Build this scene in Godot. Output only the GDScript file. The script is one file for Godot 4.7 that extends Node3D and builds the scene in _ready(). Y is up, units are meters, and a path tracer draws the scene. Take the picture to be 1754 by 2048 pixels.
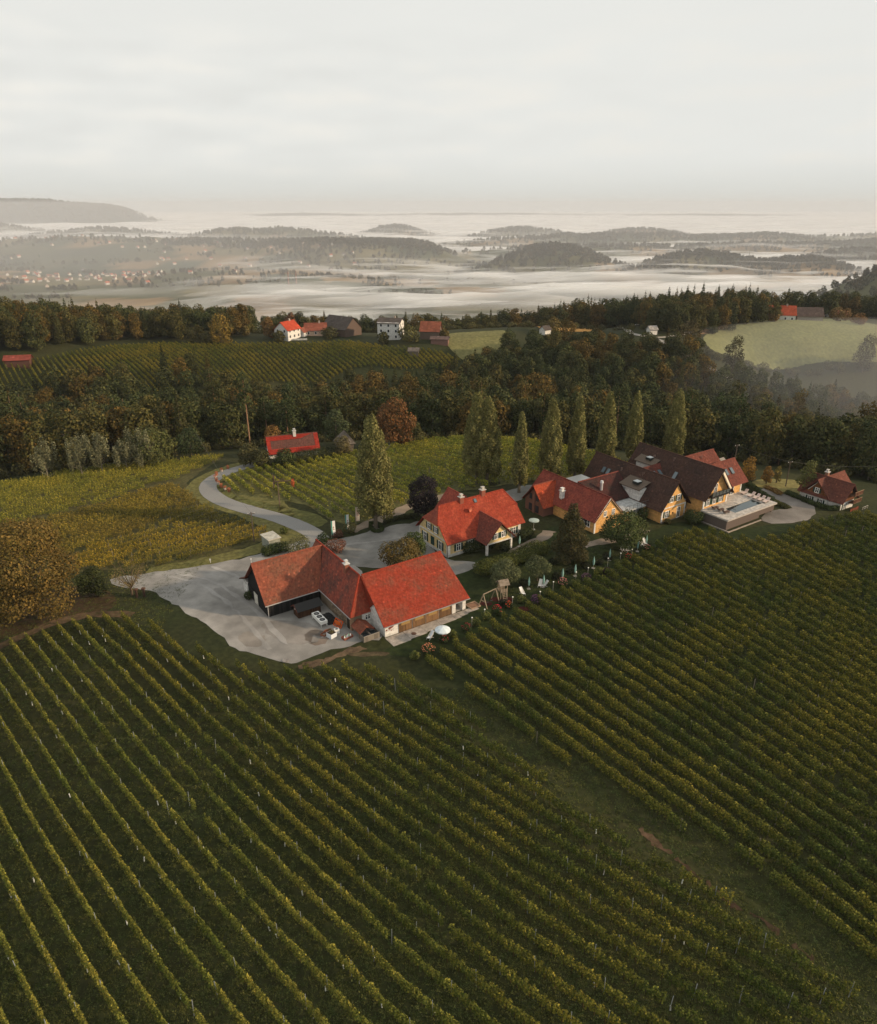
extends Node3D
# A vineyard farm on a ridge, seen from the air on a misty autumn morning. Metres, y up; the farm yard lies at height 0.

var rng := RandomNumberGenerator.new()
var noise := FastNoiseLite.new()
var fine := FastNoiseLite.new()
var names := {}
var M := {}
var env: Environment

func _ready() -> void:
	# ---- camera, sky, sun, exposure
	var cam := Camera3D.new()
	cam.name = "camera"
	cam.position = Vector3(0, 63, 0)
	cam.rotation_degrees = Vector3(-23.03, 0, 0)
	cam.fov = 70.84
	cam.near = 1.0
	cam.far = 60000.0
	add_child(cam)
	rng.seed = 7
	noise.seed = 3
	noise.frequency = 1.0
	noise.fractal_octaves = 4
	fine.seed = 11
	fine.frequency = 1.0
	fine.fractal_octaves = 2
	env = Environment.new()
	env.background_mode = Environment.BG_SKY
	env.sky = Sky.new()
	var pano := PanoramaSkyMaterial.new()
	pano.panorama = sky_picture()
	env.sky.sky_material = pano
	env.background_energy_multiplier = 1.0
	env.tonemap_mode = Environment.TONE_MAPPER_LINEAR
	env.tonemap_exposure = 1.0
	env.sdfgi_enabled = true
	env.ssao_enabled = true
	env.ssil_enabled = true
	env.fog_enabled = true
	env.fog_density = 0.00005
	env.fog_light_color = Color(0.94, 0.97, 1.0)
	env.volumetric_fog_enabled = true
	env.volumetric_fog_density = 0.0
	var we := WorldEnvironment.new()
	we.name = "environment"
	we.environment = env
	add_child(we)
	var sun := DirectionalLight3D.new()
	sun.name = "sun"
	sun.light_color = Color(1.0, 0.88, 0.73)
	sun.light_energy = 1.6
	sun.light_angular_distance = 2.5
	sun.shadow_enabled = true
	add_child(sun)
	sun.look_at_from_position(Vector3(95, 33, 14), Vector3.ZERO)
	# ---- the place
	materials()
	terrain()
	vineyards()
	buildings()
	standing_trees()
	garden()
	yard_things()
	village_on_ridge()
	woods()
	valley()
	mist()


func sky_picture() -> ImageTexture:
	var w := 1024
	var h := 512
	var img := Image.create(w, h, false, Image.FORMAT_RGBF)
	var n := FastNoiseLite.new()
	n.seed = 5
	n.frequency = 1.0
	n.fractal_octaves = 4
	for y in h:
		var e := (0.5 - (y + 0.5) / h) * 180.0
		for x in w:
			var c := Color(0.80, 0.81, 0.775)
			if e > 0.0:
				var band := smoothstep(0.3, 3.6, e)
				c = Color(0.70, 0.708, 0.668).lerp(Color(0.815, 0.82, 0.785), band)
				c = c.lerp(Color(0.80, 0.80, 0.775), smoothstep(25.0, 80.0, e))
				var a := (x + 0.5) / w * TAU
				# thin drawn-out veils low over the horizon
				var v := n.get_noise_3d(sin(a) * 6.0, e * 0.75, cos(a) * 6.0)
				var low := smoothstep(1.0, 3.0, e) * (1.0 - smoothstep(7.0, 13.0, e))
				var left := 0.5 + 0.5 * clampf(sin(a) * -2.5 + 0.2, -0.6, 1.0)
				c = c * (1.0 + 0.12 * v * low * left + 0.015 * n.get_noise_3d(sin(a) * 3.0 + 9.0, e * 0.2, cos(a) * 3.0))
				c.b *= 1.0 - 0.05 * maxf(v, 0.0) * low
				c.r *= 1.0 + 0.05 * maxf(v, 0.0) * low
			img.set_pixel(x, y, c)
	return ImageTexture.create_from_image(img)


# ---------------------------------------------------------------- naming and tagging
func numbered(called: String) -> String:
	var n: int = names.get(called, -1) + 1
	names[called] = n
	return called if n == 0 else "%s_%03d" % [called, n]

func tag(o: Node3D, label: String, category: String, group := "") -> Node3D:
	o.set_meta("label", label)
	o.set_meta("category", category)
	if group != "":
		o.set_meta("group", group)
	return o

func thing(called: String, label: String, category: String, at := Vector3.ZERO, turn := 0.0, group := "") -> Node3D:
	var o := Node3D.new()
	o.name = numbered(called)
	o.position = at
	o.rotation.y = turn
	add_child(o)
	return tag(o, label, category, group)

func part(called: String, mesh: Mesh, parent: Node, mat: Material = null, at := Vector3.ZERO, turn := 0.0) -> MeshInstance3D:
	var o := MeshInstance3D.new()
	o.name = called
	o.mesh = mesh
	if mat:
		o.material_override = mat
	o.position = at
	o.rotation.y = turn
	parent.add_child(o, true)
	return o

func setting(called: String, mesh: Mesh, kind := "structure") -> MeshInstance3D:
	var o := MeshInstance3D.new()
	o.name = numbered(called)
	o.mesh = mesh
	o.set_meta("kind", kind)
	add_child(o)
	return o

func pv(a: Array) -> PackedVector2Array:
	var r := PackedVector2Array()
	for i in a.size() / 2:
		r.append(Vector2(a[2 * i], a[2 * i + 1]))
	return r

func rf(a: float, b: float) -> float:
	return rng.randf_range(a, b)

func lin(r: float, g: float, b: float) -> Color:
	return Color(r, g, b)


# ---------------------------------------------------------------- a mesh under construction
class MB:
	var v := PackedVector3Array()
	var c := PackedColorArray()
	var uv := PackedVector2Array()
	var col := Color.WHITE

	func tri(a: Vector3, b: Vector3, d: Vector3) -> void:
		v.append(a); v.append(b); v.append(d)
		c.append(col); c.append(col); c.append(col)
		uv.append(Vector2.ZERO); uv.append(Vector2.ZERO); uv.append(Vector2.ZERO)

	func quad(a: Vector3, b: Vector3, d: Vector3, e: Vector3) -> void:
		v.append(a); v.append(b); v.append(d); v.append(a); v.append(d); v.append(e)
		for i in 6:
			c.append(col)
		var w := a.distance_to(b)
		var h := a.distance_to(e)
		uv.append(Vector2(0, h)); uv.append(Vector2(w, h)); uv.append(Vector2(w, 0)); uv.append(Vector2(0, h)); uv.append(Vector2(w, 0)); uv.append(Vector2.ZERO)

	func poly(p: PackedVector3Array) -> void:
		for i in range(1, p.size() - 1):
			tri(p[0], p[i], p[i + 1])

	# box between two corners in the mesh's own axes
	func box(a: Vector3, b: Vector3) -> void:
		var p := [Vector3(a.x, a.y, a.z), Vector3(b.x, a.y, a.z), Vector3(b.x, a.y, b.z), Vector3(a.x, a.y, b.z), Vector3(a.x, b.y, a.z), Vector3(b.x, b.y, a.z), Vector3(b.x, b.y, b.z), Vector3(a.x, b.y, b.z)]
		quad(p[3], p[2], p[6], p[7])
		quad(p[1], p[0], p[4], p[5])
		quad(p[0], p[3], p[7], p[4])
		quad(p[2], p[1], p[5], p[6])
		quad(p[7], p[6], p[5], p[4])
		quad(p[0], p[1], p[2], p[3])

	# square bar from a to b
	func bar(a: Vector3, b: Vector3, w: float, h: float) -> void:
		var d := (b - a).normalized()
		var s := d.cross(Vector3.UP)
		if s.length() < 0.01:
			s = Vector3.RIGHT
		s = s.normalized() * w * 0.5
		var u := s.cross(d).normalized() * h * 0.5
		var p := [a - s - u, a + s - u, a + s + u, a - s + u, b - s - u, b + s - u, b + s + u, b - s + u]
		for k in 4:
			var l := (k + 1) % 4
			quad(p[k], p[l], p[4 + l], p[4 + k])
		quad(p[0], p[1], p[2], p[3])
		quad(p[4], p[5], p[6], p[7])

	# round tapering limb from a to b
	func limb(a: Vector3, b: Vector3, ra: float, rb: float, n := 7) -> void:
		var d := (b - a).normalized()
		var s := d.cross(Vector3(0.3, 0.1, 0.9)).normalized()
		var u := s.cross(d)
		for k in n:
			var t0 := TAU * k / n
			var t1 := TAU * (k + 1) / n
			var e0 := s * cos(t0) + u * sin(t0)
			var e1 := s * cos(t1) + u * sin(t1)
			quad(a + e0 * ra, a + e1 * ra, b + e1 * rb, b + e0 * rb)
			tri(b, b + e0 * rb, b + e1 * rb)

	func mesh(mat: Material) -> ArrayMesh:
		var m := ArrayMesh.new()
		var arr := []
		arr.resize(Mesh.ARRAY_MAX)
		arr[Mesh.ARRAY_VERTEX] = v
		arr[Mesh.ARRAY_COLOR] = c
		arr[Mesh.ARRAY_TEX_UV] = uv
		m.add_surface_from_arrays(Mesh.PRIMITIVE_TRIANGLES, arr)
		m.surface_set_material(0, mat)
		return m


func boxmesh(a: Vector3, b: Vector3, mat: Material, col := Color.WHITE) -> ArrayMesh:
	var m := MB.new()
	m.col = col
	m.box(a, b)
	return m.mesh(mat)


# ---------------------------------------------------------------- materials
func grain(size: int, freq: float, octaves: int, lo: float, hi: float, sd: int) -> NoiseTexture2D:
	var f := FastNoiseLite.new()
	f.seed = sd
	f.noise_type = FastNoiseLite.TYPE_SIMPLEX_SMOOTH
	f.frequency = freq
	f.fractal_octaves = octaves
	f.fractal_gain = 0.6
	var t := NoiseTexture2D.new()
	t.width = size
	t.height = size
	t.seamless = true
	t.noise = f
	var g := Gradient.new()
	g.set_color(0, Color(lo, lo, lo))
	g.set_color(1, Color(hi, hi, hi))
	t.color_ramp = g
	return t

func mat(called: String, rough := 0.9, tex: Texture2D = null, scale := 0.0, relief := 0.0, bump: Texture2D = null) -> StandardMaterial3D:
	var m := StandardMaterial3D.new()
	m.resource_name = called
	m.vertex_color_use_as_albedo = true
	m.roughness = rough
	m.metallic_specular = 0.25
	if tex:
		m.albedo_texture = tex
		m.uv1_triplanar = true
		m.uv1_world_triplanar = true
		m.uv1_scale = Vector3.ONE * scale
		if relief > 0.0:
			m.heightmap_enabled = true
			m.heightmap_texture = bump if bump else tex
			m.heightmap_scale = relief
	M[called] = m
	return m

func materials() -> void:
	var soil := grain(1024, 0.012, 6, 0.66, 1.0, 21)
	var grit := grain(1024, 0.05, 5, 0.66, 1.0, 22)
	var cloudy := grain(512, 0.008, 4, 0.72, 1.0, 23)
	var streak := grain(512, 0.03, 4, 0.6, 1.0, 24)
	var g := mat("grass", 0.95, soil, 0.055, 9.0)
	g.detail_enabled = true
	g.detail_blend_mode = BaseMaterial3D.BLEND_MODE_MUL
	g.detail_albedo = grit
	g.detail_uv_layer = BaseMaterial3D.DETAIL_UV_2
	g.uv2_triplanar = true
	g.uv2_world_triplanar = true
	g.uv2_scale = Vector3.ONE * 0.23
	var gr := mat("gravel", 0.95, grit, 0.31, 1.5)
	gr.detail_enabled = true
	gr.detail_blend_mode = BaseMaterial3D.BLEND_MODE_MUL
	gr.detail_albedo = cloudy
	gr.detail_uv_layer = BaseMaterial3D.DETAIL_UV_2
	gr.uv2_triplanar = true
	gr.uv2_world_triplanar = true
	gr.uv2_scale = Vector3.ONE * 0.03
	mat("asphalt", 0.85, grit, 0.3, 0.6)
	mat("concrete", 0.9, cloudy, 0.22, 0.5)
	mat("field", 0.95, soil, 0.03, 6.0)
	mat("far_ground", 1.0, soil, 0.0035)
	mat("plaster", 0.9, cloudy, 0.35, 0.3)
	mat("timber", 0.85, streak, 0.6, 0.8)
	mat("stone", 0.95, grit, 0.5, 3.0)
	mat("tiles", 0.85, cloudy, 0.6, 0.3)
	mat("plain", 0.8)
	mat("metal", 0.45).metallic = 0.5
	mat("bark", 0.95)
	var l := mat("leaves", 0.85)
	l.backlight_enabled = true
	l.backlight = Color(0.22, 0.22, 0.22)
	mat("needles", 0.9)
	var p := mat("pane", 0.06)
	p.metallic_specular = 0.6
	var w := mat("pool_water", 0.02)
	w.metallic_specular = 0.75


# ---------------------------------------------------------------- terrain
var tx := PackedFloat32Array([-36.70, 0.00, 36.99, -33.25, 1.45, 30.28, 56.49, 78.00, 34.55, -20.88, -60.10, -100.00, 0.00, 100.00, -160.00, 160.00, 170.00, -180.00, -28.38, 1.26, -6.07, -17.61, 32.76, 48.51, 60.13, 90.82, 92.46, -14.01, -34.72, -56.44, 8.72, 27.60, 53.68, -35.58, -7.46, -8.51, 26.03, -51.47, -62.08, -91.30, -80.69, -115.45, -87.07, -65.55, -42.41, -29.56, -150.00, -90.00, -30.00, 30.00, 80.00, 120.00, 170.00, -200.00, -110.00, -40.00, 30.00, 100.00, 160.00, 230.00, -186.55, -150.66, -121.08, -93.30, -63.05, -188.81, -153.16, -105.14, -74.51, -45.53, -24.58, -1.72, -41.08, 5.52, 5.91, 20.00, 60.00, 60.00, 110.00, 90.00, 140.00, 61.32, 112.10, 44.46, 112.43, 129.69, 142.41, 147.33, 191.50, 222.24, 251.57, 152.29, 196.40, 237.42, 193.45, 232.75, 167.03, -250.00, -120.00, 0.00, 100.00, -250.00, 0.00, 120.00, 170.00, 260.00, 250.00, 330.00, 330.00, 150.00, -300.00, -330.00, 330.00, 340.00, 400.00, -420.00, -420.00, 420.00, 0.00, -300.00, 300.00, -420.00, 420.00])
var tz := PackedFloat32Array([-38.69, -38.69, -39.00, -63.38, -71.67, -63.68, -73.37, -111.75, -101.04, -91.18, -102.58, 40.00, 40.00, 40.00, -60.00, -60.00, -130.00, -120.00, -103.05, -125.15, -96.62, -128.90, -137.00, -143.78, -138.00, -154.58, -172.69, -139.28, -144.60, -164.25, -160.15, -166.91, -181.42, -173.95, -177.75, -206.00, -207.59, -175.83, -127.88, -135.68, -159.08, -177.50, -189.14, -196.36, -199.42, -206.69, -200.00, -225.00, -235.00, -225.00, -215.00, -200.00, -190.00, -255.00, -258.00, -265.00, -265.00, -260.00, -260.00, -260.00, -301.37, -292.80, -297.30, -310.42, -324.29, -309.66, -355.65, -358.50, -372.92, -375.92, -369.92, -358.42, -333.85, -346.45, -376.04, -300.00, -300.00, -330.00, -330.00, -355.00, -310.00, -404.13, -385.39, -400.85, -361.34, -343.53, -324.95, -413.99, -453.54, -453.54, -420.78, -386.95, -394.42, -392.55, -383.79, -379.13, -387.21, -400.00, -410.00, -415.00, -420.00, -450.00, -460.00, -470.00, -480.00, -470.00, -560.00, -480.00, -580.00, -560.00, -330.00, -280.00, -330.00, -400.00, -420.00, -420.00, -200.00, -200.00, -600.00, -600.00, -680.00, -60.00, -60.00])
var tw := PackedFloat32Array([2.5329, 0.1307, 3.2231, -1.9360, -1.2674, 0.3220, -3.3170, -4.4319, 4.1744, -0.1647, 3.4864, -0.0677, -1.5993, 0.8094, -3.0138, -2.5706, 1.8589, 4.2268, -0.3808, -1.1422, -0.6235, -0.3672, -0.3429, -4.1852, 1.8003, 3.5147, 1.0988, 0.3178, 1.8826, 5.7683, 1.9306, -6.5485, 3.2348, -5.3884, -10.1909, 10.9617, 26.7878, 2.6312, -5.7090, 1.9917, -9.2499, 2.6814, 4.8690, 1.0286, 0.5858, 0.2266, 7.1613, 14.3785, 14.2596, -17.3249, 4.6280, 5.6889, 8.3636, -7.8849, -33.8630, -23.0554, -10.5342, -14.5455, -12.8491, -3.4664, -189.6929, 16.3497, 18.1837, 6.9194, -36.3095, 188.3639, -16.8953, 6.0115, 10.1381, -0.7850, -14.7878, 51.8681, 31.4624, -41.2577, -1.3935, -3.0118, 0.2687, 13.9445, 8.1027, -47.2553, -5.4333, 10.8171, -4.1382, 6.9037, 50.9209, -21.5636, 33.0808, 11.3746, -5.8020, -4.3836, -0.7116, 54.2232, 116.0379, 81.6966, -96.9251, -81.7954, -73.3481, 6.4822, 0.0651, 2.5085, -14.7098, -9.3325, -12.0628, -3.0354, 1.2518, -7.0051, 2.3968, -1.2422, 5.5256, -0.1245, 2.5459, -0.3055, 5.3938, -6.0772, 3.4084, 1.4352, -2.6768, -2.3792, -0.7969, -0.1606, -3.9928, 0.8312, 0.3433])
var tl := [54.5842, 2.1191, 5.8997]
var gx := PackedFloat32Array()
var gz := PackedFloat32Array()
var gh := PackedFloat32Array()
# far hills: centre x, z, half length, half depth, turn (degrees), top height, flatness
var hills := []

func near_height(x: float, z: float) -> float:
	var s: float = tl[0] + tl[1] * x * 0.01 + tl[2] * z * 0.01
	for i in tx.size():
		var dx := (x - tx[i]) * 0.01
		var dz := (z - tz[i]) * 0.01
		var r := dx * dx + dz * dz
		if r > 1e-9:
			s += tw[i] * 0.5 * r * log(r)
	return s

func far_height(x: float, z: float) -> float:
	var h := -152.0 + 6.0 * noise.get_noise_2d(x * 0.0016, z * 0.0016)
	for q in hills:
		var dx: float = x - q[0]
		var dz: float = z - q[1]
		var u: float = (dx * q[7] + dz * q[8]) / q[2]
		var t: float = (dz * q[7] - dx * q[8]) / q[3]
		var r := u * u + t * t
		if r < 6.0:
			var k: float = exp(-pow(r, q[6]))
			k *= 1.0 + 0.22 * noise.get_noise_2d(x * 0.0035 + q[5], z * 0.0035)
			h = maxf(h, lerpf(h, q[5], clampf(k, 0.0, 1.05)))
	return h

func raw_height(x: float, z: float) -> float:
	var r := Vector2(x * 0.9, z + 60.0).length()
	var k := smoothstep(470.0, 900.0, r)
	var h := 0.0
	if k < 1.0:
		h = near_height(x, z)
		h = maxf(h, -70.0) + 0.10 * fine.get_noise_2d(x * 0.11, z * 0.11)
	if k > 0.0:
		h = lerpf(h, far_height(x, z), k)
	return h

func spaced(lo: float, hi: float, step: float, out_lo: float, out_hi: float, grow: float) -> PackedFloat32Array:
	var a := PackedFloat32Array()
	var x := lo
	var s := step
	while x > out_lo:
		s *= grow
		x -= s
		a.append(x)
	a.reverse()
	x = lo
	while x <= hi:
		a.append(x)
		x += step
	s = step
	while a[a.size() - 1] < out_hi:
		s *= grow
		a.append(a[a.size() - 1] + s)
	return a

func cell(a: PackedFloat32Array, x: float) -> int:
	return clampi(a.bsearch(x, false) - 1, 0, a.size() - 2)

func ground(x: float, z: float) -> float:
	var i := cell(gx, x)
	var j := cell(gz, z)
	var fx := clampf((x - gx[i]) / (gx[i + 1] - gx[i]), 0, 1)
	var fz := clampf((z - gz[j]) / (gz[j + 1] - gz[j]), 0, 1)
	var n := gx.size()
	var a := gh[j * n + i]
	var b := gh[j * n + i + 1]
	var c := gh[(j + 1) * n + i]
	var d := gh[(j + 1) * n + i + 1]
	# the same diagonal as the sheet's triangles
	if fx + fz <= 1.0:
		return a + (b - a) * fx + (c - a) * fz
	return d + (c - d) * (1.0 - fx) + (b - d) * (1.0 - fz)

func on(p: Vector2, up := 0.0) -> Vector3:
	return Vector3(p.x, ground(p.x, p.y) + up, p.y)

func hill(px: float, pz: float, hl: float, hd: float, turn: float, top: float, flat := 1.0) -> void:
	var a := deg_to_rad(turn)
	hills.append([px, pz, hl, hd, turn, top, flat, cos(a), sin(a)])

func ground_color(x: float, z: float, h: float) -> Color:
	var n := noise.get_noise_2d(x * 0.02, z * 0.02)
	var n2 := noise.get_noise_2d(x * 0.006 + 50.0, z * 0.006)
	var grass := Color(0.050, 0.064, 0.022).lerp(Color(0.085, 0.086, 0.032), clampf(0.5 + n * 0.9, 0, 1))
	var r := Vector2(x, z).length()
	var k := smoothstep(520.0, 1000.0, r)
	if k <= 0.0:
		return grass
	# far fields: a patchwork of meadow, stubble and ploughed land
	var s := 170.0
	var wx := x + 70.0 * noise.get_noise_2d(x * 0.003, z * 0.003)
	var wz := z + 70.0 * noise.get_noise_2d(z * 0.003 + 7.0, x * 0.003)
	var id := hash(Vector2i(int(floor(wx / s)), int(floor(wz / (s * 1.4)))))
	var q := float(id % 97) / 97.0
	var f := Color(0.13, 0.13, 0.05)
	if q > 0.72:
		f = Color(0.40, 0.27, 0.13)
	elif q > 0.5:
		f = Color(0.24, 0.205, 0.09)
	elif q > 0.3:
		f = Color(0.085, 0.10, 0.04)
	f = f * (1.25 + 0.4 * n2)
	if r > 8000.0:
		f = f.lerp(Color(0.07, 0.08, 0.045), smoothstep(8000.0, 9500.0, r))
	return grass.lerp(f, k)

func terrain() -> void:
	# far hills, each with its own place, size and height
	hill(-5250, -9600, 1150, 900, 0, 110, 2.6)
	hill(-4300, -9500, 700, 700, 6, 62, 1.6)
	hill(-6300, -9600, 800, 700, 0, 40, 1.3)
	hill(-4600, -6200, 420, 500, 0, -58, 1.1)
	hill(-3450, -5800, 420, 420, 5, -58, 1.0)
	hill(-2250, -5200, 500, 300, -5, -78, 1.0)
	hill(-1500, -3350, 980, 430, 6, -62, 1.0)
	hill(-700, -3250, 520, 330, -8, -74, 1.0)
	hill(-1000, -4500, 620, 300, 0, -62, 1.2)
	hill(-330, -3000, 330, 240, 4, -66, 1.6)
	hill(-160, -3100, 190, 200, 0, -72, 1.4)
	hill(-300, -5400, 260, 260, 0, -72, 1.3)
	hill(550, -5000, 360, 240, 0, -74, 1.4)
	hill(900, -4000, 900, 190, -5, -76, 1.3)
	hill(1250, -4700, 380, 220, -4, -72, 1.2)
	hill(400, -2650, 215, 150, -4, -70, 1.35)
	hill(870, -2500, 240, 120, -7, -82, 1.2)
	hill(1150, -2400, 200, 110, -10, -96, 1.2)
	hill(1700, -4000, 330, 190, -8, -76, 1.2)
	hill(2000, -3500, 360, 200, -14, -84, 1.2)
	hill(2350, -3300, 340, 170, -10, -70, 1.2)
	hill(1620, -2950, 250, 120, -12, -96, 1.1)
	hill(-2600, -15500, 1500, 600, 0, -62, 1.2)
	hill(900, -16500, 3000, 500, -2, -70, 1.2)
	hill(5200, -15500, 2300, 600, 0, -78, 1.2)
	hill(1900, -2750, 520, 90, -6, -104, 1.3)
	hill(2500, -2900, 700, 120, -9, -92, 1.2)
	hill(700, -3350, 620, 80, -3, -96, 1.3)
	hill(1500, -3450, 520, 90, -5, -92, 1.3)
	hill(2600, -4300, 900, 160, -8, -80, 1.2)
	hill(900, -1250, 230, 300, 10, -8, 1.2)
	hill(-1600, -2300, 420, 300, 0, -128, 1.2)
	hill(-700, -2350, 330, 240, -20, -126, 1.1)
	hill(-350, -2200, 200, 160, 0, -132, 1.0)
	gx = spaced(-300, 300, 4.0, -14000, 14000, 1.055)
	gz = spaced(-680, 44, 4.0, -26000, 160, 1.02)
	var n := gx.size()
	var m := gz.size()
	gh.resize(n * m)
	var v := PackedVector3Array()
	var nr := PackedVector3Array()
	var c := PackedColorArray()
	v.resize(n * m)
	nr.resize(n * m)
	c.resize(n * m)
	for j in m:
		for i in n:
			var h := raw_height(gx[i], gz[j])
			gh[j * n + i] = h
			v[j * n + i] = Vector3(gx[i], h, gz[j])
			c[j * n + i] = ground_color(gx[i], gz[j], h)
	for j in m:
		for i in n:
			var i0 := maxi(i - 1, 0)
			var i1 := mini(i + 1, n - 1)
			var j0 := maxi(j - 1, 0)
			var j1 := mini(j + 1, m - 1)
			var sx := (gh[j * n + i1] - gh[j * n + i0]) / (gx[i1] - gx[i0])
			var sz := (gh[j1 * n + i] - gh[j0 * n + i]) / (gz[j1] - gz[j0])
			nr[j * n + i] = Vector3(-sx, 1, -sz).normalized()
	var idx := PackedInt32Array()
	idx.resize((n - 1) * (m - 1) * 6)
	var q := 0
	for j in m - 1:
		for i in n - 1:
			var a := j * n + i
			for d in [a, a + 1, a + n, a + 1, a + n + 1, a + n]:
				idx[q] = d
				q += 1
	var arr := []
	arr.resize(Mesh.ARRAY_MAX)
	arr[Mesh.ARRAY_VERTEX] = v
	arr[Mesh.ARRAY_NORMAL] = nr
	arr[Mesh.ARRAY_COLOR] = c
	arr[Mesh.ARRAY_INDEX] = idx
	var mesh := ArrayMesh.new()
	mesh.add_surface_from_arrays(Mesh.PRIMITIVE_TRIANGLES, arr)
	mesh.surface_set_material(0, M["grass"])
	setting("ground", mesh)
	surfaces()


# a sheet laid over the ground: the polygon cut into cells, each corner on the terrain
func drape(called: String, outline: PackedVector2Array, lift: float, material: Material, col: Color, vary := 0.25, step := 3.0, kind := "structure") -> MeshInstance3D:
	var b := MB.new()
	# edges wander a little, as grown and trodden edges do
	var p := PackedVector2Array()
	var wild := 0.1 if called in ["lane", "far_lane"] else 0.55
	for i in outline.size():
		var e0 := outline[i]
		var e1 := outline[(i + 1) % outline.size()]
		var cuts := maxi(1, int(e0.distance_to(e1) / 1.2))
		for k in cuts:
			var w := e0.lerp(e1, float(k) / cuts)
			p.append(w + Vector2(fine.get_noise_2d(w.x * 0.7, w.y * 0.7), fine.get_noise_2d(w.x * 0.7 + 40.0, w.y * 0.7)) * wild)
	var lo := p[0]
	var hi := p[0]
	for q in p:
		lo = lo.min(q)
		hi = hi.max(q)
	var x := floorf(lo.x / step) * step
	while x < hi.x:
		var z := floorf(lo.y / step) * step
		while z < hi.y:
			var sq := PackedVector2Array([Vector2(x, z), Vector2(x + step, z), Vector2(x + step, z + step), Vector2(x, z + step)])
			for piece in Geometry2D.intersect_polygons(sq, p):
				for t in tris(piece):
					for k in 3:
						var w: Vector2 = piece[t[k]]
						b.v.append(on(w, lift))
						b.c.append(col * (1.0 + vary * noise.get_noise_2d(w.x * 0.09 + lift * 100.0, w.y * 0.09)))
						b.uv.append(w)
			z += step
		x += step
	return setting(called, b.mesh(material), kind)

func tris(p: PackedVector2Array) -> Array:
	var t := Geometry2D.triangulate_polygon(p)
	var r := []
	for i in t.size() / 3:
		r.append([t[3 * i], t[3 * i + 1], t[3 * i + 2]])
	return r

func smoothed(p: PackedVector2Array, closed: bool, rounds := 2) -> PackedVector2Array:
	for r in rounds:
		var o := PackedVector2Array()
		var n := p.size()
		if not closed:
			o.append(p[0])
		for i in (n if closed else n - 1):
			var a := p[i]
			var b := p[(i + 1) % n]
			o.append(a.lerp(b, 0.25))
			o.append(a.lerp(b, 0.75))
		if not closed:
			o.append(p[n - 1])
		p = o
	return p

func ribbon(p: PackedVector2Array, w: float) -> PackedVector2Array:
	p = smoothed(p, false)
	var l := PackedVector2Array()
	var r := PackedVector2Array()
	for i in p.size():
		var d := (p[mini(i + 1, p.size() - 1)] - p[maxi(i - 1, 0)]).normalized()
		var s := Vector2(-d.y, d.x) * w * 0.5
		l.append(p[i] + s)
		r.append(p[i] - s)
	r.reverse()
	l.append_array(r)
	return l

# damp and brown stains, and the paler lines that wheels have worn, each a thin sheet of its own
func yard_wear() -> void:
	for q in [[pv([-29.3, -101.6, -26.2, -102.6, -21.9, -101.7, -18.3, -99.2, -18.6, -96.1, -21.6, -95.2, -25.0, -96.6, -27.8, -98.6]), Color(0.43, 0.40, 0.365)], [pv([-22.3, -99.2, -19.2, -99.8, -16.6, -97.2, -18.4, -94.9, -20.8, -96.1]), Color(0.45, 0.365, 0.30)], [pv([-32.5, -98.0, -29.6, -99.2, -26.6, -96.6, -27.6, -94.4, -30.6, -95.2]), Color(0.46, 0.42, 0.37)], [pv([-40.8, -112.8, -36.8, -114.6, -33.2, -110.9, -35.1, -108.1, -38.8, -109.2]), Color(0.45, 0.43, 0.40)]]:
		drape("damp_patch", smoothed(q[0], true), 0.065, M["gravel"], q[1], 0.35, 2.0)
	for q in [pv([-50.8, -118.4, -43.4, -115.6, -37.1, -109.2, -30.8, -101.0, -26.0, -93.8]), pv([-49.2, -119.1, -41.4, -116.6, -34.7, -110.0, -28.7, -102.6, -23.5, -95.2]), pv([-43.4, -121.8, -37.8, -118.5, -31.4, -110.9]), pv([-23.6, -128.9, -17.9, -131.2, -9.9, -133.6, -2.8, -137.0])]:
		drape("wheel_track", ribbon(q, 0.7), 0.075, M["gravel"], Color(0.57, 0.55, 0.52), 0.2, 2.0)

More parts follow.
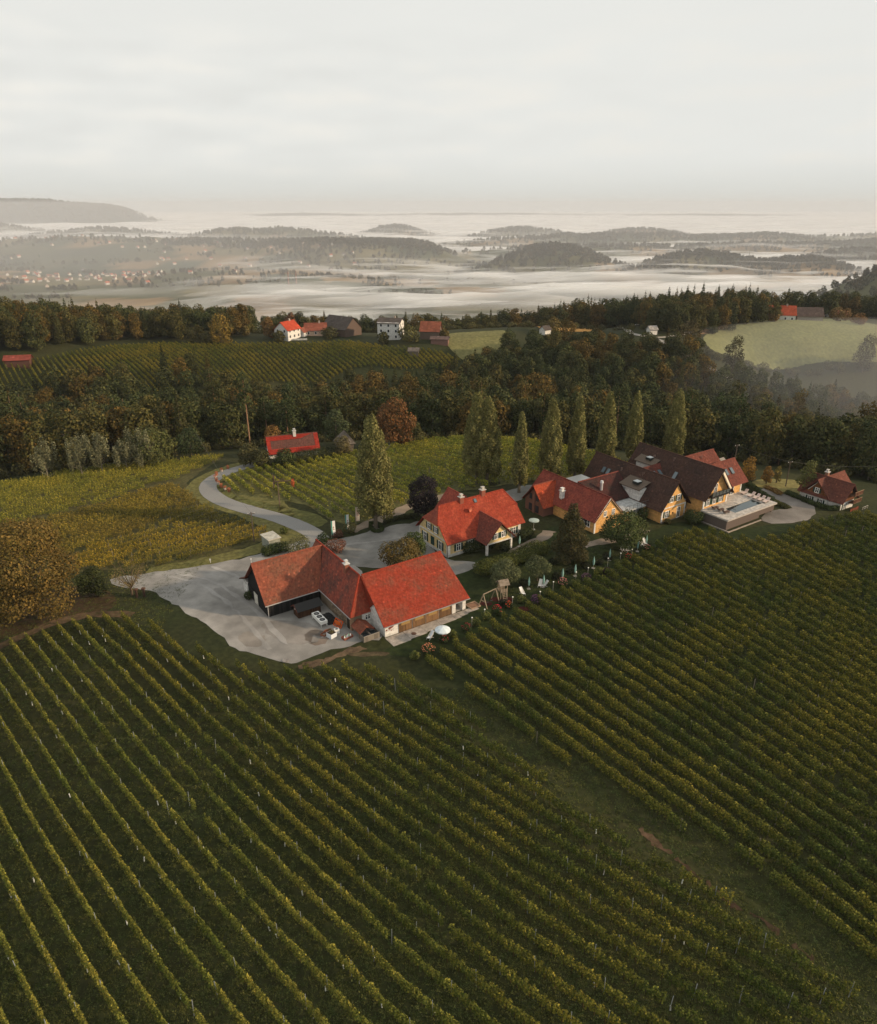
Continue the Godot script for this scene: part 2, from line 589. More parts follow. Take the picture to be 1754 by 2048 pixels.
func surfaces() -> void:
	# lawns and meadows
	drape("lawn", smoothed(pv([18.7, -133.5, 25.2, -142.4, 31.3, -134.8, 39.3, -133.6, 48.8, -141.6, 56.9, -143.6, 58.8, -136.6, 70.3, -141.6, 79.0, -141.8, 76.3, -138.4, 61.5, -132.7, 55.3, -138.5, 46.3, -133.2, 39.1, -125.0, 27.5, -115.3, 17.4, -107.3, 6.7, -99.1, 0.2, -93.8, -5.8, -91.4, -9.0, -93.8, -6.0, -95.2, 7.1, -106.5, 2.1, -118.3, 7.1, -124.5, 12.2, -128.8]), true), 0.03, M["grass"], Color(0.048, 0.068, 0.02), 0.3, 4.0)
	drape("verge", smoothed(pv([-62.4, -162.5, -61.7, -172.1, -58.2, -181.1, -54.3, -186.5, -49.5, -189.6, -46.3, -182.8, -37.0, -155.6, -24.0, -134.8, -28.0, -131.2, -33.6, -129.0, -36.9, -126.4, -43.5, -122.3, -53.7, -118.8, -56.1, -121.4, -44.7, -126.2, -36.2, -131.8, -34.7, -136.6, -41.1, -143.9, -49.3, -149.8, -54.6, -153.0]), true), 0.03, M["grass"], Color(0.27, 0.25, 0.085), 0.3, 4.0)
	drape("meadow", smoothed(pv([-55.8, -167.6, -54.2, -171.8, -50.9, -160.6, -41.3, -154.1, -33.7, -151.0, -26.3, -146.6, -23.4, -141.6, -27.2, -139.0, -35.1, -146.6, -45.7, -153.2, -53.3, -159.7]), true), 0.03, M["grass"], Color(0.21, 0.215, 0.07), 0.3, 4.0)
	drape("meadow", smoothed(pv([139.6, -390.4, 164.2, -421.1, 194.0, -452.3, 227.7, -465.0, 263.1, -471.7, 263.6, -442.1, 303.1, -433.6, 273.0, -383.8, 235.6, -387.5, 208.3, -389.0, 182.7, -384.4, 156.0, -373.4, 136.4, -364.2]), true), 0.35, M["field"], Color(0.235, 0.24, 0.10), 0.2, 4.0)
	drape("meadow", smoothed(pv([2.1, -378.4, 21.8, -385.6, 38.2, -391.8, 33.3, -364.6, 19.6, -339.9, 11.5, -345.8, 3.2, -359.0]), true), 0.3, M["field"], Color(0.20, 0.19, 0.075), 0.2, 4.0)
	drape("stubble_field", smoothed(pv([89.4, -919.7, 114.4, -921.2, 170.7, -920.7, 197.0, -882.3, 91.4, -396.3, 64.8, -391.2, 48.5, -389.0]), true), 0.35, M["field"], Color(0.42, 0.24, 0.07), 0.15, 4.0)
	drape("stubble_field", smoothed(pv([140.5, -401.8, 150.8, -424.3, 178.0, -450.5, 201.0, -468.8, 187.5, -443.9, 159.0, -414.5, 139.6, -390.4]), true), 0.35, M["field"], Color(0.36, 0.22, 0.10), 0.15, 4.0)
	drape("meadow", smoothed(pv([78.1, -169.2, 84.4, -172.0, 90.1, -173.2, 92.3, -169.8, 92.1, -161.8, 88.2, -154.0, 84.6, -156.3, 83.7, -160.7, 81.0, -161.5, 77.8, -163.9]), true), 0.04, M["grass"], Color(0.38, 0.33, 0.12), 0.25, 4.0)
	drape("vineyard_grass", pv([-53.8, -169.0, -49.0, -176.3, -43.0, -185.2, -32.3, -186.3, -24.8, -191.9, -16.7, -196.6, -11.2, -200.2, -4.0, -206.1, 3.5, -210.7, 19.3, -258.6, 27.8, -209.6, 36.6, -198.8, 45.0, -190.7, 50.3, -178.6, 45.9, -171.3, 34.4, -170.2, 22.8, -167.9, 12.5, -163.5, 2.8, -160.4, -6.6, -154.1, -14.0, -145.2, -18.9, -140.6, -23.7, -143.8, -29.4, -151.9, -37.0, -155.6, -44.7, -158.9, -49.4, -160.6]), 0.02, M["grass"], Color(0.22, 0.215, 0.08), 0.3, 4.0)
	drape("vineyard_grass", pv([-113.8, -158.2, -113.0, -173.5, -100.7, -182.7, -86.5, -187.8, -75.8, -189.0, -65.0, -194.7, -60.8, -192.4, -61.5, -183.1, -63.1, -168.3, -58.6, -159.5, -53.7, -152.9, -47.0, -145.5, -35.3, -137.3, -35.6, -133.7, -39.6, -129.1, -46.3, -124.9, -52.2, -122.6, -58.5, -121.5, -67.6, -120.5, -76.5, -119.4, -86.6, -117.6]), 0.02, M["grass"], Color(0.16, 0.145, 0.055), 0.3, 4.0)
	# the gravel yard, the asphalt lane, the car park and the paths
	drape("gravel_yard", smoothed(pv([-61.2, -117.4, -54.1, -119.7, -43.7, -122.7, -36.8, -125.9, -31.7, -129.9, -26.5, -134.8, -22.1, -132.4, -14.8, -120.4, -8.4, -109.1, -8.4, -96.3, -12.3, -96.1, -14.5, -94.4, -17.1, -94.0, -20.7, -90.2, -22.8, -90.4, -27.1, -92.0, -31.5, -94.2, -34.9, -98.0, -39.4, -102.5, -46.4, -108.3, -51.4, -112.5, -58.5, -114.6]), true, 1), 0.05, M["gravel"], Color(0.51, 0.49, 0.455), 0.3, 3.0)
	yard_wear()
	drape("lane", ribbon(pv([-24.3, -133.6, -26.9, -138.0, -34.4, -144.6, -44.1, -150.2, -51.9, -156.2, -56.1, -162.6, -57.3, -168.4, -56.1, -174.0, -53.5, -178.7, -50.5, -182.5, -47.2, -185.4]), 4.2), 0.08, M["asphalt"], Color(0.33, 0.325, 0.31), 0.12, 2.0)
	drape("car_park", smoothed(pv([-23.6, -128.9, -24.2, -133.1, -19.2, -134.0, -12.4, -139.6, -4.0, -142.7, 0.3, -148.9, 8.5, -154.8, 15.9, -160.4, 22.9, -166.5, 23.1, -160.1, 17.7, -153.8, -3.4, -138.5, -2.1, -130.7, 1.5, -124.1, 7.5, -124.0, 7.0, -120.3, 2.1, -117.9, -1.6, -124.5, -11.0, -120.4, -16.9, -122.4]), true, 1), 0.06, M["gravel"], Color(0.44, 0.43, 0.40), 0.15, 3.0)
	drape("gravel_path", ribbon(pv([14.0, -126.1, 17.4, -130.7, 21.4, -134.0, 23.5, -138.0]), 2.6), 0.06, M["gravel"], Color(0.42, 0.34, 0.27), 0.2, 2.0)
	drape("gravel_path", ribbon(pv([29.0, -130.7, 33.4, -132.6, 37.3, -134.1, 43.7, -138.6]), 2.2), 0.06, M["gravel"], Color(0.46, 0.38, 0.30), 0.2, 2.0)
	drape("gravel_path", ribbon(pv([-18.6, -138.0, -12.8, -143.8, -5.4, -153.2, 3.3, -159.3]), 3.0), 0.05, M["gravel"], Color(0.45, 0.36, 0.27), 0.2, 2.0)
	drape("turning_drive", smoothed(pv([78.4, -163.9, 80.6, -160.1, 84.4, -158.3, 85.6, -154.7, 85.4, -150.2, 83.5, -146.2, 79.6, -143.1, 75.2, -141.7, 70.5, -142.1, 70.9, -145.7, 75.9, -149.7, 79.1, -149.3, 80.5, -151.1, 79.5, -154.0, 75.4, -156.7]), true, 1), 0.06, M["gravel"], Color(0.38, 0.345, 0.31), 0.25, 2.0)
	# bare earth: the track at the head of the lower vineyard, worn patches by the yard, the ruts between the vineyards
	drape("earth_track", ribbon(pv([-70.8, -91.4, -67.4, -96.3, -64.2, -100.8, -60.6, -103.6, -55.7, -104.8, -51.3, -103.8]), 2.0), 0.05, M["grass"], Color(0.23, 0.15, 0.085), 0.8, 1.5)
	drape("leaf_litter", smoothed(pv([-73.3, -95.5, -73.7, -104.6, -72.3, -111.5, -66.0, -115.2, -58.8, -113.1, -54.3, -106.7, -58.5, -104.5, -63.9, -101.9, -68.1, -97.5]), true), 0.03, M["grass"], Color(0.13, 0.085, 0.04), 0.5, 3.0)
	drape("bare_earth", smoothed(pv([-21.4, -89.6, -19.3, -90.9, -16.4, -91.7, -14.4, -93.9, -12.2, -94.9, -10.6, -93.9, -13.5, -92.8, -16.3, -90.9, -17.6, -89.4, -19.7, -88.6]), true), 0.045, M["grass"], Color(0.24, 0.165, 0.10), 1.0, 1.0)
	drape("bare_earth", smoothed(pv([-15.0, -92.5, -11.3, -93.3, -6.7, -93.0, -8.1, -92.2, -11.9, -92.0]), true), 0.045, M["grass"], Color(0.18, 0.135, 0.075), 1.0, 1.0)
	for q in [pv([22.3, -59.2, 23.0, -58.2, 23.8, -56.9, 24.7, -55.8]), pv([24.9, -55.5, 25.8, -54.2, 26.7, -53.0]), pv([26.9, -52.7, 27.8, -51.7, 28.7, -50.3, 29.3, -49.4]), pv([30.3, -49.2, 31.3, -48.2, 32.3, -46.9]), pv([33.0, -46.1, 33.8, -45.2, 34.4, -44.4])]:
		drape("bare_earth", ribbon(q, 0.55), 0.045, M["grass"], Color(0.17, 0.105, 0.065), 0.9, 1.0)
	# lanes beyond the wood
	drape("far_lane", ribbon(pv([189.5, -919.3, 97.9, -395.5, 108.7, -375.4, 112.6, -366.6, 117.0, -357.7, 123.1, -350.3, 129.4, -342.6, 135.8, -332.8, 142.6, -325.4, 148.8, -322.8]), 3.4), 0.3, M["asphalt"], Color(0.42, 0.39, 0.35), 0.1, 3.0)
	drape("far_lane", ribbon(pv([108.1, -373.4, 120.4, -375.9, 142.3, -402.8, 167.8, -431.1, 198.5, -463.0]), 3.0), 0.4, M["asphalt"], Color(0.45, 0.40, 0.33), 0.1, 3.0)


# ---------------------------------------------------------------- vines
# one metre of trellised vine: leaves in a wall of foliage with ragged shoots on top
func vine_mesh(n: int, lo: float, hi: float, width: float, size: float, tone: Color, tip: Color) -> ArrayMesh:
	var b := MB.new()
	for i in n:
		var x := rf(-0.58, 0.58)
		var t := pow(rng.randf(), 0.68)
		var y := lerpf(lo, hi, t) + 0.10 * sin(x * 5.0 + n)
		var shoot := rng.randf() < 0.10
		if shoot:
			y = hi + rf(0.0, 0.35)
		var w := width * (0.75 + 0.35 * sin(t * PI)) * (0.35 if shoot else 1.0)
		var z := rf(-1, 1) * w * 0.5
		var p := Vector3(x, y, z)
		var nn := Vector3(rf(-0.6, 0.6), rf(-0.25, 1.0), signf(z) * rf(0.1, 1.0)).normalized()
		var s := size * rf(0.6, 1.3)
		b.col = tone.lerp(tip, clampf(rf(-0.35, 0.6) + 0.35 * t * t + (0.25 if shoot else 0.0), 0, 1)) * rf(0.7, 1.3)
		leaf(b, p, nn, s, s * rf(0.7, 1.0))
	# the stem
	b.col = Color(0.06, 0.045, 0.03)
	var k := rf(-0.2, 0.2)
	b.bar(Vector3(k, 0, 0), Vector3(k + rf(-0.08, 0.08), lo + 0.3, 0), 0.05, 0.05)
	return b.mesh(M["leaves"])

# one leaf-sized face: a folded pair of triangles
func leaf(b: MB, p: Vector3, n: Vector3, w: float, h: float) -> void:
	var s := n.cross(Vector3(rf(-1, 1), rf(-1, 1), rf(-1, 1))).normalized()
	if s.length() < 0.5:
		s = n.cross(Vector3.RIGHT).normalized()
	var u := n.cross(s)
	s *= w * 0.5
	u *= h * 0.5
	var f := n * w * 0.12
	b.tri(p - s + f, p - u, p + u)
	b.tri(p + s + f, p + u, p - u)

func scatter(called: String, mesh: Mesh, at: Array, tint: PackedColorArray, parent: Node) -> MultiMeshInstance3D:
	var mm := MultiMesh.new()
	mm.transform_format = MultiMesh.TRANSFORM_3D
	mm.use_colors = true
	mm.mesh = mesh
	mm.instance_count = at.size()
	for i in at.size():
		mm.set_instance_transform(i, at[i])
		mm.set_instance_color(i, tint[i])
	var o := MultiMeshInstance3D.new()
	o.name = called
	o.multimesh = mm
	o.set_meta("kind", "stuff")
	parent.add_child(o, true)
	return o

var posts := {}

# rows: polylines on the plan; each becomes one row of vines, clipped to the block's outline
func vine_block(rows: Array, outline: PackedVector2Array, kinds: Array, label: String, group: String, tint_a: Color, tint_b: Color, height: float, post: String, guard: float, gap: float, first := 1) -> void:
	var count := first - 1
	for r in rows:
		var clipped := Geometry2D.intersect_polyline_with_polygon(r, outline)
		if clipped.size() > 0:
			count += 1
		for line in clipped:
			var total := 0.0
			for i in line.size() - 1:
				total += line[i].distance_to(line[i + 1])
			if total < 2.5:
				continue
			var origin := on(line[0])
			var o := thing("vine_row", label % ordinal(count), "vine row", origin, 0.0, group)
			var per := []
			var cols := []
			for k in kinds.size():
				per.append([])
				cols.append(PackedColorArray())
			var run := rf(0.0, 0.5)
			var i := 0
			var seg := 0.0
			var row_tone := rf(-0.12, 0.12)
			var step := 1.02
			var since := 0.0
			while run < total:
				while i < line.size() - 2 and run - seg > line[i].distance_to(line[i + 1]):
					seg += line[i].distance_to(line[i + 1])
					i += 1
				var d := line[i].distance_to(line[i + 1])
				var q: Vector2 = line[i].lerp(line[i + 1], (run - seg) / d)
				var dir: Vector2 = (line[i + 1] - line[i]) / d
				var pos := on(q)
				var g := noise.get_noise_2d(q.x * 0.045 + 31.0, q.y * 0.045)
				var local := fine.get_noise_2d(q.x * 0.6, q.y * 0.6)
				if local + g * 0.4 > -0.62 + gap and rng.randf() > gap * 0.06:
					var a := atan2(-dir.y, dir.x) + (PI if rng.randf() < 0.5 else 0.0)
					var sl := (ground(q.x + dir.x, q.y + dir.y) - pos.y)
					var bas := Basis(Vector3.UP, a) * Basis.from_scale(Vector3(1.05, height * rf(0.90, 1.10) * (1.0 + 0.22 * local), rf(0.9, 1.2)))
					var k := rng.randi() % kinds.size()
					per[k].append(Transform3D(bas, pos - origin))
					var c := tint_a.lerp(tint_b, clampf(0.5 + row_tone + g * 1.1 + local * 0.45, 0, 1)) * rf(0.82, 1.15)
					c.a = 1.0
					cols[k].append(c)
				if post != "":
					since += step
					if since > 6.5:
						since = 0.0
						var pp := part("post", posts[post], o, null, pos - origin)
						pp.rotation = Vector3(rf(-0.05, 0.05), 0, rf(-0.05, 0.05))
				if guard > 0.0 and rng.randf() < guard * (0.5 + g):
					var gd := part("tree_guard", posts["guard"], o, null, pos - origin + Vector3(rf(-0.3, 0.3), 0, rf(-0.1, 0.1)))
					gd.rotation = Vector3(rf(-0.12, 0.12), 0, rf(-0.12, 0.12))
				run += step
			var total_vines := 0
			for k in kinds.size():
				total_vines += per[k].size()
				if per[k].size() > 0:
					scatter("vines", kinds[k], per[k], cols[k], o)
			if total_vines == 0:
				o.free()

func ordinal(n: int) -> String:
	var one := ["first", "second", "third", "fourth", "fifth", "sixth", "seventh", "eighth", "ninth", "tenth", "eleventh", "twelfth", "thirteenth", "fourteenth", "fifteenth", "sixteenth", "seventeenth", "eighteenth", "nineteenth"]
	if n < 20:
		return one[maxi(n, 1) - 1]
	var tens: String = ["twent", "thirt", "fort", "fift", "sixt", "sevent", "eight", "ninet"][clampi(n / 10 - 2, 0, 7)]
	return tens + "ieth" if n % 10 == 0 else tens + "y-" + one[n % 10 - 1]

func shifted(p: PackedVector2Array, d: Vector2) -> PackedVector2Array:
	var r := PackedVector2Array()
	for q in p:
		r.append(q + d)
	return r

func backward(a: Array) -> Array:
	a.reverse()
	return a

func parallel(p: PackedVector2Array, n: Vector2, step: float, k0: int, k1: int) -> Array:
	var r := []
	for k in range(k0, k1 + 1):
		r.append(shifted(p, n.normalized() * step * k))
	return r

# rows that open like a fan: from start points along a line, the heading turning from a0 to a1
func fan(from: Vector2, to: Vector2, n: float, k0: int, k1: int, a0: float, a1: float, back: float, ahead: float, bend: float) -> Array:
	var r := []
	for k in range(k0, k1 + 1):
		var t := float(k) / n
		var p := from.lerp(to, t)
		var a := deg_to_rad(lerpf(a0, a1, t))
		var line := PackedVector2Array()
		for i in 9:
			var s := lerpf(-back, ahead, i / 8.0)
			var h := a + deg_to_rad(bend) * s / 60.0
			line.append(p + Vector2(cos((a + h) * 0.5), sin((a + h) * 0.5)) * s)
		r.append(line)
	return r

func vineyards() -> void:
	var wood := MB.new()
	wood.col = Color(0.17, 0.15, 0.125)
	wood.bar(Vector3(0, -0.3, 0), Vector3(0, 1.85, 0), 0.07, 0.07)
	posts["wood"] = wood.mesh(M["plain"])
	var steel := MB.new()
	steel.col = Color(0.22, 0.24, 0.25)
	steel.bar(Vector3(0, -0.3, 0), Vector3(0, 2.05, 0), 0.05, 0.05)
	posts["steel"] = steel.mesh(M["plain"])
	var guard := MB.new()
	guard.col = Color(0.72, 0.73, 0.70)
	guard.limb(Vector3(0, 0, 0), Vector3(0, 0.6, 0), 0.06, 0.055, 6)
	posts["guard"] = guard.mesh(M["plain"])
	var green := Color(0.062, 0.080, 0.018)
	var tip := Color(0.200, 0.185, 0.042)
	var thin := []
	var full := []
	var far := []
	for i in 5:
		thin.append(vine_mesh(150, 0.3, 1.40, 0.40, 0.18, green, tip))
		full.append(vine_mesh(190, 0.35, 1.72, 0.56, 0.21, green, tip))
		far.append(vine_mesh(58, 0.35, 1.6, 0.55, 0.33, green, tip))
	# the lower vineyard, left of the bare strip
	var base := pv([-98, -131.5, -75, -107, -64.9, -96.6, -54.7, -86.3, -45.1, -76.4, -37.6, -68.5, -29.3, -60.2, -22.6, -53.6, -15.4, -46.7, -6.9, -38.9, 2, -31.5, 16, -20.5])
	vine_block(backward(parallel(base, Vector2(0.70, -0.72), 2.25, -16, 3)), pv([-80.5, -80.1, -71.5, -87.7, -67.4, -93.4, -64.3, -96.4, -59.2, -100.7, -54.7, -102.6, -50.0, -102.2, -44.7, -98.9, -37.4, -93.5, -30.1, -89.0, -23.2, -87.6, -14.5, -88.4, -8.6, -87.9, -3.0, -84.8, 0.9, -81.4, 7.8, -72.6, 13.1, -65.1, 17.7, -59.0, 21.6, -54.9, 26.2, -53.0, 29.5, -48.4, 33.2, -45.9, 36.6, -41.0, 39.0, -37.0, 34.3, -29.3, -42.2, -29.2]), thin, "%s vine row left of the bare strip, yellowing, on the mown lower left slope", "vine rows on the lower left slope", Color(0.85, 0.95, 0.75), Color(1.5, 1.32, 1.05), 1.0, "steel", 0.26, 0.03, 22)
	vine_block(backward(parallel(base, Vector2(0.70, -0.72), 2.2, 4, 24)), pv([-80.5, -80.1, -71.5, -87.7, -67.4, -93.4, -64.3, -96.4, -59.2, -100.7, -54.7, -102.6, -50.0, -102.2, -44.7, -98.9, -37.4, -93.5, -30.1, -89.0, -23.2, -87.6, -14.5, -88.4, -8.6, -87.9, -3.0, -84.8, 0.9, -81.4, 7.8, -72.6, 13.1, -65.1, 17.7, -59.0, 21.6, -54.9, 26.2, -53.0, 29.5, -48.4, 33.2, -45.9, 36.6, -41.0, 39.0, -37.0, 34.3, -29.3, -42.2, -29.2]), thin, "%s vine row left of the bare strip, green and leafy", "vine rows beside the bare strip", Color(0.6, 0.72, 0.62), Color(1.4, 1.2, 0.85), 1.08, "steel", 0.07, 0.02)
	# the right vineyard, from the bare strip to the pool terrace and beyond
	vine_block(fan(Vector2(-1.5, -90.2), Vector2(62, -132), 27, -2, 58, 50.0, 64.0, 45.0, 130.0, 4.0), pv([-2.0, -89.9, 4.2, -96.0, 10.1, -101.5, 17.5, -107.9, 29.6, -116.7, 39.1, -125.0, 46.1, -132.5, 54.9, -137.6, 58.3, -135.2, 62.3, -132.1, 70.0, -133.6, 76.3, -138.4, 84.8, -142.6, 91.1, -146.2, 97.2, -146.3, 120.6, -146.5, 80.1, -74.6, 49.0, -35.5, 45.3, -36.5, 40.4, -41.5, 37.8, -44.9, 32.7, -50.7, 29.5, -55.7, 26.5, -58.9, 19.2, -66.2, 13.3, -70.8, 8.2, -77.4, 3.1, -84.8]), full, "%s vine row right of the bare strip, dense dark green, on the right slope", "vine rows on the right slope", Color(0.55, 0.68, 0.65), Color(1.25, 1.08, 0.75), 0.92, "wood", 0.0, 0.0)
	# the vineyard inside the bend of the lane
	vine_block(fan(Vector2(-56, -168), Vector2(20, -212), 36, -1, 52, 57.0, 34.0, 60.0, 110.0, 0.0), pv([-53.8, -169.0, -49.0, -176.3, -43.0, -185.2, -32.3, -186.3, -24.8, -191.9, -16.7, -196.6, -11.2, -200.2, -4.0, -206.1, 3.5, -210.7, 19.3, -258.6, 27.8, -209.6, 36.6, -198.8, 45.0, -190.7, 50.3, -178.6, 45.9, -171.3, 34.4, -170.2, 22.8, -167.9, 12.5, -163.5, 2.8, -160.4, -6.6, -154.1, -14.0, -145.2, -18.9, -140.6, -23.7, -143.8, -29.4, -151.9, -37.0, -155.6, -44.7, -158.9, -49.4, -160.6]), far, "%s golden green vine row counted from the inside of the lane's bend", "vine rows inside the lane's bend", Color(1.5, 1.6, 1.2), Color(2.7, 2.3, 1.5), 0.92, "wood", 0.0, 0.05)
	# the vineyard left of the lane: green at the top, reddish brown in the middle, gold at the bottom
	vine_block(fan(Vector2(-112, -165), Vector2(-104, -188), 8.5, -18, 16, -24.0, -34.0, 60.0, 70.0, -8.0), pv([-113.8, -158.2, -113.0, -173.5, -100.7, -182.7, -86.5, -187.8, -75.8, -189.0, -65.0, -194.7, -60.8, -192.4, -61.5, -183.1, -65.8, -171.8, -71.4, -166.3, -79.1, -155.5, -87.1, -148.2, -95.2, -142.6, -101.6, -138.8]), thin, "%s olive vine row of the top block left of the lane, counted uphill", "vine rows by the wood's edge", Color(1.2, 1.2, 0.95), Color(1.95, 1.65, 1.1), 0.85, "", 0.0, 0.02)
	vine_block(fan(Vector2(-92, -133), Vector2(-80, -163), 11, -16, 18, -24.0, -24.0, 60.0, 70.0, -6.0), pv([-98.6, -137.3, -86.4, -146.6, -78.5, -154.2, -70.7, -164.4, -65.4, -167.2, -60.4, -161.3, -54.8, -153.0, -57.4, -150.3, -65.4, -136.2, -72.6, -129.2, -78.7, -123.7, -87.9, -119.7]), thin, "%s reddish brown vine row of the left vineyard's middle block, counted uphill", "reddish vine rows left of the lane", Color(1.2, 0.88, 0.9), Color(1.7, 1.3, 1.0), 0.85, "", 0.0, 0.02)
	vine_block(fan(Vector2(-76, -148), Vector2(-58, -126), 11, -12, 24, -43.0, -36.0, 50.0, 60.0, 0.0), pv([-71.9, -127.6, -64.9, -135.0, -57.0, -149.1, -54.1, -152.4, -47.0, -145.5, -39.4, -141.2, -35.3, -137.3, -35.7, -134.1, -39.7, -129.6, -46.4, -125.3, -52.4, -123.0, -58.7, -122.0, -67.8, -120.9]), thin, "%s golden orange vine row above the gravel yard, counted uphill", "golden vine rows above the yard", Color(1.15, 0.95, 0.8), Color(2.0, 1.4, 0.85), 0.85, "wood", 0.0, 0.10)
	# the vineyards on the far ridge below the hamlet
	vine_block(fan(Vector2(-200, -318), Vector2(0, -365), 84, -8, 92, 44.0, 57.0, 40.0, 60.0, 6.0), pv([-201.1, -307.9, -178.8, -315.3, -168.1, -325.6, -151.2, -350.6, -134.7, -358.6, -109.6, -356.6, -88.3, -360.3, -68.8, -361.6, -44.3, -365.1, -23.6, -353.9, 0.7, -351.0, 11.5, -345.8, 5.4, -335.8, -13.2, -332.7, -31.8, -333.9, -43.1, -330.3, -51.3, -322.2, -72.2, -324.9, -96.9, -316.3, -120.0, -293.9, -147.8, -290.9, -170.0, -293.0, -194.6, -292.2]), far, "%s olive vine row from the left on the far slope below the hamlet", "vine rows on the far slope", Color(1.0, 1.05, 0.9), Color(2.1, 1.6, 1.0), 1.0, "", 0.0, 0.02)
	vine_block(fan(Vector2(220, -437), Vector2(300, -470), 14, -2, 16, -4.0, -4.0, 60.0, 80.0, 0.0), pv([508.4, -932.5, 548.4, -933.0, 346.6, -559.9, 318.6, -512.3, 306.6, -519.0, 292.6, -535.0]), far, "%s low vine row on the distant right hill, counted from the front", "vine rows on the distant right hill", Color(1.3, 1.2, 0.9), Color(1.8, 1.4, 1.0), 1.0, "", 0.0, 0.02)


# ---------------------------------------------------------------- trees
# foliage spread through lobes: each lobe is [centre, radii]
func crown(lobes: Array, n: int, size: float, tone: Color, tip: Color, up := 0.25) -> MB:
	var b := MB.new()
	var area := 0.0
	var acc := []
	for l in lobes:
		area += l[1].x * l[1].y + l[1].z * l[1].y
		acc.append(area)
	var lobe_tone := []
	for l in lobes:
		lobe_tone.append(rf(0.8, 1.2))
	var made := 0
	var tries := 0
	while made < n and tries < n * 3:
		tries += 1
		var pick := rng.randf() * area
		var k := 0
		while acc[k] < pick:
			k += 1
		var l: Array = lobes[k]
		var d := Vector3(rng.randfn(), rng.randfn(), rng.randfn()).normalized()
		var f := 1.0 - 0.42 * pow(rng.randf(), 1.6)
		var lump := 1.0 + 0.22 * noise.get_noise_3d(d.x * 2.1 + k * 3.7, d.y * 2.1, d.z * 2.1)
		var p: Vector3 = l[0] + d * l[1] * f * lump
		var inside := false
		for m in lobes.size():
			if m != k:
				var e: Vector3 = (p - lobes[m][0]) / lobes[m][1]
				if e.length() < 0.72:
					inside = true
					break
		if inside and rng.randf() < 0.85:
			continue
		made += 1
		var nn := (d + Vector3(rf(-0.9, 0.9), rf(-0.6, 0.9) + up, rf(-0.9, 0.9))).normalized()
		var s := size * rf(0.6, 1.35)
		b.col = tone.lerp(tip, clampf(rf(-0.2, 0.9), 0, 1)) * lobe_tone[k] * rf(0.75, 1.2)
		b.col.a = 1.0
		leaf(b, p, nn, s, s * rf(0.7, 1.1))
	return b

func round_lobes(h: float, r: float, foot: float, n: int) -> Array:
	var l := [[Vector3(0, (h + foot) * 0.5, 0), Vector3(r * 0.72, (h - foot) * 0.46, r * 0.72)]]
	for i in n:
		var a := TAU * i / n * 2.4 + rf(-0.5, 0.5)
		var t := (i + 0.5) / n
		var y := lerpf(foot + r * 0.25, h - r * 0.25, t)
		var out := r * 0.62 * sqrt(maxf(0.05, 1.0 - pow(absf(t * 2.0 - 0.85), 2.2)))
		var q := r * rf(0.34, 0.52)
		l.append([Vector3(cos(a) * out, y, sin(a) * out), Vector3(q, q * rf(0.75, 1.0), q)])
	return l

func trunk_mesh(h: float, r: float, col: Color, limbs := 5, spread := 2.0, from := 0.45) -> ArrayMesh:
	var b := MB.new()
	b.col = col
	b.limb(Vector3(0, -0.4, 0), Vector3(0, h * 0.55, 0), r, r * 0.7)
	b.limb(Vector3(0, h * 0.55, 0), Vector3(rf(-0.2, 0.2), h, rf(-0.2, 0.2)), r * 0.7, r * 0.15)
	for i in limbs:
		var a := i * 2.4 + rf(-0.4, 0.4)
		var y := h * lerpf(from, 0.85, float(i) / limbs)
		var p := Vector3(0, y, 0)
		b.limb(p, p + Vector3(cos(a), rf(0.5, 1.0), sin(a)) * spread * rf(0.6, 1.0), r * 0.38, r * 0.08, 5)
	return b.mesh(M["bark"])

func tree(called: String, label: String, category: String, at: Vector3, trunk: Mesh, foliage: Mesh, turn := 0.0, group := "") -> Node3D:
	var o := thing(called, label, category, at, turn, group)
	part("trunk", trunk, o)
	part("crown", foliage, o)
	return o

func poplar(p: Vector2, h: float, r: float, label: String, lean := 0.0) -> void:
	# many steep plumes round a straight stem
	var l := []
	var foot := h * 0.10
	var n := 26
	for i in n:
		var t := float(i) / n
		var a := i * 2.4
		var y := lerpf(foot + h * 0.10, h * 0.90, t)
		var out := r * 0.62 * pow(sin(PI * clampf(0.16 + 0.84 * (1.0 - t), 0.0, 1.0) * 0.62 + 0.35), 0.8) * (1.0 - 0.72 * t * t)
		l.append([Vector3(cos(a) * out, y, sin(a) * out), Vector3(r * 0.40 * (1.0 - 0.45 * t), h * 0.115, r * 0.40 * (1.0 - 0.45 * t))])
	l.append([Vector3(0, h * 0.5, 0), Vector3(r * 0.6, h * 0.40, r * 0.6)])
	l.append([Vector3(0, h * 0.91, 0), Vector3(r * 0.22, h * 0.09, r * 0.22)])
	var c := crown(l, int(5200 + h * r * 130), 0.36, Color(0.105, 0.108, 0.034), Color(0.22, 0.195, 0.07), 0.1)
	tree("poplar", label, "poplar", on(p), trunk_mesh(h * 0.8, 0.16 + h * 0.012, Color(0.13, 0.11, 0.085), 6, r, 0.12), c.mesh(M["leaves"]))

func leafy(called: String, label: String, category: String, p: Vector2, h: float, r: float, foot: float, n: int, size: float, tone: Color, tip: Color, lobes := 9, squash := 1.0) -> Node3D:
	var l := round_lobes(h, r, foot, lobes)
	return tree(called, label, category, on(p), trunk_mesh(h * 0.72, 0.1 + h * 0.014, Color(0.10, 0.08, 0.06), 6, r * 0.7, 0.3), crown(l, n, size, tone, tip).mesh(M["leaves"]))

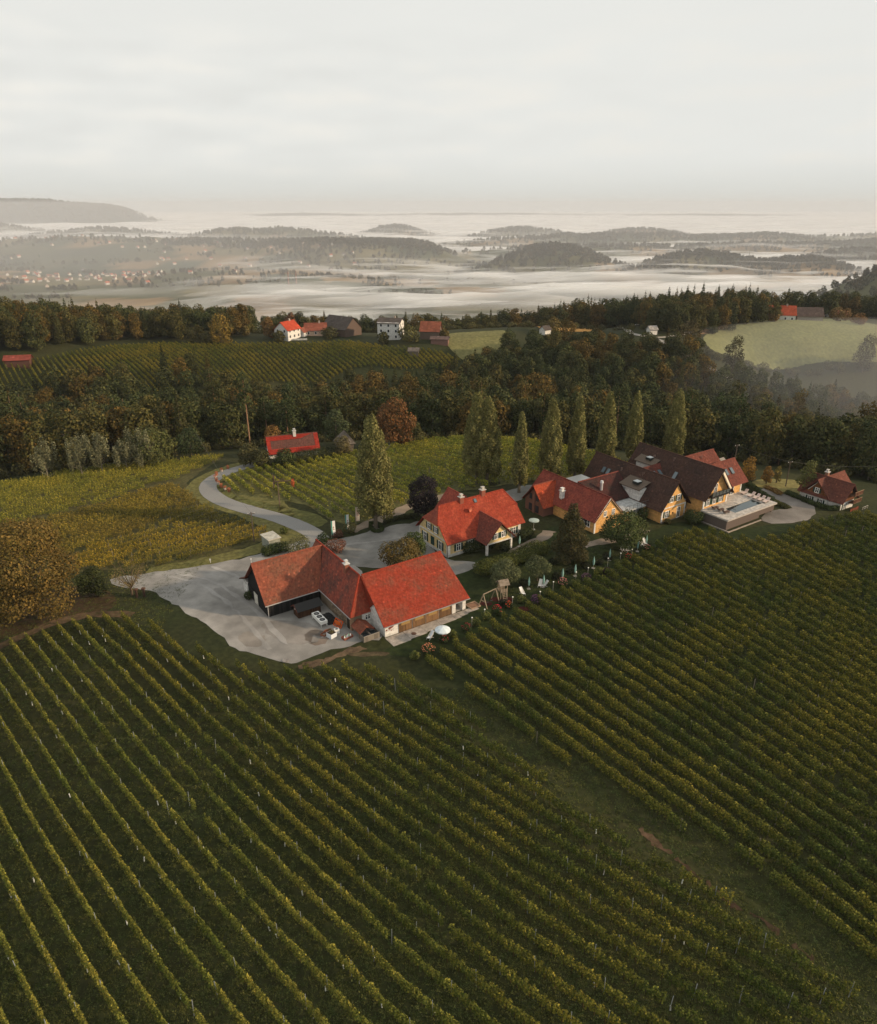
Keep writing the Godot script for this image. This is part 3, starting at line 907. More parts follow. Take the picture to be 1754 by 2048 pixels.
func shrub(called: String, label: String, category: String, p: Vector2, h: float, r: float, tone: Color, tip: Color, group := "", n := 0) -> Node3D:
	var l := [[Vector3(0, h * 0.45, 0), Vector3(r * 0.8, h * 0.5, r * 0.8)]]
	for i in 5:
		var a := i * 2.4 + rf(-0.4, 0.4)
		l.append([Vector3(cos(a) * r * 0.5, h * rf(0.3, 0.6), sin(a) * r * 0.5), Vector3(r * 0.5, h * 0.36, r * 0.5)])
	var o := thing(called, label, category, on(p), 0.0, group)
	part("foliage", crown(l, n if n > 0 else int(160 + 210.0 * h * r), 0.22, tone, tip).mesh(M["leaves"]), o)
	return o

func standing_trees() -> void:
	var dk := Color(0.045, 0.058, 0.020)
	# the poplars, each with its own height
	poplar(Vector2(-13.3, -139.3), 25.0, 4.6, "tall lone poplar standing in a ring of hedge at the car park's edge")
	poplar(Vector2(9.4, -166.5), 23.0, 4.2, "tallest and broadest poplar, left stem of the close pair behind the yellow farmhouse")
	poplar(Vector2(11.9, -166), 22.0, 4.0, "poplar close against the right side of the broadest one behind the farmhouse")
	poplar(Vector2(19.2, -160.1), 20.0, 2.2, "slim poplar beside the gravel strip, next right of the close pair")
	poplar(Vector2(26.7, -163.4), 22.5, 3.3, "full poplar rising behind the peak of the brick barn")
	poplar(Vector2(33.5, -166.7), 22.3, 2.6, "pointed poplar with a bare stem foot right of the brick barn's peak")
	poplar(Vector2(42.1, -172.8), 21.5, 2.8, "poplar behind the left end of the hotel's long dark roof")
	poplar(Vector2(51.2, -181.2), 20.0, 2.7, "yellow green poplar just left of the hotel's highest roof peak")
	poplar(Vector2(62.4, -183), 21.0, 3.2, "dark poplar standing behind the hotel's highest ridge")
	# the big autumn trees at the left edge
	leafy("autumn_tree", "huge orange brown tree filling the left edge above the lower vineyard", "tree", Vector2(-66.5, -103.4), 18.0, 8.0, 2.0, 15000, 0.34, Color(0.082, 0.062, 0.018), Color(0.165, 0.105, 0.028), 13)
	leafy("autumn_tree", "olive brown tree at the frame's left edge in front of the orange one", "tree", Vector2(-72.9, -101.1), 13.5, 6.0, 1.0, 8000, 0.34, Color(0.075, 0.062, 0.018), Color(0.15, 0.105, 0.03), 10)
	leafy("dark_tree", "small round dark green tree between the orange tree and the bare one", "tree", Vector2(-60.5, -110.9), 5.8, 2.5, 0.3, 3200, 0.26, Color(0.032, 0.042, 0.015), Color(0.06, 0.066, 0.022), 7)
	sparse_tree()
	# the trees round the farmhouse
	leafy("purple_tree", "blackish purple cone shaped tree between the big poplar and the farmhouse", "tree", Vector2(-3.2, -144.9), 9.8, 3.9, 0.8, 7500, 0.30, Color(0.014, 0.013, 0.015), Color(0.030, 0.022, 0.026), 9)
	leafy("walnut_tree", "spreading brown green tree behind the red barn roof", "tree", Vector2(-6.7, -120.0), 6.3, 4.4, 0.8, 5200, 0.30, Color(0.075, 0.062, 0.020), Color(0.15, 0.105, 0.035), 8)
	leafy("green_tree", "dark green bushy tree at the back of the brown green one", "tree", Vector2(-4.4, -125.4), 5.6, 2.4, 0.8, 2200, 0.28, Color(0.040, 0.058, 0.018), Color(0.08, 0.10, 0.03), 6)
	conical("copper_tree", "tall copper tinged cone shaped tree in the hotel garden", Vector2(25.1, -123.1), 12.5, 4.3)
	leafy("garden_tree", "round dark green tree in front of the hotel's flat terrace", "tree", Vector2(36.6, -129.4), 7.6, 4.9, 1.0, 7800, 0.30, Color(0.040, 0.055, 0.018), Color(0.085, 0.10, 0.032), 10)
	leafy("willow_tree", "grey green round willow left of the climbing tower", "tree", Vector2(11.8, -114.0), 5.0, 2.9, 0.5, 4200, 0.24, Color(0.07, 0.08, 0.038), Color(0.125, 0.135, 0.06), 7)
	leafy("willow_tree", "grey green willow on a clear stem right of the other willow", "tree", Vector2(18.0, -115.9), 4.7, 2.5, 1.6, 3400, 0.24, Color(0.06, 0.072, 0.032), Color(0.11, 0.12, 0.055), 7)
	leafy("red_tree", "broad tree with a red lit top at the far edge of the vineyard", "tree", Vector2(-12.7, -200.5), 14.5, 6.0, 1.0, 5200, 0.5, Color(0.085, 0.052, 0.022), Color(0.20, 0.085, 0.03), 9)
	leafy("green_tree", "dark tree joined to the right flank of the red topped one", "tree", Vector2(-7.5, -203.5), 7.0, 3.6, 0.5, 1800, 0.5, Color(0.05, 0.055, 0.02), Color(0.09, 0.085, 0.03), 6)
	leafy("orchard_tree", "small orange tree behind the red roofed cottage", "tree", Vector2(-49.0, -204.8), 7.5, 3.4, 1.0, 1500, 0.45, Color(0.13, 0.075, 0.025), Color(0.22, 0.12, 0.035), 6)
	leafy("orchard_tree", "dark green tree growing before the cottage's red roof", "tree", Vector2(-40.5, -180.8), 5.2, 2.8, 0.3, 1700, 0.36, Color(0.032, 0.045, 0.016), Color(0.07, 0.078, 0.025), 6)
	leafy("green_tree", "pale green tree behind the grey hut at the wood's edge", "tree", Vector2(-31.1, -209.4), 11.0, 4.4, 0.5, 1900, 0.5, Color(0.05, 0.065, 0.028), Color(0.09, 0.105, 0.045), 7)
	leafy("green_tree", "grey brown tree standing before the small hut", "tree", Vector2(-26.2, -189.9), 6.2, 2.6, 0.5, 1100, 0.4, Color(0.09, 0.08, 0.035), Color(0.15, 0.12, 0.05), 6)
	leafy("orchard_tree", "olive tree left of the cottage's white gable", "tree", Vector2(-50.6, -183.0), 6.0, 3.8, 0.3, 1900, 0.4, Color(0.055, 0.055, 0.022), Color(0.10, 0.09, 0.035), 7)
	leafy("orchard_tree", "round dusky tree on the lane between the olive tree and the cottage", "tree", Vector2(-46.3, -179.9), 5.2, 3.2, 0.3, 1500, 0.4, Color(0.045, 0.045, 0.018), Color(0.085, 0.08, 0.03), 6)
	leafy("round_tree", "round dark tree alone at the wood's edge left of the lane", "tree", Vector2(-70.7, -196.1), 9.0, 4.2, 0.3, 2000, 0.45, Color(0.03, 0.045, 0.02), Color(0.06, 0.075, 0.03), 7)
	leafy("broad_tree", "broad green tree at the wood's edge beside the pale willows", "tree", Vector2(-78.8, -187.2), 10.5, 7.5, 0.5, 3600, 0.5, Color(0.05, 0.06, 0.02), Color(0.10, 0.10, 0.03), 10)
	# pale willows along the edge of the wood
	var pale := ["pale silvery willow first from the left along the wood's edge", "pale silvery willow second from the left, broader than its neighbours", "pale willow with the most upright plumes in the middle of the group", "pale willow with spread plumes, right of the upright one", "narrow pale willow at the right end of the group"]
	var xs := [118, 172, 205, 245, 272]
	for i in 5:
		var l := []
		for k in 16:
			var a := k * 2.4
			var o := rf(0.5, 3.2)
			l.append([Vector3(cos(a) * o, rf(5.0, 10.0) - o * 0.5, sin(a) * o), Vector3(0.75, 2.8, 0.75)])
		tree("willow_tree", pale[i], "willow", on(Vector2(-90.0, -180.1) + Vector2((xs[i] - 200) * 0.145, (xs[i] - 200) * -0.045)), trunk_mesh(6.0, 0.14, Color(0.2, 0.18, 0.14), 7, 3.0, 0.15), crown(l, 2300, 0.34, Color(0.10, 0.105, 0.055), Color(0.19, 0.18, 0.10)).mesh(M["leaves"]))
	# small trees by the hotel and the chalet
	leafy("lit_tree", "light green slender tree at the chalet's left corner", "tree", Vector2(86.6, -158.5), 9.0, 2.2, 0.8, 1900, 0.34, Color(0.075, 0.085, 0.028), Color(0.15, 0.14, 0.045), 8)
	leafy("orchard_tree", "orange shrubby tree behind the hotel's right wing", "tree", Vector2(77.3, -169.1), 6.5, 2.2, 0.2, 1000, 0.36, Color(0.16, 0.09, 0.02), Color(0.25, 0.14, 0.03), 6)
	leafy("orchard_tree", "orange brown young tree at the edge of the sunlit grass", "tree", Vector2(81.2, -167.0), 5.0, 1.4, 0.2, 600, 0.34, Color(0.16, 0.09, 0.025), Color(0.24, 0.13, 0.03), 5)
	leafy("orchard_tree", "small pointed young tree between two poles on the sunlit grass", "tree", Vector2(84.3, -168.3), 4.6, 1.0, 0.3, 420, 0.3, Color(0.13, 0.11, 0.03), Color(0.2, 0.15, 0.04), 5)


# a nearly bare tree: twigs with a few leaves
func sparse_tree() -> void:
	var b := MB.new()
	b.col = Color(0.12, 0.09, 0.06)
	b.limb(Vector3(0, -0.3, 0), Vector3(0, 2.0, 0), 0.22, 0.17)
	var f := MB.new()
	for i in 26:
		var a := i * 2.4
		var e := Vector3(cos(a) * rf(1.5, 4.2), rf(3.0, 6.4), sin(a) * rf(1.5, 4.2))
		b.limb(Vector3(0, rf(1.2, 2.0), 0), e, 0.07, 0.012, 5)
		for k in 34:
			var p := Vector3(0, 1.8, 0).lerp(e, rf(0.45, 1.08)) + Vector3(rf(-0.6, 0.6), rf(-0.5, 0.5), rf(-0.6, 0.6))
			f.col = Color(0.14, 0.11, 0.045) * rf(0.7, 1.4)
			leaf(f, p, Vector3(rf(-1, 1), rf(-0.2, 1), rf(-1, 1)).normalized(), 0.2, 0.16)
	tree("walnut_tree", "half bare tree with thin brown leaves over the gate to the yard", "tree", on(Vector2(-54.0, -111.1)), b.mesh(M["bark"]), f.mesh(M["leaves"]))

func conical(called: String, label: String, p: Vector2, h: float, r: float) -> void:
	var l := []
	for i in 22:
		var t := i / 22.0
		var a := i * 2.4
		var o := r * 0.66 * pow(1.0 - t, 0.75) * (0.6 + 0.4 * smoothstep(0.0, 0.12, t))
		l.append([Vector3(cos(a) * o, lerpf(h * 0.12, h * 0.95, t), sin(a) * o), Vector3(r * 0.42 * (1.0 - 0.72 * t), h * 0.10, r * 0.42 * (1.0 - 0.72 * t))])
	l.append([Vector3(0, h * 0.45, 0), Vector3(r * 0.6, h * 0.38, r * 0.6)])
	tree(called, label, "tree", on(p), trunk_mesh(h * 0.8, 0.25, Color(0.1, 0.07, 0.05), 4, 1.5), crown(l, 11000, 0.27, Color(0.040, 0.042, 0.018), Color(0.085, 0.066, 0.024)).mesh(M["leaves"]))


# ---------------------------------------------------------------- building pieces
const RED := Color(0.31, 0.050, 0.027)
const OLD_RED := Color(0.285, 0.088, 0.052)
const WHITE := Color(0.80, 0.79, 0.75)
const OCHRE := Color(0.80, 0.455, 0.165)
const CREAM := Color(0.79, 0.60, 0.30)
const GREEN := Color(0.022, 0.050, 0.042)
const BROWN := Color(0.085, 0.047, 0.036)

# one roof slope: a thin slab with courses of tiles, each tile its own face, lapped and slightly uneven
func slope(parent: Node, el: Vector3, er: Vector3, rr: Vector3, rl: Vector3, col: Color, patch := Color(0.14, 0.07, 0.05), amount := 0.2, tw := 0.32, course := 0.36, called := "roof_slope") -> void:
	var n := (er - el).cross(rl - el)
	if n.length() < 0.001:
		n = (er - el).cross(rr - el)
	n = n.normalized()
	if n.y < 0:
		n = -n
	var b := MB.new()
	b.col = col * 0.8
	var d := -n * 0.12
	b.quad(el, er, rr, rl)
	b.quad(el + d, er + d, rr + d, rl + d)
	b.quad(el, er, er + d, el + d)
	b.quad(el, rl, rl + d, el + d)
	b.quad(er, rr, rr + d, er + d)
	var rows := int(ceil(maxf((rl - el).length(), (rr - er).length()) / course))
	var sd := rf(0, 500)
	for i in rows:
		var t0 := float(i) / rows
		var t1 := minf(1.0, (i + 1.1) / rows)
		var a0 := el.lerp(rl, t0)
		var b0 := er.lerp(rr, t0)
		var a1 := el.lerp(rl, t1)
		var b1 := er.lerp(rr, t1)
		var w := (b0 - a0).length()
		var m := maxi(1, int(round(w / tw)))
		for j in m:
			var s0 := float(j) / m
			var s1 := (j + 1.0) / m
			var lift := n * (0.05 + rf(-0.008, 0.012))
			var lo := n * 0.014
			var p0 := a0.lerp(b0, s0)
			var p1 := a0.lerp(b0, s1)
			var g := noise.get_noise_3d(p0.x * 0.22 + sd, p0.y * 0.22, p0.z * 0.22)
			var g2 := fine.get_noise_3d(p0.x * 1.1 + sd, p0.y * 1.1, p0.z * 1.1)
			var k := clampf(amount * (1.0 + g * 3.2 + g2 * 1.1), 0, 1)
			b.col = col.lerp(patch, k * rf(0.5, 1.0)) * rf(0.82, 1.18)
			if rng.randf() < amount * 0.04:
				b.col = b.col.lerp(col * 2.0, 0.5)
			b.col.a = 1.0
			b.quad(p0 + lift, p1 + lift, a1.lerp(b1, s1) + lo, a1.lerp(b1, s0) + lo)
			b.quad(p0 + lift, p1 + lift, p1, p0)
	part(called, b.mesh(M["tiles"]), parent)

# a line of half-round cap tiles
func caps(parent: Node, a: Vector3, b: Vector3, col: Color, called := "ridge_cap") -> void:
	var m := MB.new()
	var n := int(maxf(2, (b - a).length() / 0.42))
	var s := (b - a).normalized().cross(Vector3.UP).normalized()
	for i in n:
		var p := a.lerp(b, float(i) / n)
		var q := a.lerp(b, (i + 1.12) / n)
		m.col = col * rf(0.8, 1.15)
		m.col.a = 1.0
		var up := Vector3(0, 0.05, 0)
		for f in [[-0.17, -0.06, -0.09, 0.10], [-0.09, 0.10, 0.09, 0.10], [0.09, 0.10, 0.17, -0.06]]:
			m.quad(p + s * f[0] + Vector3(0, f[1], 0) + up * 1.3, p + s * f[2] + Vector3(0, f[3], 0) + up * 1.3, q + s * f[2] + Vector3(0, f[3], 0) + up * 0.6, q + s * f[0] + Vector3(0, f[1], 0) + up * 0.6)
		m.quad(p + s * -0.17 + up * 0.1, p + s * -0.09 + up * 3.3, p + s * 0.09 + up * 3.3, p + s * 0.17 + up * 0.1)
	part(called, m.mesh(M["tiles"]), parent)

# a gabled roof over the outline x0..x1, z0..z1; the ridge runs along x or along z at "at"
func gable_roof(parent: Node, x0: float, z0: float, x1: float, z1: float, eave0: float, eave1: float, ridge: float, at: float, along_x: bool, col: Color, patch: Color, amount := 0.2, cap := true) -> void:
	if along_x:
		slope(parent, Vector3(x0, eave1, z1), Vector3(x1, eave1, z1), Vector3(x1, ridge, at), Vector3(x0, ridge, at), col, patch, amount)
		slope(parent, Vector3(x1, eave0, z0), Vector3(x0, eave0, z0), Vector3(x0, ridge, at), Vector3(x1, ridge, at), col, patch, amount)
		if cap:
			caps(parent, Vector3(x0, ridge, at), Vector3(x1, ridge, at), col)
	else:
		slope(parent, Vector3(x0, eave0, z0), Vector3(x0, eave0, z1), Vector3(at, ridge, z1), Vector3(at, ridge, z0), col, patch, amount)
		slope(parent, Vector3(x1, eave1, z1), Vector3(x1, eave1, z0), Vector3(at, ridge, z0), Vector3(at, ridge, z1), col, patch, amount)
		if cap:
			caps(parent, Vector3(at, ridge, z0), Vector3(at, ridge, z1), col)

# walls with gables: a closed body under a gabled roof
func gable_walls(parent: Node, x0: float, z0: float, x1: float, z1: float, eave0: float, eave1: float, ridge: float, at: float, along_x: bool, material: Material, col: Color, base := -0.6, called := "wall") -> MeshInstance3D:
	var b := MB.new()
	b.col = col
	var s := []
	var e := []
	if along_x:
		s = [Vector3(x0, base, z0), Vector3(x0, base, z1), Vector3(x0, eave1, z1), Vector3(x0, ridge, at), Vector3(x0, eave0, z0)]
		for p in s:
			e.append(Vector3(x1, p.y, p.z))
	else:
		s = [Vector3(x0, base, z0), Vector3(x1, base, z0), Vector3(x1, eave1, z0), Vector3(at, ridge, z0), Vector3(x0, eave0, z0)]
		for p in s:
			e.append(Vector3(p.x, p.y, z1))
	b.poly(PackedVector3Array(s))
	b.poly(PackedVector3Array(e))
	for i in 5:
		var j := (i + 1) % 5
		b.quad(s[i], s[j], e[j], e[i])
	return part(called, b.mesh(material), parent)

var kit := {}

func kit_box(key: String, a: Vector3, b: Vector3, material: String, col: Color) -> Mesh:
	if not kit.has(key):
		kit[key] = boxmesh(a, b, M[material], col)
	return kit[key]

# a window on a wall: p is the middle of its sill line on the wall's face; face turns it (0 looks along +z, 90 along +x, -90 along -x)
func window(parent: Node, p: Vector3, face: float, w: float, h: float, shutters := true, shutter_col := GREEN, frame_col := WHITE) -> void:
	var key := "win%.2f_%.2f_%s" % [w, h, frame_col]
	if not kit.has(key):
		var b := MB.new()
		b.col = frame_col
		var t := 0.11
		b.box(Vector3(-w / 2 - t, -t, 0), Vector3(-w / 2, h + t, 0.07))
		b.box(Vector3(w / 2, -t, 0), Vector3(w / 2 + t, h + t, 0.07))
		b.box(Vector3(-w / 2, -t, 0), Vector3(w / 2, 0, 0.10))
		b.box(Vector3(-w / 2, h, 0), Vector3(w / 2, h + t, 0.07))
		b.box(Vector3(-0.045, 0, 0), Vector3(0.045, h, 0.055))
		b.box(Vector3(-w / 2, h * 0.62, 0), Vector3(-0.045, h * 0.62 + 0.05, 0.05))
		b.box(Vector3(0.045, h * 0.62, 0), Vector3(w / 2, h * 0.62 + 0.05, 0.05))
		kit[key] = b.mesh(M["plain"])
	var o := part("window", kit[key], parent, null, p, deg_to_rad(face))
	var g := kit_box("pane%.2f_%.2f" % [w, h], Vector3(-w / 4 + 0.02, 0.01, 0.005), Vector3(w / 4 - 0.03, h - 0.01, 0.02), "pane", Color(0.03, 0.035, 0.04))
	part("pane", g, o, null, Vector3(-w / 4, 0, 0))
	part("pane", g, o, null, Vector3(w / 4, 0, 0))
	if shutters:
		var sw := w * 0.52
		var key2 := "sh%.2f_%.2f_%s" % [w, h, shutter_col]
		if not kit.has(key2):
			var b := MB.new()
			b.col = shutter_col
			b.box(Vector3(-sw / 2, -0.03, 0.02), Vector3(sw / 2, h + 0.03, 0.05))
			for k in int(h / 0.14):
				b.box(Vector3(-sw / 2 + 0.05, 0.03 + k * 0.14, 0.05), Vector3(sw / 2 - 0.05, 0.11 + k * 0.14, 0.075))
			kit[key2] = b.mesh(M["plain"])
		for s in [-1, 1]:
			part("shutter", kit[key2], o, null, Vector3(s * (w / 2 + 0.12 + sw / 2), 0, 0))

func skylight(parent: Node, p: Vector3, slope_deg: float, face: float, w := 0.8, h := 1.3) -> void:
	var fr := MB.new()
	fr.col = Color(0.07, 0.07, 0.07)
	fr.box(Vector3(-w / 2 - 0.1, 0.0, -h / 2 - 0.1), Vector3(w / 2 + 0.1, 0.13, h / 2 + 0.1))
	var o := part("skylight", fr.mesh(M["metal"]), parent, null, p)
	o.basis = Basis(Vector3.UP, deg_to_rad(face)) * Basis(Vector3.RIGHT, deg_to_rad(slope_deg))
	part("pane", kit_box("skyp%.2f%.2f" % [w, h], Vector3(-w / 2, 0.13, -h / 2), Vector3(w / 2, 0.155, h / 2), "pane", Color(0.10, 0.13, 0.15)), o)

func chimney(parent: Node, p: Vector3, w: float, d: float, h: float, col: Color, cap: Color) -> void:
	var b := MB.new()
	b.col = col
	b.box(Vector3(-w / 2, -0.9, -d / 2), Vector3(w / 2, h, d / 2))
	var o := part("chimney", b.mesh(M["stone"]), parent, null, p)
	var c := MB.new()
	c.col = cap
	c.box(Vector3(-w / 2 - 0.13, h, -d / 2 - 0.13), Vector3(w / 2 + 0.13, h + 0.13, d / 2 + 0.13))
	c.box(Vector3(-w / 4, h + 0.13, -d / 4), Vector3(w / 4, h + 0.55, d / 4))
	c.box(Vector3(-w / 2.6, h + 0.55, -d / 2.6), Vector3(w / 2.6, h + 0.66, d / 2.6))
	part("chimney_cap", c.mesh(M["concrete"]), o)

func box_part(parent: Node, called: String, a: Vector3, b: Vector3, material: String, col: Color) -> MeshInstance3D:
	return part(called, boxmesh(a, b, M[material], col), parent)

# upright boards side by side, each a part
func boards(parent: Node, a: Vector3, b: Vector3, h: float, n: int, out: Vector3, material: String, col: Color, called := "board") -> void:
	var w := (b - a).length() / n
	var dir := (b - a).normalized()
	var shapes := []
	for k in 4:
		var m := MB.new()
		m.col = col * rf(0.65, 1.35)
		m.col.a = 1.0
		m.box(Vector3(0.012, 0, 0), Vector3(w - 0.012, h, 0.035 + k * 0.006))
		shapes.append(m.mesh(M[material]))
	for i in n:
		var o := part(called, shapes[rng.randi() % 4], parent, null, a + dir * w * i + out * 0.004)
		o.rotation.y = atan2(-dir.z, dir.x)

func railing(parent: Node, a: Vector3, b: Vector3, h: float, col: Color, called := "railing") -> void:
	var m := MB.new()
	m.col = col
	m.bar(a + Vector3(0, h, 0), b + Vector3(0, h, 0), 0.06, 0.06)
	m.bar(a + Vector3(0, 0.12, 0), b + Vector3(0, 0.12, 0), 0.03, 0.03)
	m.bar(a + Vector3(0, h * 0.55, 0), b + Vector3(0, h * 0.55, 0), 0.025, 0.025)
	var n := int(maxf(2, (b - a).length() / 1.1))
	for i in n + 1:
		var p := a.lerp(b, float(i) / n)
		m.bar(p, p + Vector3(0, h, 0), 0.05, 0.05)
	part(called, m.mesh(M["metal"]), parent)

func gutter(parent: Node, a: Vector3, b: Vector3, col := Color(0.35, 0.36, 0.36)) -> void:
	var m := MB.new()
	m.col = col
	m.bar(a, b, 0.13, 0.11)
	part("gutter", m.mesh(M["metal"]), parent)

func at2(p: Vector2, y := 0.0) -> Vector3:
	return Vector3(p.x, y, p.y)

const YAW := 0.5934  # the farm's buildings all stand at 34 degrees

func buildings() -> void:
	barn()
	farmhouse()
	hotel()
	chalet()
	cottage()

func barn() -> void:
	var o := thing("barn", "L shaped barn with weathered red tile roofs beside the gravel yard", "barn", Vector3(-12, 0, -112), YAW)
	var moss := Color(0.17, 0.085, 0.055)
	# left wing of black boards with a lean-to at the back
	gable_walls(o, -18.2, -11.0, -6.0, -2.0, 3.6, 2.45, 7.7, -6.6, true, M["timber"], Color(0.030, 0.029, 0.029), -0.5)
	slope(o, Vector3(-18.8, 2.4, -1.6), Vector3(-8.9, 2.4, -1.6), Vector3(-5.9, 8.1, -6.6), Vector3(-18.8, 8.1, -6.6), OLD_RED, moss, 0.42)
	slope(o, Vector3(-3.0, 3.4, -11.2), Vector3(-18.8, 3.4, -11.2), Vector3(-18.8, 8.1, -6.6), Vector3(-5.9, 8.1, -6.6), OLD_RED, moss, 0.30)
	slope(o, Vector3(-3.0, 2.3, -13.7), Vector3(-18.9, 2.3, -13.7), Vector3(-18.9, 3.42, -11.15), Vector3(-3.0, 3.42, -11.15), Color(0.12, 0.055, 0.04), moss, 0.4)
	caps(o, Vector3(-18.8, 8.1, -6.6), Vector3(-5.9, 8.1, -6.6), OLD_RED)
	box_part(o, "lean_to_wall", Vector3(-18.2, -0.5, -13.3), Vector3(-6.0, 2.3, -11.0), "plaster", WHITE)
	boards(o, Vector3(-18.26, 0.0, -11.0), Vector3(-18.26, 0.0, -2.0), 2.4, 30, Vector3(-1, 0, 0), "timber", Color(0.032, 0.031, 0.031))
	boards(o, Vector3(-18.2, 0.0, -1.96), Vector3(-9.0, 0.0, -1.96), 2.35, 30, Vector3(0, 0, 1), "timber", Color(0.035, 0.033, 0.032))
	box_part(o, "door", Vector3(-18.36, 0.0, -8.1), Vector3(-18.3, 2.1, -6.4), "plaster", Color(0.72, 0.69, 0.6))
	box_part(o, "white_plinth", Vector3(-18.38, 0.0, -13.2), Vector3(-18.2, 1.9, -10.9), "plaster", WHITE)
	window(o, Vector3(-18.4, 1.0, -11.6), -90, 0.5, 0.6, false)
	gutter(o, Vector3(-18.8, 2.36, -1.52), Vector3(-9.0, 2.36, -1.52), Color(0.55, 0.56, 0.55))
	box_part(o, "downpipe", Vector3(-18.32, 0, -1.95), Vector3(-18.22, 2.3, -1.85), "metal", Color(0.5, 0.5, 0.5))
	# middle wing of rubble stone
	gable_walls(o, -8.7, -9.0, -2.6, 9.4, 2.8, 2.8, 2.9, -5.6, false, M["stone"], Color(0.34, 0.26, 0.18), -0.5, "stone_wall")
	stones(o)
	slope(o, Vector3(-9.1, 2.6, -1.75), Vector3(-9.1, 2.6, 9.8), Vector3(-5.6, 8.0, 6.8), Vector3(-5.6, 8.0, -6.6), Color(0.29, 0.075, 0.05), Color(0.11, 0.06, 0.05), 0.5)
	slope(o, Vector3(-9.1, 2.6, 9.8), Vector3(-2.1, 2.6, 9.8), Vector3(-5.6, 8.0, 6.8), Vector3(-5.6, 8.0, 6.8), RED, moss, 0.2)
	slope(o, Vector3(-2.1, 2.6, 9.8), Vector3(-2.1, 2.6, -9.5), Vector3(-5.6, 8.0, -9.5), Vector3(-5.6, 8.0, 6.8), OLD_RED, moss, 0.3)
	slope(o, Vector3(-9.1, 2.6, -9.5), Vector3(-9.1, 2.6, -6.0), Vector3(-5.6, 8.0, -6.0), Vector3(-5.6, 8.0, -9.5), OLD_RED, moss, 0.4)
	caps(o, Vector3(-5.6, 8.02, -9.5), Vector3(-5.6, 8.02, 6.8), RED)
	caps(o, Vector3(-9.05, 2.66, 9.75), Vector3(-5.6, 8.0, 6.8), RED * 1.15)
	gutter(o, Vector3(-9.2, 2.55, -1.7), Vector3(-9.2, 2.55, 9.9))
	chimney(o, Vector3(-6.0, 7.3, 3.0), 0.75, 0.75, 1.3, Color(0.33, 0.13, 0.09), Color(0.72, 0.72, 0.7))
	box_part(o, "door", Vector3(-8.82, 0, 8.0), Vector3(-8.72, 2.0, 8.9), "timber", Color(0.05, 0.04, 0.03))
	box_part(o, "door_frame", Vector3(-8.78, 0, 7.8), Vector3(-8.71, 2.2, 9.1), "plaster", Color(0.4, 0.36, 0.3))
	box_part(o, "quoin", Vector3(-8.8, 0, 9.0), Vector3(-8.3, 2.6, 9.5), "stone", Color(0.42, 0.27, 0.17))
	box_part(o, "plaster_panel", Vector3(-6.8, -0.3, 9.35), Vector3(-4.9, 2.6, 9.5), "plaster", WHITE)
	window(o, Vector3(-5.8, 1.25, 9.5), 0, 0.85, 0.8, false)
	# right wing: white walls, board doors, an open bay at the end
	gable_walls(o, -5.3, 1.4, 7.6, 14.2, 2.6, 2.3, 7.5, 7.0, true, M["plaster"], WHITE, -0.5, "white_wall")
	slope(o, Vector3(-5.7, 2.15, 14.6), Vector3(11.0, 2.15, 14.6), Vector3(10.2, 8.0, 7.0), Vector3(-5.3, 8.0, 7.0), RED, moss, 0.26)
	slope(o, Vector3(10.2, 2.6, 1.0), Vector3(-2.5, 2.6, 1.0), Vector3(-5.0, 8.0, 7.0), Vector3(10.2, 8.0, 7.0), RED, moss, 0.2)
	caps(o, Vector3(-5.3, 8.02, 7.0), Vector3(10.2, 8.02, 7.0), RED)
	slope(o, Vector3(-5.38, 3.3, 9.7), Vector3(-5.42, 4.75, 11.2), Vector3(-5.38, 7.95, 7.05), Vector3(-5.38, 7.95, 7.0), RED, moss, 0.2)
	gutter(o, Vector3(-5.7, 2.1, 14.7), Vector3(11.0, 2.1, 14.7))
	box_part(o, "bay_floor", Vector3(7.6, -0.5, 1.6), Vector3(10.4, 0.08, 14.1), "concrete", Color(0.45, 0.43, 0.4))
	box_part(o, "bay_wall", Vector3(10.1, -0.5, 1.6), Vector3(10.4, 2.8, 13.4), "plaster", WHITE)
	box_part(o, "bay_wall", Vector3(7.6, -0.5, 1.4), Vector3(10.4, 2.8, 1.6), "plaster", WHITE)
	box_part(o, "pillar", Vector3(9.75, -0.3, 13.4), Vector3(10.4, 2.25, 14.25), "plaster", WHITE)
	box_part(o, "pillar", Vector3(7.6, -0.3, 13.6), Vector3(8.3, 2.25, 14.28), "plaster", WHITE)
	for k in 4:
		var x0 := -2.8 + k * 2.6
		boards(o, Vector3(x0, 0.05, 14.24), Vector3(x0 + 2.5, 0.05, 14.24), 2.15, 9, Vector3(0, 0, 1), "timber", Color(0.26, 0.15, 0.075))
		box_part(o, "door_panel", Vector3(x0 + 0.45, 1.25, 14.29), Vector3(x0 + 2.05, 2.1, 14.33), "timber", Color(0.47, 0.30, 0.115))
	# the painted emblem on the white wall: a brown lozenge shaped sign with its two smaller marks
	var s := MB.new()
	s.col = Color(0.19, 0.06, 0.045)
	s.poly(PackedVector3Array([Vector3(-4.72, 1.45, 14.225), Vector3(-4.55, 1.2, 14.225), Vector3(-3.85, 1.45, 14.225), Vector3(-3.5, 1.8, 14.225), Vector3(-3.75, 2.02, 14.225), Vector3(-4.3, 1.92, 14.225)]))
	s.poly(PackedVector3Array([Vector3(-4.3, 1.02, 14.225), Vector3(-4.1, 0.86, 14.225), Vector3(-3.9, 1.05, 14.225)]))
	s.box(Vector3(-5.12, 1.12, 14.2), Vector3(-4.88, 1.36, 14.23))
	s.box(Vector3(-4.65, 1.10, 14.2), Vector3(-3.7, 1.13, 14.226))
	part("sign", s.mesh(M["plain"]), o)
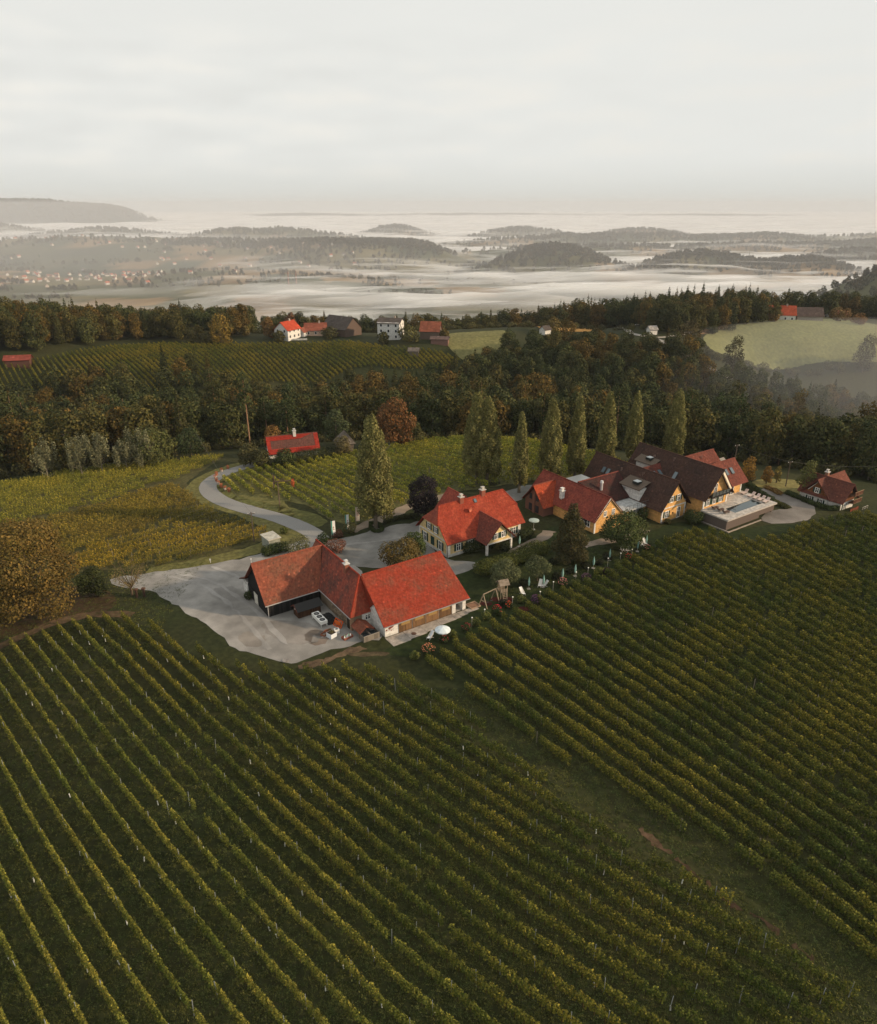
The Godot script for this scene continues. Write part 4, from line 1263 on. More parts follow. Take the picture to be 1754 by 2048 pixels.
	# small tiled roof over the wooden bin
	slope(o, Vector3(-9.0, 1.1, 9.6), Vector3(-9.0, 1.1, 12.6), Vector3(-7.7, 2.0, 12.6), Vector3(-7.7, 2.0, 9.6), OLD_RED, moss, 0.3)
	slope(o, Vector3(-6.2, 1.15, 12.6), Vector3(-6.2, 1.15, 9.6), Vector3(-7.7, 2.0, 9.6), Vector3(-7.7, 2.0, 12.6), OLD_RED, moss, 0.3)

func stones(o: Node) -> void:
	# rubble stones standing proud of the yard side wall
	var shapes := []
	for k in 8:
		var m := MB.new()
		m.col = [Color(0.40, 0.30, 0.20), Color(0.30, 0.22, 0.15), Color(0.46, 0.36, 0.25), Color(0.26, 0.20, 0.15)][k % 4]
		var w := rf(0.14, 0.26)
		var h := rf(0.09, 0.15)
		m.poly(PackedVector3Array([Vector3(0.05, -h, -w * 0.7), Vector3(0.05, -h * 0.8, w * 0.7), Vector3(0.05, h * 0.6, w), Vector3(0.05, h, w * 0.2), Vector3(0.05, h * 0.7, -w)]))
		m.quad(Vector3(0.05, -h, -w * 0.7), Vector3(0.05, -h * 0.8, w * 0.7), Vector3(-0.02, -h * 0.8, w * 0.75), Vector3(-0.02, -h, -w * 0.75))
		m.quad(Vector3(0.05, h * 0.7, -w), Vector3(0.05, h, w * 0.2), Vector3(-0.02, h * 1.1, w * 0.2), Vector3(-0.02, h * 0.75, -w * 1.05))
		shapes.append(m.mesh(M["stone"]))
	for r in 8:
		var z := 2.3 + rf(0, 0.3)
		while z < 7.6:
			var s := part("stone", shapes[rng.randi() % 8], o, null, Vector3(-8.71, 0.2 + r * 0.3 + rf(-0.04, 0.04), z), PI)
			s.rotation.x = rf(-0.1, 0.1)
			z += rf(0.42, 0.56)

func farmhouse() -> void:
	var o := thing("farmhouse", "cream yellow farmhouse with bright red half hipped roof and green shutters", "house", Vector3(5, 0, -130), YAW)
	var patch := Color(0.48, 0.11, 0.06)
	var zc := -3.2
	var wb := MB.new()
	wb.col = CREAM
	var prof := [Vector2(1.9, -0.5), Vector2(1.9, 3.35), Vector2(-0.85, 5.95), Vector2(-5.6, 5.95), Vector2(-8.1, 3.35), Vector2(-8.1, -0.5)]
	for x in [-5.2, 13.0]:
		var ring := PackedVector3Array()
		for q in prof:
			ring.append(Vector3(x, q.y, q.x))
		wb.poly(ring)
	for i in 6:
		var q0: Vector2 = prof[i]
		var q1: Vector2 = prof[(i + 1) % 6]
		wb.quad(Vector3(-5.2, q0.y, q0.x), Vector3(13.0, q0.y, q0.x), Vector3(13.0, q1.y, q1.x), Vector3(-5.2, q1.y, q1.x))
	part("wall", wb.mesh(M["plaster"]), o)
	box_part(o, "plinth", Vector3(-5.28, -0.5, -8.18), Vector3(13.08, 0.55, 1.98), "plaster", Color(0.62, 0.62, 0.6))
	var e := 2.95
	var fz := 2.5
	var bz := -8.9
	# main slopes with clipped gables
	var hipy := 6.0
	var fh := lerpf(fz, zc, (hipy - e) / (8.8 - e))
	var bh := lerpf(bz, zc, (hipy - e) / (8.8 - e))
	slope(o, Vector3(-5.7, e, fz), Vector3(13.9, e, fz), Vector3(13.9, hipy, fh), Vector3(-5.7, hipy, fh), RED, patch, 0.2)
	slope(o, Vector3(-5.7, hipy, fh), Vector3(13.9, hipy, fh), Vector3(12.2, 8.8, zc), Vector3(-3.8, 8.8, zc), RED, patch, 0.2)
	slope(o, Vector3(13.9, e, bz), Vector3(-5.7, e, bz), Vector3(-5.7, hipy, bh), Vector3(13.9, hipy, bh), RED, patch, 0.2)
	slope(o, Vector3(13.9, hipy, bh), Vector3(-5.7, hipy, bh), Vector3(-3.8, 8.8, zc), Vector3(12.2, 8.8, zc), RED, patch, 0.2)
	slope(o, Vector3(-6.0, hipy - 0.05, bh), Vector3(-6.0, hipy - 0.05, fh), Vector3(-3.8, 8.8, zc), Vector3(-3.8, 8.8, zc), Color(0.26, 0.075, 0.05), patch, 0.3)
	slope(o, Vector3(14.1, hipy - 0.05, fh), Vector3(14.1, hipy - 0.05, bh), Vector3(12.2, 8.8, zc), Vector3(12.2, 8.8, zc), RED, patch, 0.2)
	caps(o, Vector3(-3.8, 8.82, zc), Vector3(12.2, 8.82, zc), RED)
	caps(o, Vector3(-5.9, hipy, fh), Vector3(-3.8, 8.8, zc), RED * 1.2)
	caps(o, Vector3(14.0, hipy, fh), Vector3(12.2, 8.8, zc), RED)
	gutter(o, Vector3(-5.7, e - 0.06, fz + 0.06), Vector3(1.0, e - 0.06, fz + 0.06), Color(0.12, 0.08, 0.07))
	box_part(o, "downpipe", Vector3(-5.32, 0, 1.9), Vector3(-5.22, e, 2.0), "metal", Color(0.15, 0.13, 0.12))
	# white bands and corner strips on the left gable
	box_part(o, "white_band", Vector3(-5.27, 3.05, -8.0), Vector3(-5.2, 3.3, 1.85), "plaster", WHITE)
	box_part(o, "corner_strip", Vector3(-5.29, 0.55, -8.15), Vector3(-5.12, 3.05, -7.8), "plaster", WHITE)
	box_part(o, "corner_strip", Vector3(-5.29, 0.55, 1.6), Vector3(-4.6, 2.9, 1.99), "plaster", WHITE)
	box_part(o, "corner_strip", Vector3(12.4, 0.0, 1.85), Vector3(13.08, 2.9, 1.99), "plaster", WHITE)
	for z in [-6.1, -0.6]:
		window(o, Vector3(-5.2, 0.75, z), -90, 1.0, 1.75)
	box_part(o, "blind_shutter", Vector3(-5.3, 0.75, -3.9), Vector3(-5.2, 2.55, -2.7), "plain", GREEN)
	for z in [-4.6, -2.2]:
		window(o, Vector3(-5.2, 3.75, z), -90, 0.85, 1.25)
	for x in [-2.6, 0.2, 9.8, 11.3]:
		window(o, Vector3(x, 0.9, 1.9), 0, 0.9, 1.4)
	# front gabled wing on white posts over a porch
	gable_walls(o, 1.5, -0.2, 7.8, 5.6, 3.0, 3.0, 6.0, 4.65, false, M["plaster"], CREAM, 2.45, "porch_gable")
	slope(o, Vector3(0.9, 2.6, 2.0), Vector3(0.9, 2.6, 6.2), Vector3(4.65, 6.45, 6.2), Vector3(4.65, 6.45, -2.6), Color(0.235, 0.065, 0.045), Color(0.13, 0.05, 0.04), 0.35)
	slope(o, Vector3(8.4, 2.6, 6.2), Vector3(8.4, 2.6, 2.0), Vector3(4.65, 6.45, -2.6), Vector3(4.65, 6.45, 6.2), Color(0.24, 0.065, 0.045), Color(0.13, 0.05, 0.04), 0.35)
	caps(o, Vector3(4.65, 6.47, -2.6), Vector3(4.65, 6.47, 6.2), Color(0.26, 0.07, 0.05))
	box_part(o, "porch_beam", Vector3(1.45, 2.25, 5.5), Vector3(7.85, 2.5, 5.7), "plaster", WHITE)
	for x in [1.45, 7.45]:
		box_part(o, "porch_post", Vector3(x, -0.4, 5.3), Vector3(x + 0.4, 2.25, 5.7), "plaster", WHITE)
	box_part(o, "corner_strip", Vector3(7.55, 2.5, 5.58), Vector3(7.86, 3.3, 5.64), "plaster", WHITE)
	box_part(o, "porch_door", Vector3(3.6, 0, 1.92), Vector3(5.4, 2.2, 2.02), "timber", Color(0.04, 0.035, 0.03))
	for x in [3.7, 5.5]:
		window(o, Vector3(x, 3.15, 5.6), 0, 0.75, 1.15)
	# rear wing
	gable_roof(o, 0.7, -11.6, 7.7, -5.0, 4.2, 4.2, 8.3, 4.2, false, Color(0.30, 0.07, 0.05), patch, 0.25)
	gable_walls(o, 1.2, -11.2, 7.2, -7.0, 4.2, 4.2, 7.8, 4.2, false, M["plaster"], CREAM)
	chimney(o, Vector3(1.4, 8.3, -3.0), 0.9, 0.8, 1.3, Color(0.34, 0.12, 0.08), Color(0.6, 0.57, 0.52))
	chimney(o, Vector3(7.0, 8.5, -3.3), 0.95, 0.8, 1.35, Color(0.34, 0.12, 0.08), Color(0.6, 0.57, 0.52))
	skylight(o, Vector3(4.6, 8.2, -2.6), 45, 0, 0.5, 0.7)
	# a round vent and a satellite dish on the front slope
	var dish := MB.new()
	dish.col = Color(0.5, 0.16, 0.1)
	for k in 12:
		var a := TAU * k / 12
		var b := TAU * (k + 1) / 12
		dish.tri(Vector3(0, 0, -0.12), Vector3(cos(a) * 0.5, sin(a) * 0.5, 0), Vector3(cos(b) * 0.5, sin(b) * 0.5, 0))
	dish.bar(Vector3(0, -0.7, -0.2), Vector3(0, 0, -0.12), 0.07, 0.07)
	dish.bar(Vector3(0, -0.3, -0.1), Vector3(0.1, -0.1, 0.5), 0.04, 0.04)
	part("satellite_dish", dish.mesh(M["metal"]), o, null, Vector3(2.3, 7.35, -0.9), 0.3)

func hotel() -> void:
	var o := thing("hotel", "orange hotel of many joined wings under dark brown tiled roofs", "hotel", Vector3(35, 0, -150), YAW)
	var dark := Color(0.045, 0.032, 0.028)
	var wine := Color(0.225, 0.058, 0.042)
	var rust := Color(0.25, 0.07, 0.045)
	# the old hall with its orange front gable
	gable_walls(o, -9.6, -10.8, -1.7, 9.7, 2.9, 2.9, 6.8, -5.6, false, M["plaster"], OCHRE, -0.6, "hall_wall")
	slope(o, Vector3(-10.1, 2.6, -11.2), Vector3(-10.1, 2.6, 10.1), Vector3(-5.6, 7.2, 10.1), Vector3(-5.6, 7.2, -11.2), wine, Color(0.36, 0.085, 0.055), 0.3)
	slope(o, Vector3(-1.1, 2.6, 10.1), Vector3(-1.1, 2.6, -11.2), Vector3(-5.6, 7.2, -11.2), Vector3(-5.6, 7.2, 10.1), wine, dark, 0.4)
	caps(o, Vector3(-5.6, 7.22, -11.2), Vector3(-5.6, 7.22, 10.1), wine * 0.8)
	box_part(o, "verge_strip", Vector3(-9.75, -0.2, 9.6), Vector3(-9.35, 2.8, 9.76), "plaster", WHITE)
	for s in [[-10.0, 2.55, -5.6, 7.1], [-1.2, 2.55, -5.6, 7.1]]:
		var b := MB.new()
		b.col = Color(0.78, 0.68, 0.5)
		b.bar(Vector3(s[0], s[1], 9.95), Vector3(s[2], s[3], 9.95), 0.2, 0.25)
		part("verge_board", b.mesh(M["plain"]), o)
	window(o, Vector3(-6.8, 3.3, 9.7), 0, 0.7, 1.1, false)
	window(o, Vector3(-4.4, 3.3, 9.7), 0, 0.7, 1.1, false)
	for z in [3.9, 5.7, 7.6]:
		window(o, Vector3(-9.6, 1.0, z), -90, 1.3, 1.3, false)
	# round clock like disc on the hall's side
	var disc := MB.new()
	disc.col = Color(0.03, 0.03, 0.03)
	disc.limb(Vector3(0, 0, 0), Vector3(-0.12, 0, 0), 0.62, 0.62, 18)
	disc.col = Color(0.25, 0.24, 0.22)
	disc.limb(Vector3(-0.12, 0, 0), Vector3(-0.15, 0, 0), 0.38, 0.38, 14)
	part("round_emblem", disc.mesh(M["plain"]), o, null, Vector3(-9.75, 1.75, 6.7))
	# brick cross wing with a bright red slope
	gable_walls(o, -12.5, -9.0, -6.0, -2.9, 2.7, 2.7, 6.0, -6.0, true, M["stone"], Color(0.24, 0.115, 0.085), -0.6, "brick_wall")
	slope(o, Vector3(-13.1, 2.2, -2.3), Vector3(-9.9, 2.2, -2.3), Vector3(-5.6, 6.5, -6.0), Vector3(-13.1, 6.5, -6.0), Color(0.42, 0.075, 0.032), Color(0.28, 0.07, 0.04), 0.25)
	slope(o, Vector3(-6.0, 2.4, -9.6), Vector3(-13.1, 2.4, -9.6), Vector3(-13.1, 6.5, -6.0), Vector3(-6.0, 6.5, -6.0), wine, dark, 0.3)
	caps(o, Vector3(-13.1, 6.52, -6.0), Vector3(-5.6, 6.52, -6.0), rust)
	for z in [-7.2, -5.0]:
		box_part(o, "arched_opening", Vector3(-12.6, 0.3, z - 0.5), Vector3(-12.45, 1.9, z + 0.5), "plain", Color(0.03, 0.03, 0.035))
		box_part(o, "arched_opening", Vector3(-12.6, 3.0, z - 0.4), Vector3(-12.45, 4.3, z + 0.4), "plain", Color(0.03, 0.03, 0.035))
	box_part(o, "pilaster", Vector3(-12.75, -0.4, -6.4), Vector3(-12.4, 4.6, -5.7), "stone", Color(0.27, 0.13, 0.095))
	var ch := MB.new()
	ch.col = WHITE
	ch.box(Vector3(-0.4, 0, -0.4), Vector3(0.4, 1.7, 0.4))
	ch.quad(Vector3(-0.4, 0, -0.4), Vector3(-0.4, 0, 0.4), Vector3(0.35, -1.0, 0.1), Vector3(0.35, -1.0, -0.1))
	ch.box(Vector3(-0.55, 1.7, -0.55), Vector3(0.55, 1.85, 0.55))
	ch.box(Vector3(-0.25, 1.85, -0.25), Vector3(0.25, 2.3, 0.25))
	ch.box(Vector3(-0.4, 2.3, -0.4), Vector3(0.4, 2.4, 0.4))
	part("chimney", ch.mesh(M["plaster"]), o, null, Vector3(-8.8, 4.2, -1.3))
	# dark cross roof behind the hall, with a white end wall
	slope(o, Vector3(0.4, 3.4, 5.3), Vector3(7.0, 3.4, 5.3), Vector3(7.0, 7.6, 0.0), Vector3(-5.5, 7.6, 0.0), Color(0.085, 0.03, 0.026), dark, 0.45)
	slope(o, Vector3(7.0, 3.4, -5.3), Vector3(-2.0, 3.4, -5.3), Vector3(-5.5, 7.6, 0.0), Vector3(7.0, 7.6, 0.0), Color(0.085, 0.03, 0.026), dark, 0.45)
	caps(o, Vector3(-5.5, 7.62, 0.0), Vector3(7.0, 7.62, 0.0), Color(0.20, 0.06, 0.045))
	gable_walls(o, -2.0, -5.0, 7.1, 5.0, 3.3, 3.3, 7.3, 0.0, true, M["plaster"], WHITE)
	var vent := MB.new()
	vent.col = Color(0.55, 0.56, 0.56)
	vent.limb(Vector3(0, -0.6, 0), Vector3(0, 1.1, 0), 0.3, 0.3, 10)
	vent.limb(Vector3(0, 1.1, 0), Vector3(0, 1.6, 0), 0.42, 0.3, 10)
	part("vent_pipe", vent.mesh(M["metal"]), o, null, Vector3(-0.9, 6.2, 2.6))
	# flat terrace between the hall and the next gable
	box_part(o, "terrace_block", Vector3(-1.6, -0.6, 4.9), Vector3(6.1, 2.95, 9.3), "plaster", OCHRE)
	box_part(o, "terrace", Vector3(-1.2, 2.95, 4.6), Vector3(7.9, 3.2, 10.2), "concrete", Color(0.50, 0.51, 0.50))
	railing(o, Vector3(-1.0, 3.2, 10.1), Vector3(7.6, 3.2, 10.1), 0.95, Color(0.10, 0.10, 0.10))
	for x in [1.9, 3.4, 4.9]:
		window(o, Vector3(x, 0.9, 9.3), 0, 0.8, 1.5, x < 4.0, Color(0.03, 0.04, 0.04))
	for x in [1.2, 5.9]:
		box_part(o, "terrace_post", Vector3(x, -0.4, 9.9), Vector3(x + 0.16, 2.95, 10.06), "timber", Color(0.12, 0.09, 0.06))
	# long gabled wing with a copper dormer
	gable_walls(o, 6.1, -9.4, 13.6, 14.0, 3.3, 3.3, 8.6, 9.9, false, M["plaster"], OCHRE, -0.8, "front_gable_wall")
	slope(o, Vector3(5.2, 2.9, -9.9), Vector3(5.2, 2.9, 14.6), Vector3(9.9, 9.0, 14.6), Vector3(9.9, 9.0, -9.9), BROWN, dark, 0.3)
	slope(o, Vector3(14.9, 2.9, 14.6), Vector3(14.9, 2.9, -9.9), Vector3(9.9, 9.0, -9.9), Vector3(9.9, 9.0, 14.6), BROWN, dark, 0.3)
	caps(o, Vector3(9.9, 9.02, -9.9), Vector3(9.9, 9.02, 14.6), BROWN)
	box_part(o, "white_band", Vector3(6.0, 3.15, 13.95), Vector3(13.65, 3.4, 14.06), "plaster", WHITE)
	box_part(o, "corner_strip", Vector3(6.0, 0.3, 13.9), Vector3(6.4, 3.15, 14.07), "plaster", WHITE)
	box_part(o, "corner_strip", Vector3(13.3, 0.3, 13.9), Vector3(13.68, 3.15, 14.07), "plaster", WHITE)
	box_part(o, "grey_plinth", Vector3(6.05, -0.7, 13.9), Vector3(13.66, 0.25, 14.09), "plaster", Color(0.25, 0.22, 0.2))
	window(o, Vector3(7.6, 1.1, 14.0), 0, 0.9, 1.4)
	window(o, Vector3(8.7, 4.4, 14.0), 0, 0.9, 1.3)
	window(o, Vector3(11.0, 4.4, 14.0), 0, 0.9, 1.3)
	window(o, Vector3(11.5, 0.35, 14.0), 0, 0.95, 2.3, false)
	var lamp := MB.new()
	lamp.col = Color(0.05, 0.04, 0.03)
	lamp.box(Vector3(-0.08, 0, 0), Vector3(0.08, 0.3, 0.2))
	part("wall_lantern", lamp.mesh(M["metal"]), o, null, Vector3(9.6, 1.6, 14.0))
	dormer(o, 2.4, 8.2, 6.1)
	skylight(o, Vector3(7.7, 6.35, -5.0), 52, -90)
	skylight(o, Vector3(7.7, 6.35, -3.6), 52, -90)
	# cross roof between the two long wings
	slope(o, Vector3(9.9, 5.2, 7.4), Vector3(19.0, 5.2, 7.4), Vector3(19.0, 8.6, 3.2), Vector3(9.9, 8.6, 3.2), Color(0.17, 0.05, 0.036), dark, 0.25)
	slope(o, Vector3(19.0, 5.2, -1.0), Vector3(9.9, 5.2, -1.0), Vector3(9.9, 8.6, 3.2), Vector3(19.0, 8.6, 3.2), Color(0.17, 0.05, 0.036), dark, 0.25)
	gable_walls(o, 12.0, -0.6, 18.0, 7.0, 4.9, 4.9, 8.2, 3.2, true, M["plaster"], OCHRE)
	skylight(o, Vector3(13.4, 7.15, 5.0), 39, 0)
	skylight(o, Vector3(15.2, 7.15, 5.0), 39, 0)
	# link with its own little terrace
	box_part(o, "link_wall", Vector3(13.0, -0.7, 7.0), Vector3(16.0, 3.6, 13.4), "plaster", OCHRE)
	box_part(o, "link_terrace", Vector3(12.8, 3.6, 7.0), Vector3(16.2, 3.85, 13.7), "concrete", Color(0.5, 0.51, 0.5))
	railing(o, Vector3(13.0, 3.85, 13.6), Vector3(16.1, 3.85, 13.6), 0.9, Color(0.10, 0.10, 0.10))
	window(o, Vector3(14.05, 1.4, 13.4), 0, 0.7, 1.4)
	window(o, Vector3(15.5, 1.4, 13.4), 0, 0.55, 1.4, false)
	# highest wing with the balcony
	gable_walls(o, 15.0, -4.6, 23.2, 17.5, 5.4, 5.4, 10.6, 19.1, false, M["plaster"], OCHRE, -0.8, "balcony_gable_wall")
	slope(o, Vector3(14.1, 4.7, -5.0), Vector3(14.1, 4.7, 18.6), Vector3(19.1, 11.0, 18.6), Vector3(19.1, 11.0, -5.0), BROWN, dark, 0.3)
	slope(o, Vector3(24.1, 4.7, 18.6), Vector3(24.1, 4.7, -5.0), Vector3(19.1, 11.0, -5.0), Vector3(19.1, 11.0, 18.6), BROWN, dark, 0.3)
	caps(o, Vector3(19.1, 11.02, -5.0), Vector3(19.1, 11.02, 18.6), BROWN)
	box_part(o, "corner_strip", Vector3(14.95, 2.3, 17.4), Vector3(15.4, 5.0, 17.57), "plaster", WHITE)
	box_part(o, "corner_strip", Vector3(22.8, 2.3, 17.4), Vector3(23.25, 5.0, 17.57), "plaster", WHITE)
	for x in [16.5, 18.7, 20.9]:
		window(o, Vector3(x, 3.0, 17.5), 0, 0.9, 1.4)
	window(o, Vector3(18.6, 5.6, 17.5), 0, 0.9, 2.0, false)
	box_part(o, "balcony_floor", Vector3(16.2, 5.0, 17.5), Vector3(22.4, 5.2, 18.7), "timber", Color(0.05, 0.045, 0.04))
	railing(o, Vector3(16.3, 5.2, 18.6), Vector3(22.3, 5.2, 18.6), 1.0, Color(0.04, 0.04, 0.04), "balcony_railing")
	box_part(o, "balcony_glass", Vector3(16.3, 5.25, 18.52), Vector3(22.3, 6.1, 18.56), "pane", Color(0.05, 0.06, 0.06))
	var brace := MB.new()
	brace.col = Color(0.75, 0.66, 0.52)
	brace.bar(Vector3(19.1, 10.4, 18.4), Vector3(22.7, 6.0, 18.4), 0.35, 0.5)
	part("gable_board", brace.mesh(M["plain"]), o)
	dormer2(o)
	skylight(o, Vector3(16.0, 7.35, 8.6), 52, -90, 0.8, 1.6)
	# right cross wing beside the pool deck
	gable_walls(o, 22.0, 8.0, 31.2, 15.5, 5.2, 5.2, 8.9, 11.8, true, M["plaster"], OCHRE, -0.8, "right_wing_wall")
	gable_roof(o, 20.5, 7.2, 32.6, 16.3, 4.8, 4.8, 9.3, 11.8, true, Color(0.20, 0.062, 0.043), Color(0.13, 0.05, 0.04), 0.3)
	skylight(o, Vector3(27.2, 7.4, 13.8), 45, 0, 0.8, 1.4)
	skylight(o, Vector3(29.2, 7.4, 13.8), 45, 0, 0.8, 1.4)
	window(o, Vector3(27.6, 2.55, 15.5), 0, 1.5, 2.1, false)
	box_part(o, "corner_strip", Vector3(30.85, 2.3, 15.4), Vector3(31.25, 5.0, 15.57), "plaster", WHITE)
	# wing at the very back
	gable_roof(o, 20.5, 2.0, 31.6, 11.0, 5.6, 6.0, 10.2, 6.6, true, Color(0.20, 0.062, 0.043), Color(0.13, 0.05, 0.04), 0.3)
	gable_walls(o, 21.0, 2.6, 31.0, 10.4, 5.8, 6.0, 9.7, 6.6, true, M["plaster"], WHITE)
	slope(o, Vector3(31.0, 4.6, 9.8), Vector3(36.5, 4.6, 9.8), Vector3(36.5, 7.2, 6.4), Vector3(31.0, 7.2, 6.4), Color(0.4, 0.36, 0.32), dark, 0.1)
	gable_walls(o, 31.0, 3.0, 36.0, 9.4, 4.6, 4.6, 6.9, 6.4, true, M["plaster"], WHITE)
	# tubes and cowls on the roofs
	for p in [Vector3(8.6, 7.6, -0.5), Vector3(9.0, 8.0, 5.4), Vector3(17.6, 9.3, 1.0), Vector3(18.2, 10.0, 6.2), Vector3(26.0, 9.4, 7.6)]:
		var t := MB.new()
		t.col = Color(0.3, 0.2, 0.17)
		t.limb(Vector3(-0.15, -0.3, 0), Vector3(-0.15, 0.55, 0), 0.07, 0.07, 6)
		t.limb(Vector3(0.15, -0.3, 0.1), Vector3(0.15, 0.5, 0.1), 0.07, 0.07, 6)
		part("vent_pipe", t.mesh(M["metal"]), o, null, p)
	# glass roofed strip at the back left
	box_part(o, "canopy_roof", Vector3(-0.5, 4.3, -9.5), Vector3(5.0, 4.45, -6.0), "metal", Color(0.6, 0.6, 0.58))
	pool_deck()

# flat copper dormer standing out of a left-hand slope, with a skylight box on top and a white front
func dormer(o: Node, z0: float, z1: float, top: float) -> void:
	box_part(o, "dormer_wall", Vector3(5.5, 3.2, z0 + 0.2), Vector3(9.5, top - 0.1, z1 - 0.2), "plaster", WHITE)
	seamed(o, Vector3(4.9, top - 0.1, z0), Vector3(4.9, top - 0.1, z1), Vector3(9.4, top + 1.4, z1), Vector3(9.4, top + 1.4, z0), 13)
	var b := MB.new()
	b.col = Color(0.04, 0.05, 0.045)
	b.box(Vector3(-0.75, 0, -0.75), Vector3(0.75, 0.55, 0.75))
	var s := part("skylight_box", b.mesh(M["metal"]), o, null, Vector3(6.8, top + 0.45, z1 - 2.3))
	box_part(s, "pane", Vector3(-0.65, 0.55, -0.65), Vector3(0.65, 0.66, 0.65), "pane", Color(0.6, 0.64, 0.64))
	box_part(o, "dormer_door", Vector3(5.4, 3.3, z0 + 0.5), Vector3(5.52, 5.2, z0 + 1.4), "pane", Color(0.2, 0.22, 0.23))

func dormer2(o: Node) -> void:
	box_part(o, "dormer_wall", Vector3(15.6, 5.2, -2.4), Vector3(18.6, 8.1, 2.6), "plaster", WHITE)
	seamed(o, Vector3(15.2, 8.1, -2.7), Vector3(15.2, 8.1, 2.9), Vector3(18.8, 9.6, 2.9), Vector3(18.8, 9.6, -2.7), 12)
	var b := MB.new()
	b.col = Color(0.04, 0.05, 0.045)
	b.box(Vector3(-0.7, 0, -0.7), Vector3(0.7, 0.5, 0.7))
	var s := part("skylight_box", b.mesh(M["metal"]), o, null, Vector3(16.9, 8.7, 0.4))
	box_part(s, "pane", Vector3(-0.6, 0.5, -0.6), Vector3(0.6, 0.6, 0.6), "pane", Color(0.6, 0.64, 0.64))

# sheet metal roof with standing seams
func seamed(o: Node, a: Vector3, b: Vector3, c: Vector3, d: Vector3, n: int) -> void:
	var m := MB.new()
	m.col = Color(0.135, 0.105, 0.082)
	var t := Vector3(0, -0.15, 0)
	m.quad(a, b, c, d)
	m.quad(a + t, b + t, c + t, d + t)
	m.quad(a, b, b + t, a + t)
	m.quad(b, c, c + t, b + t)
	m.quad(d, a, a + t, d + t)
	for i in n + 1:
		m.col = Color(0.17, 0.135, 0.105)
		m.bar(a.lerp(b, float(i) / n) + Vector3(0, 0.03, 0), d.lerp(c, float(i) / n) + Vector3(0, 0.03, 0), 0.05, 0.08)
	part("metal_roof", m.mesh(M["metal"]), o)

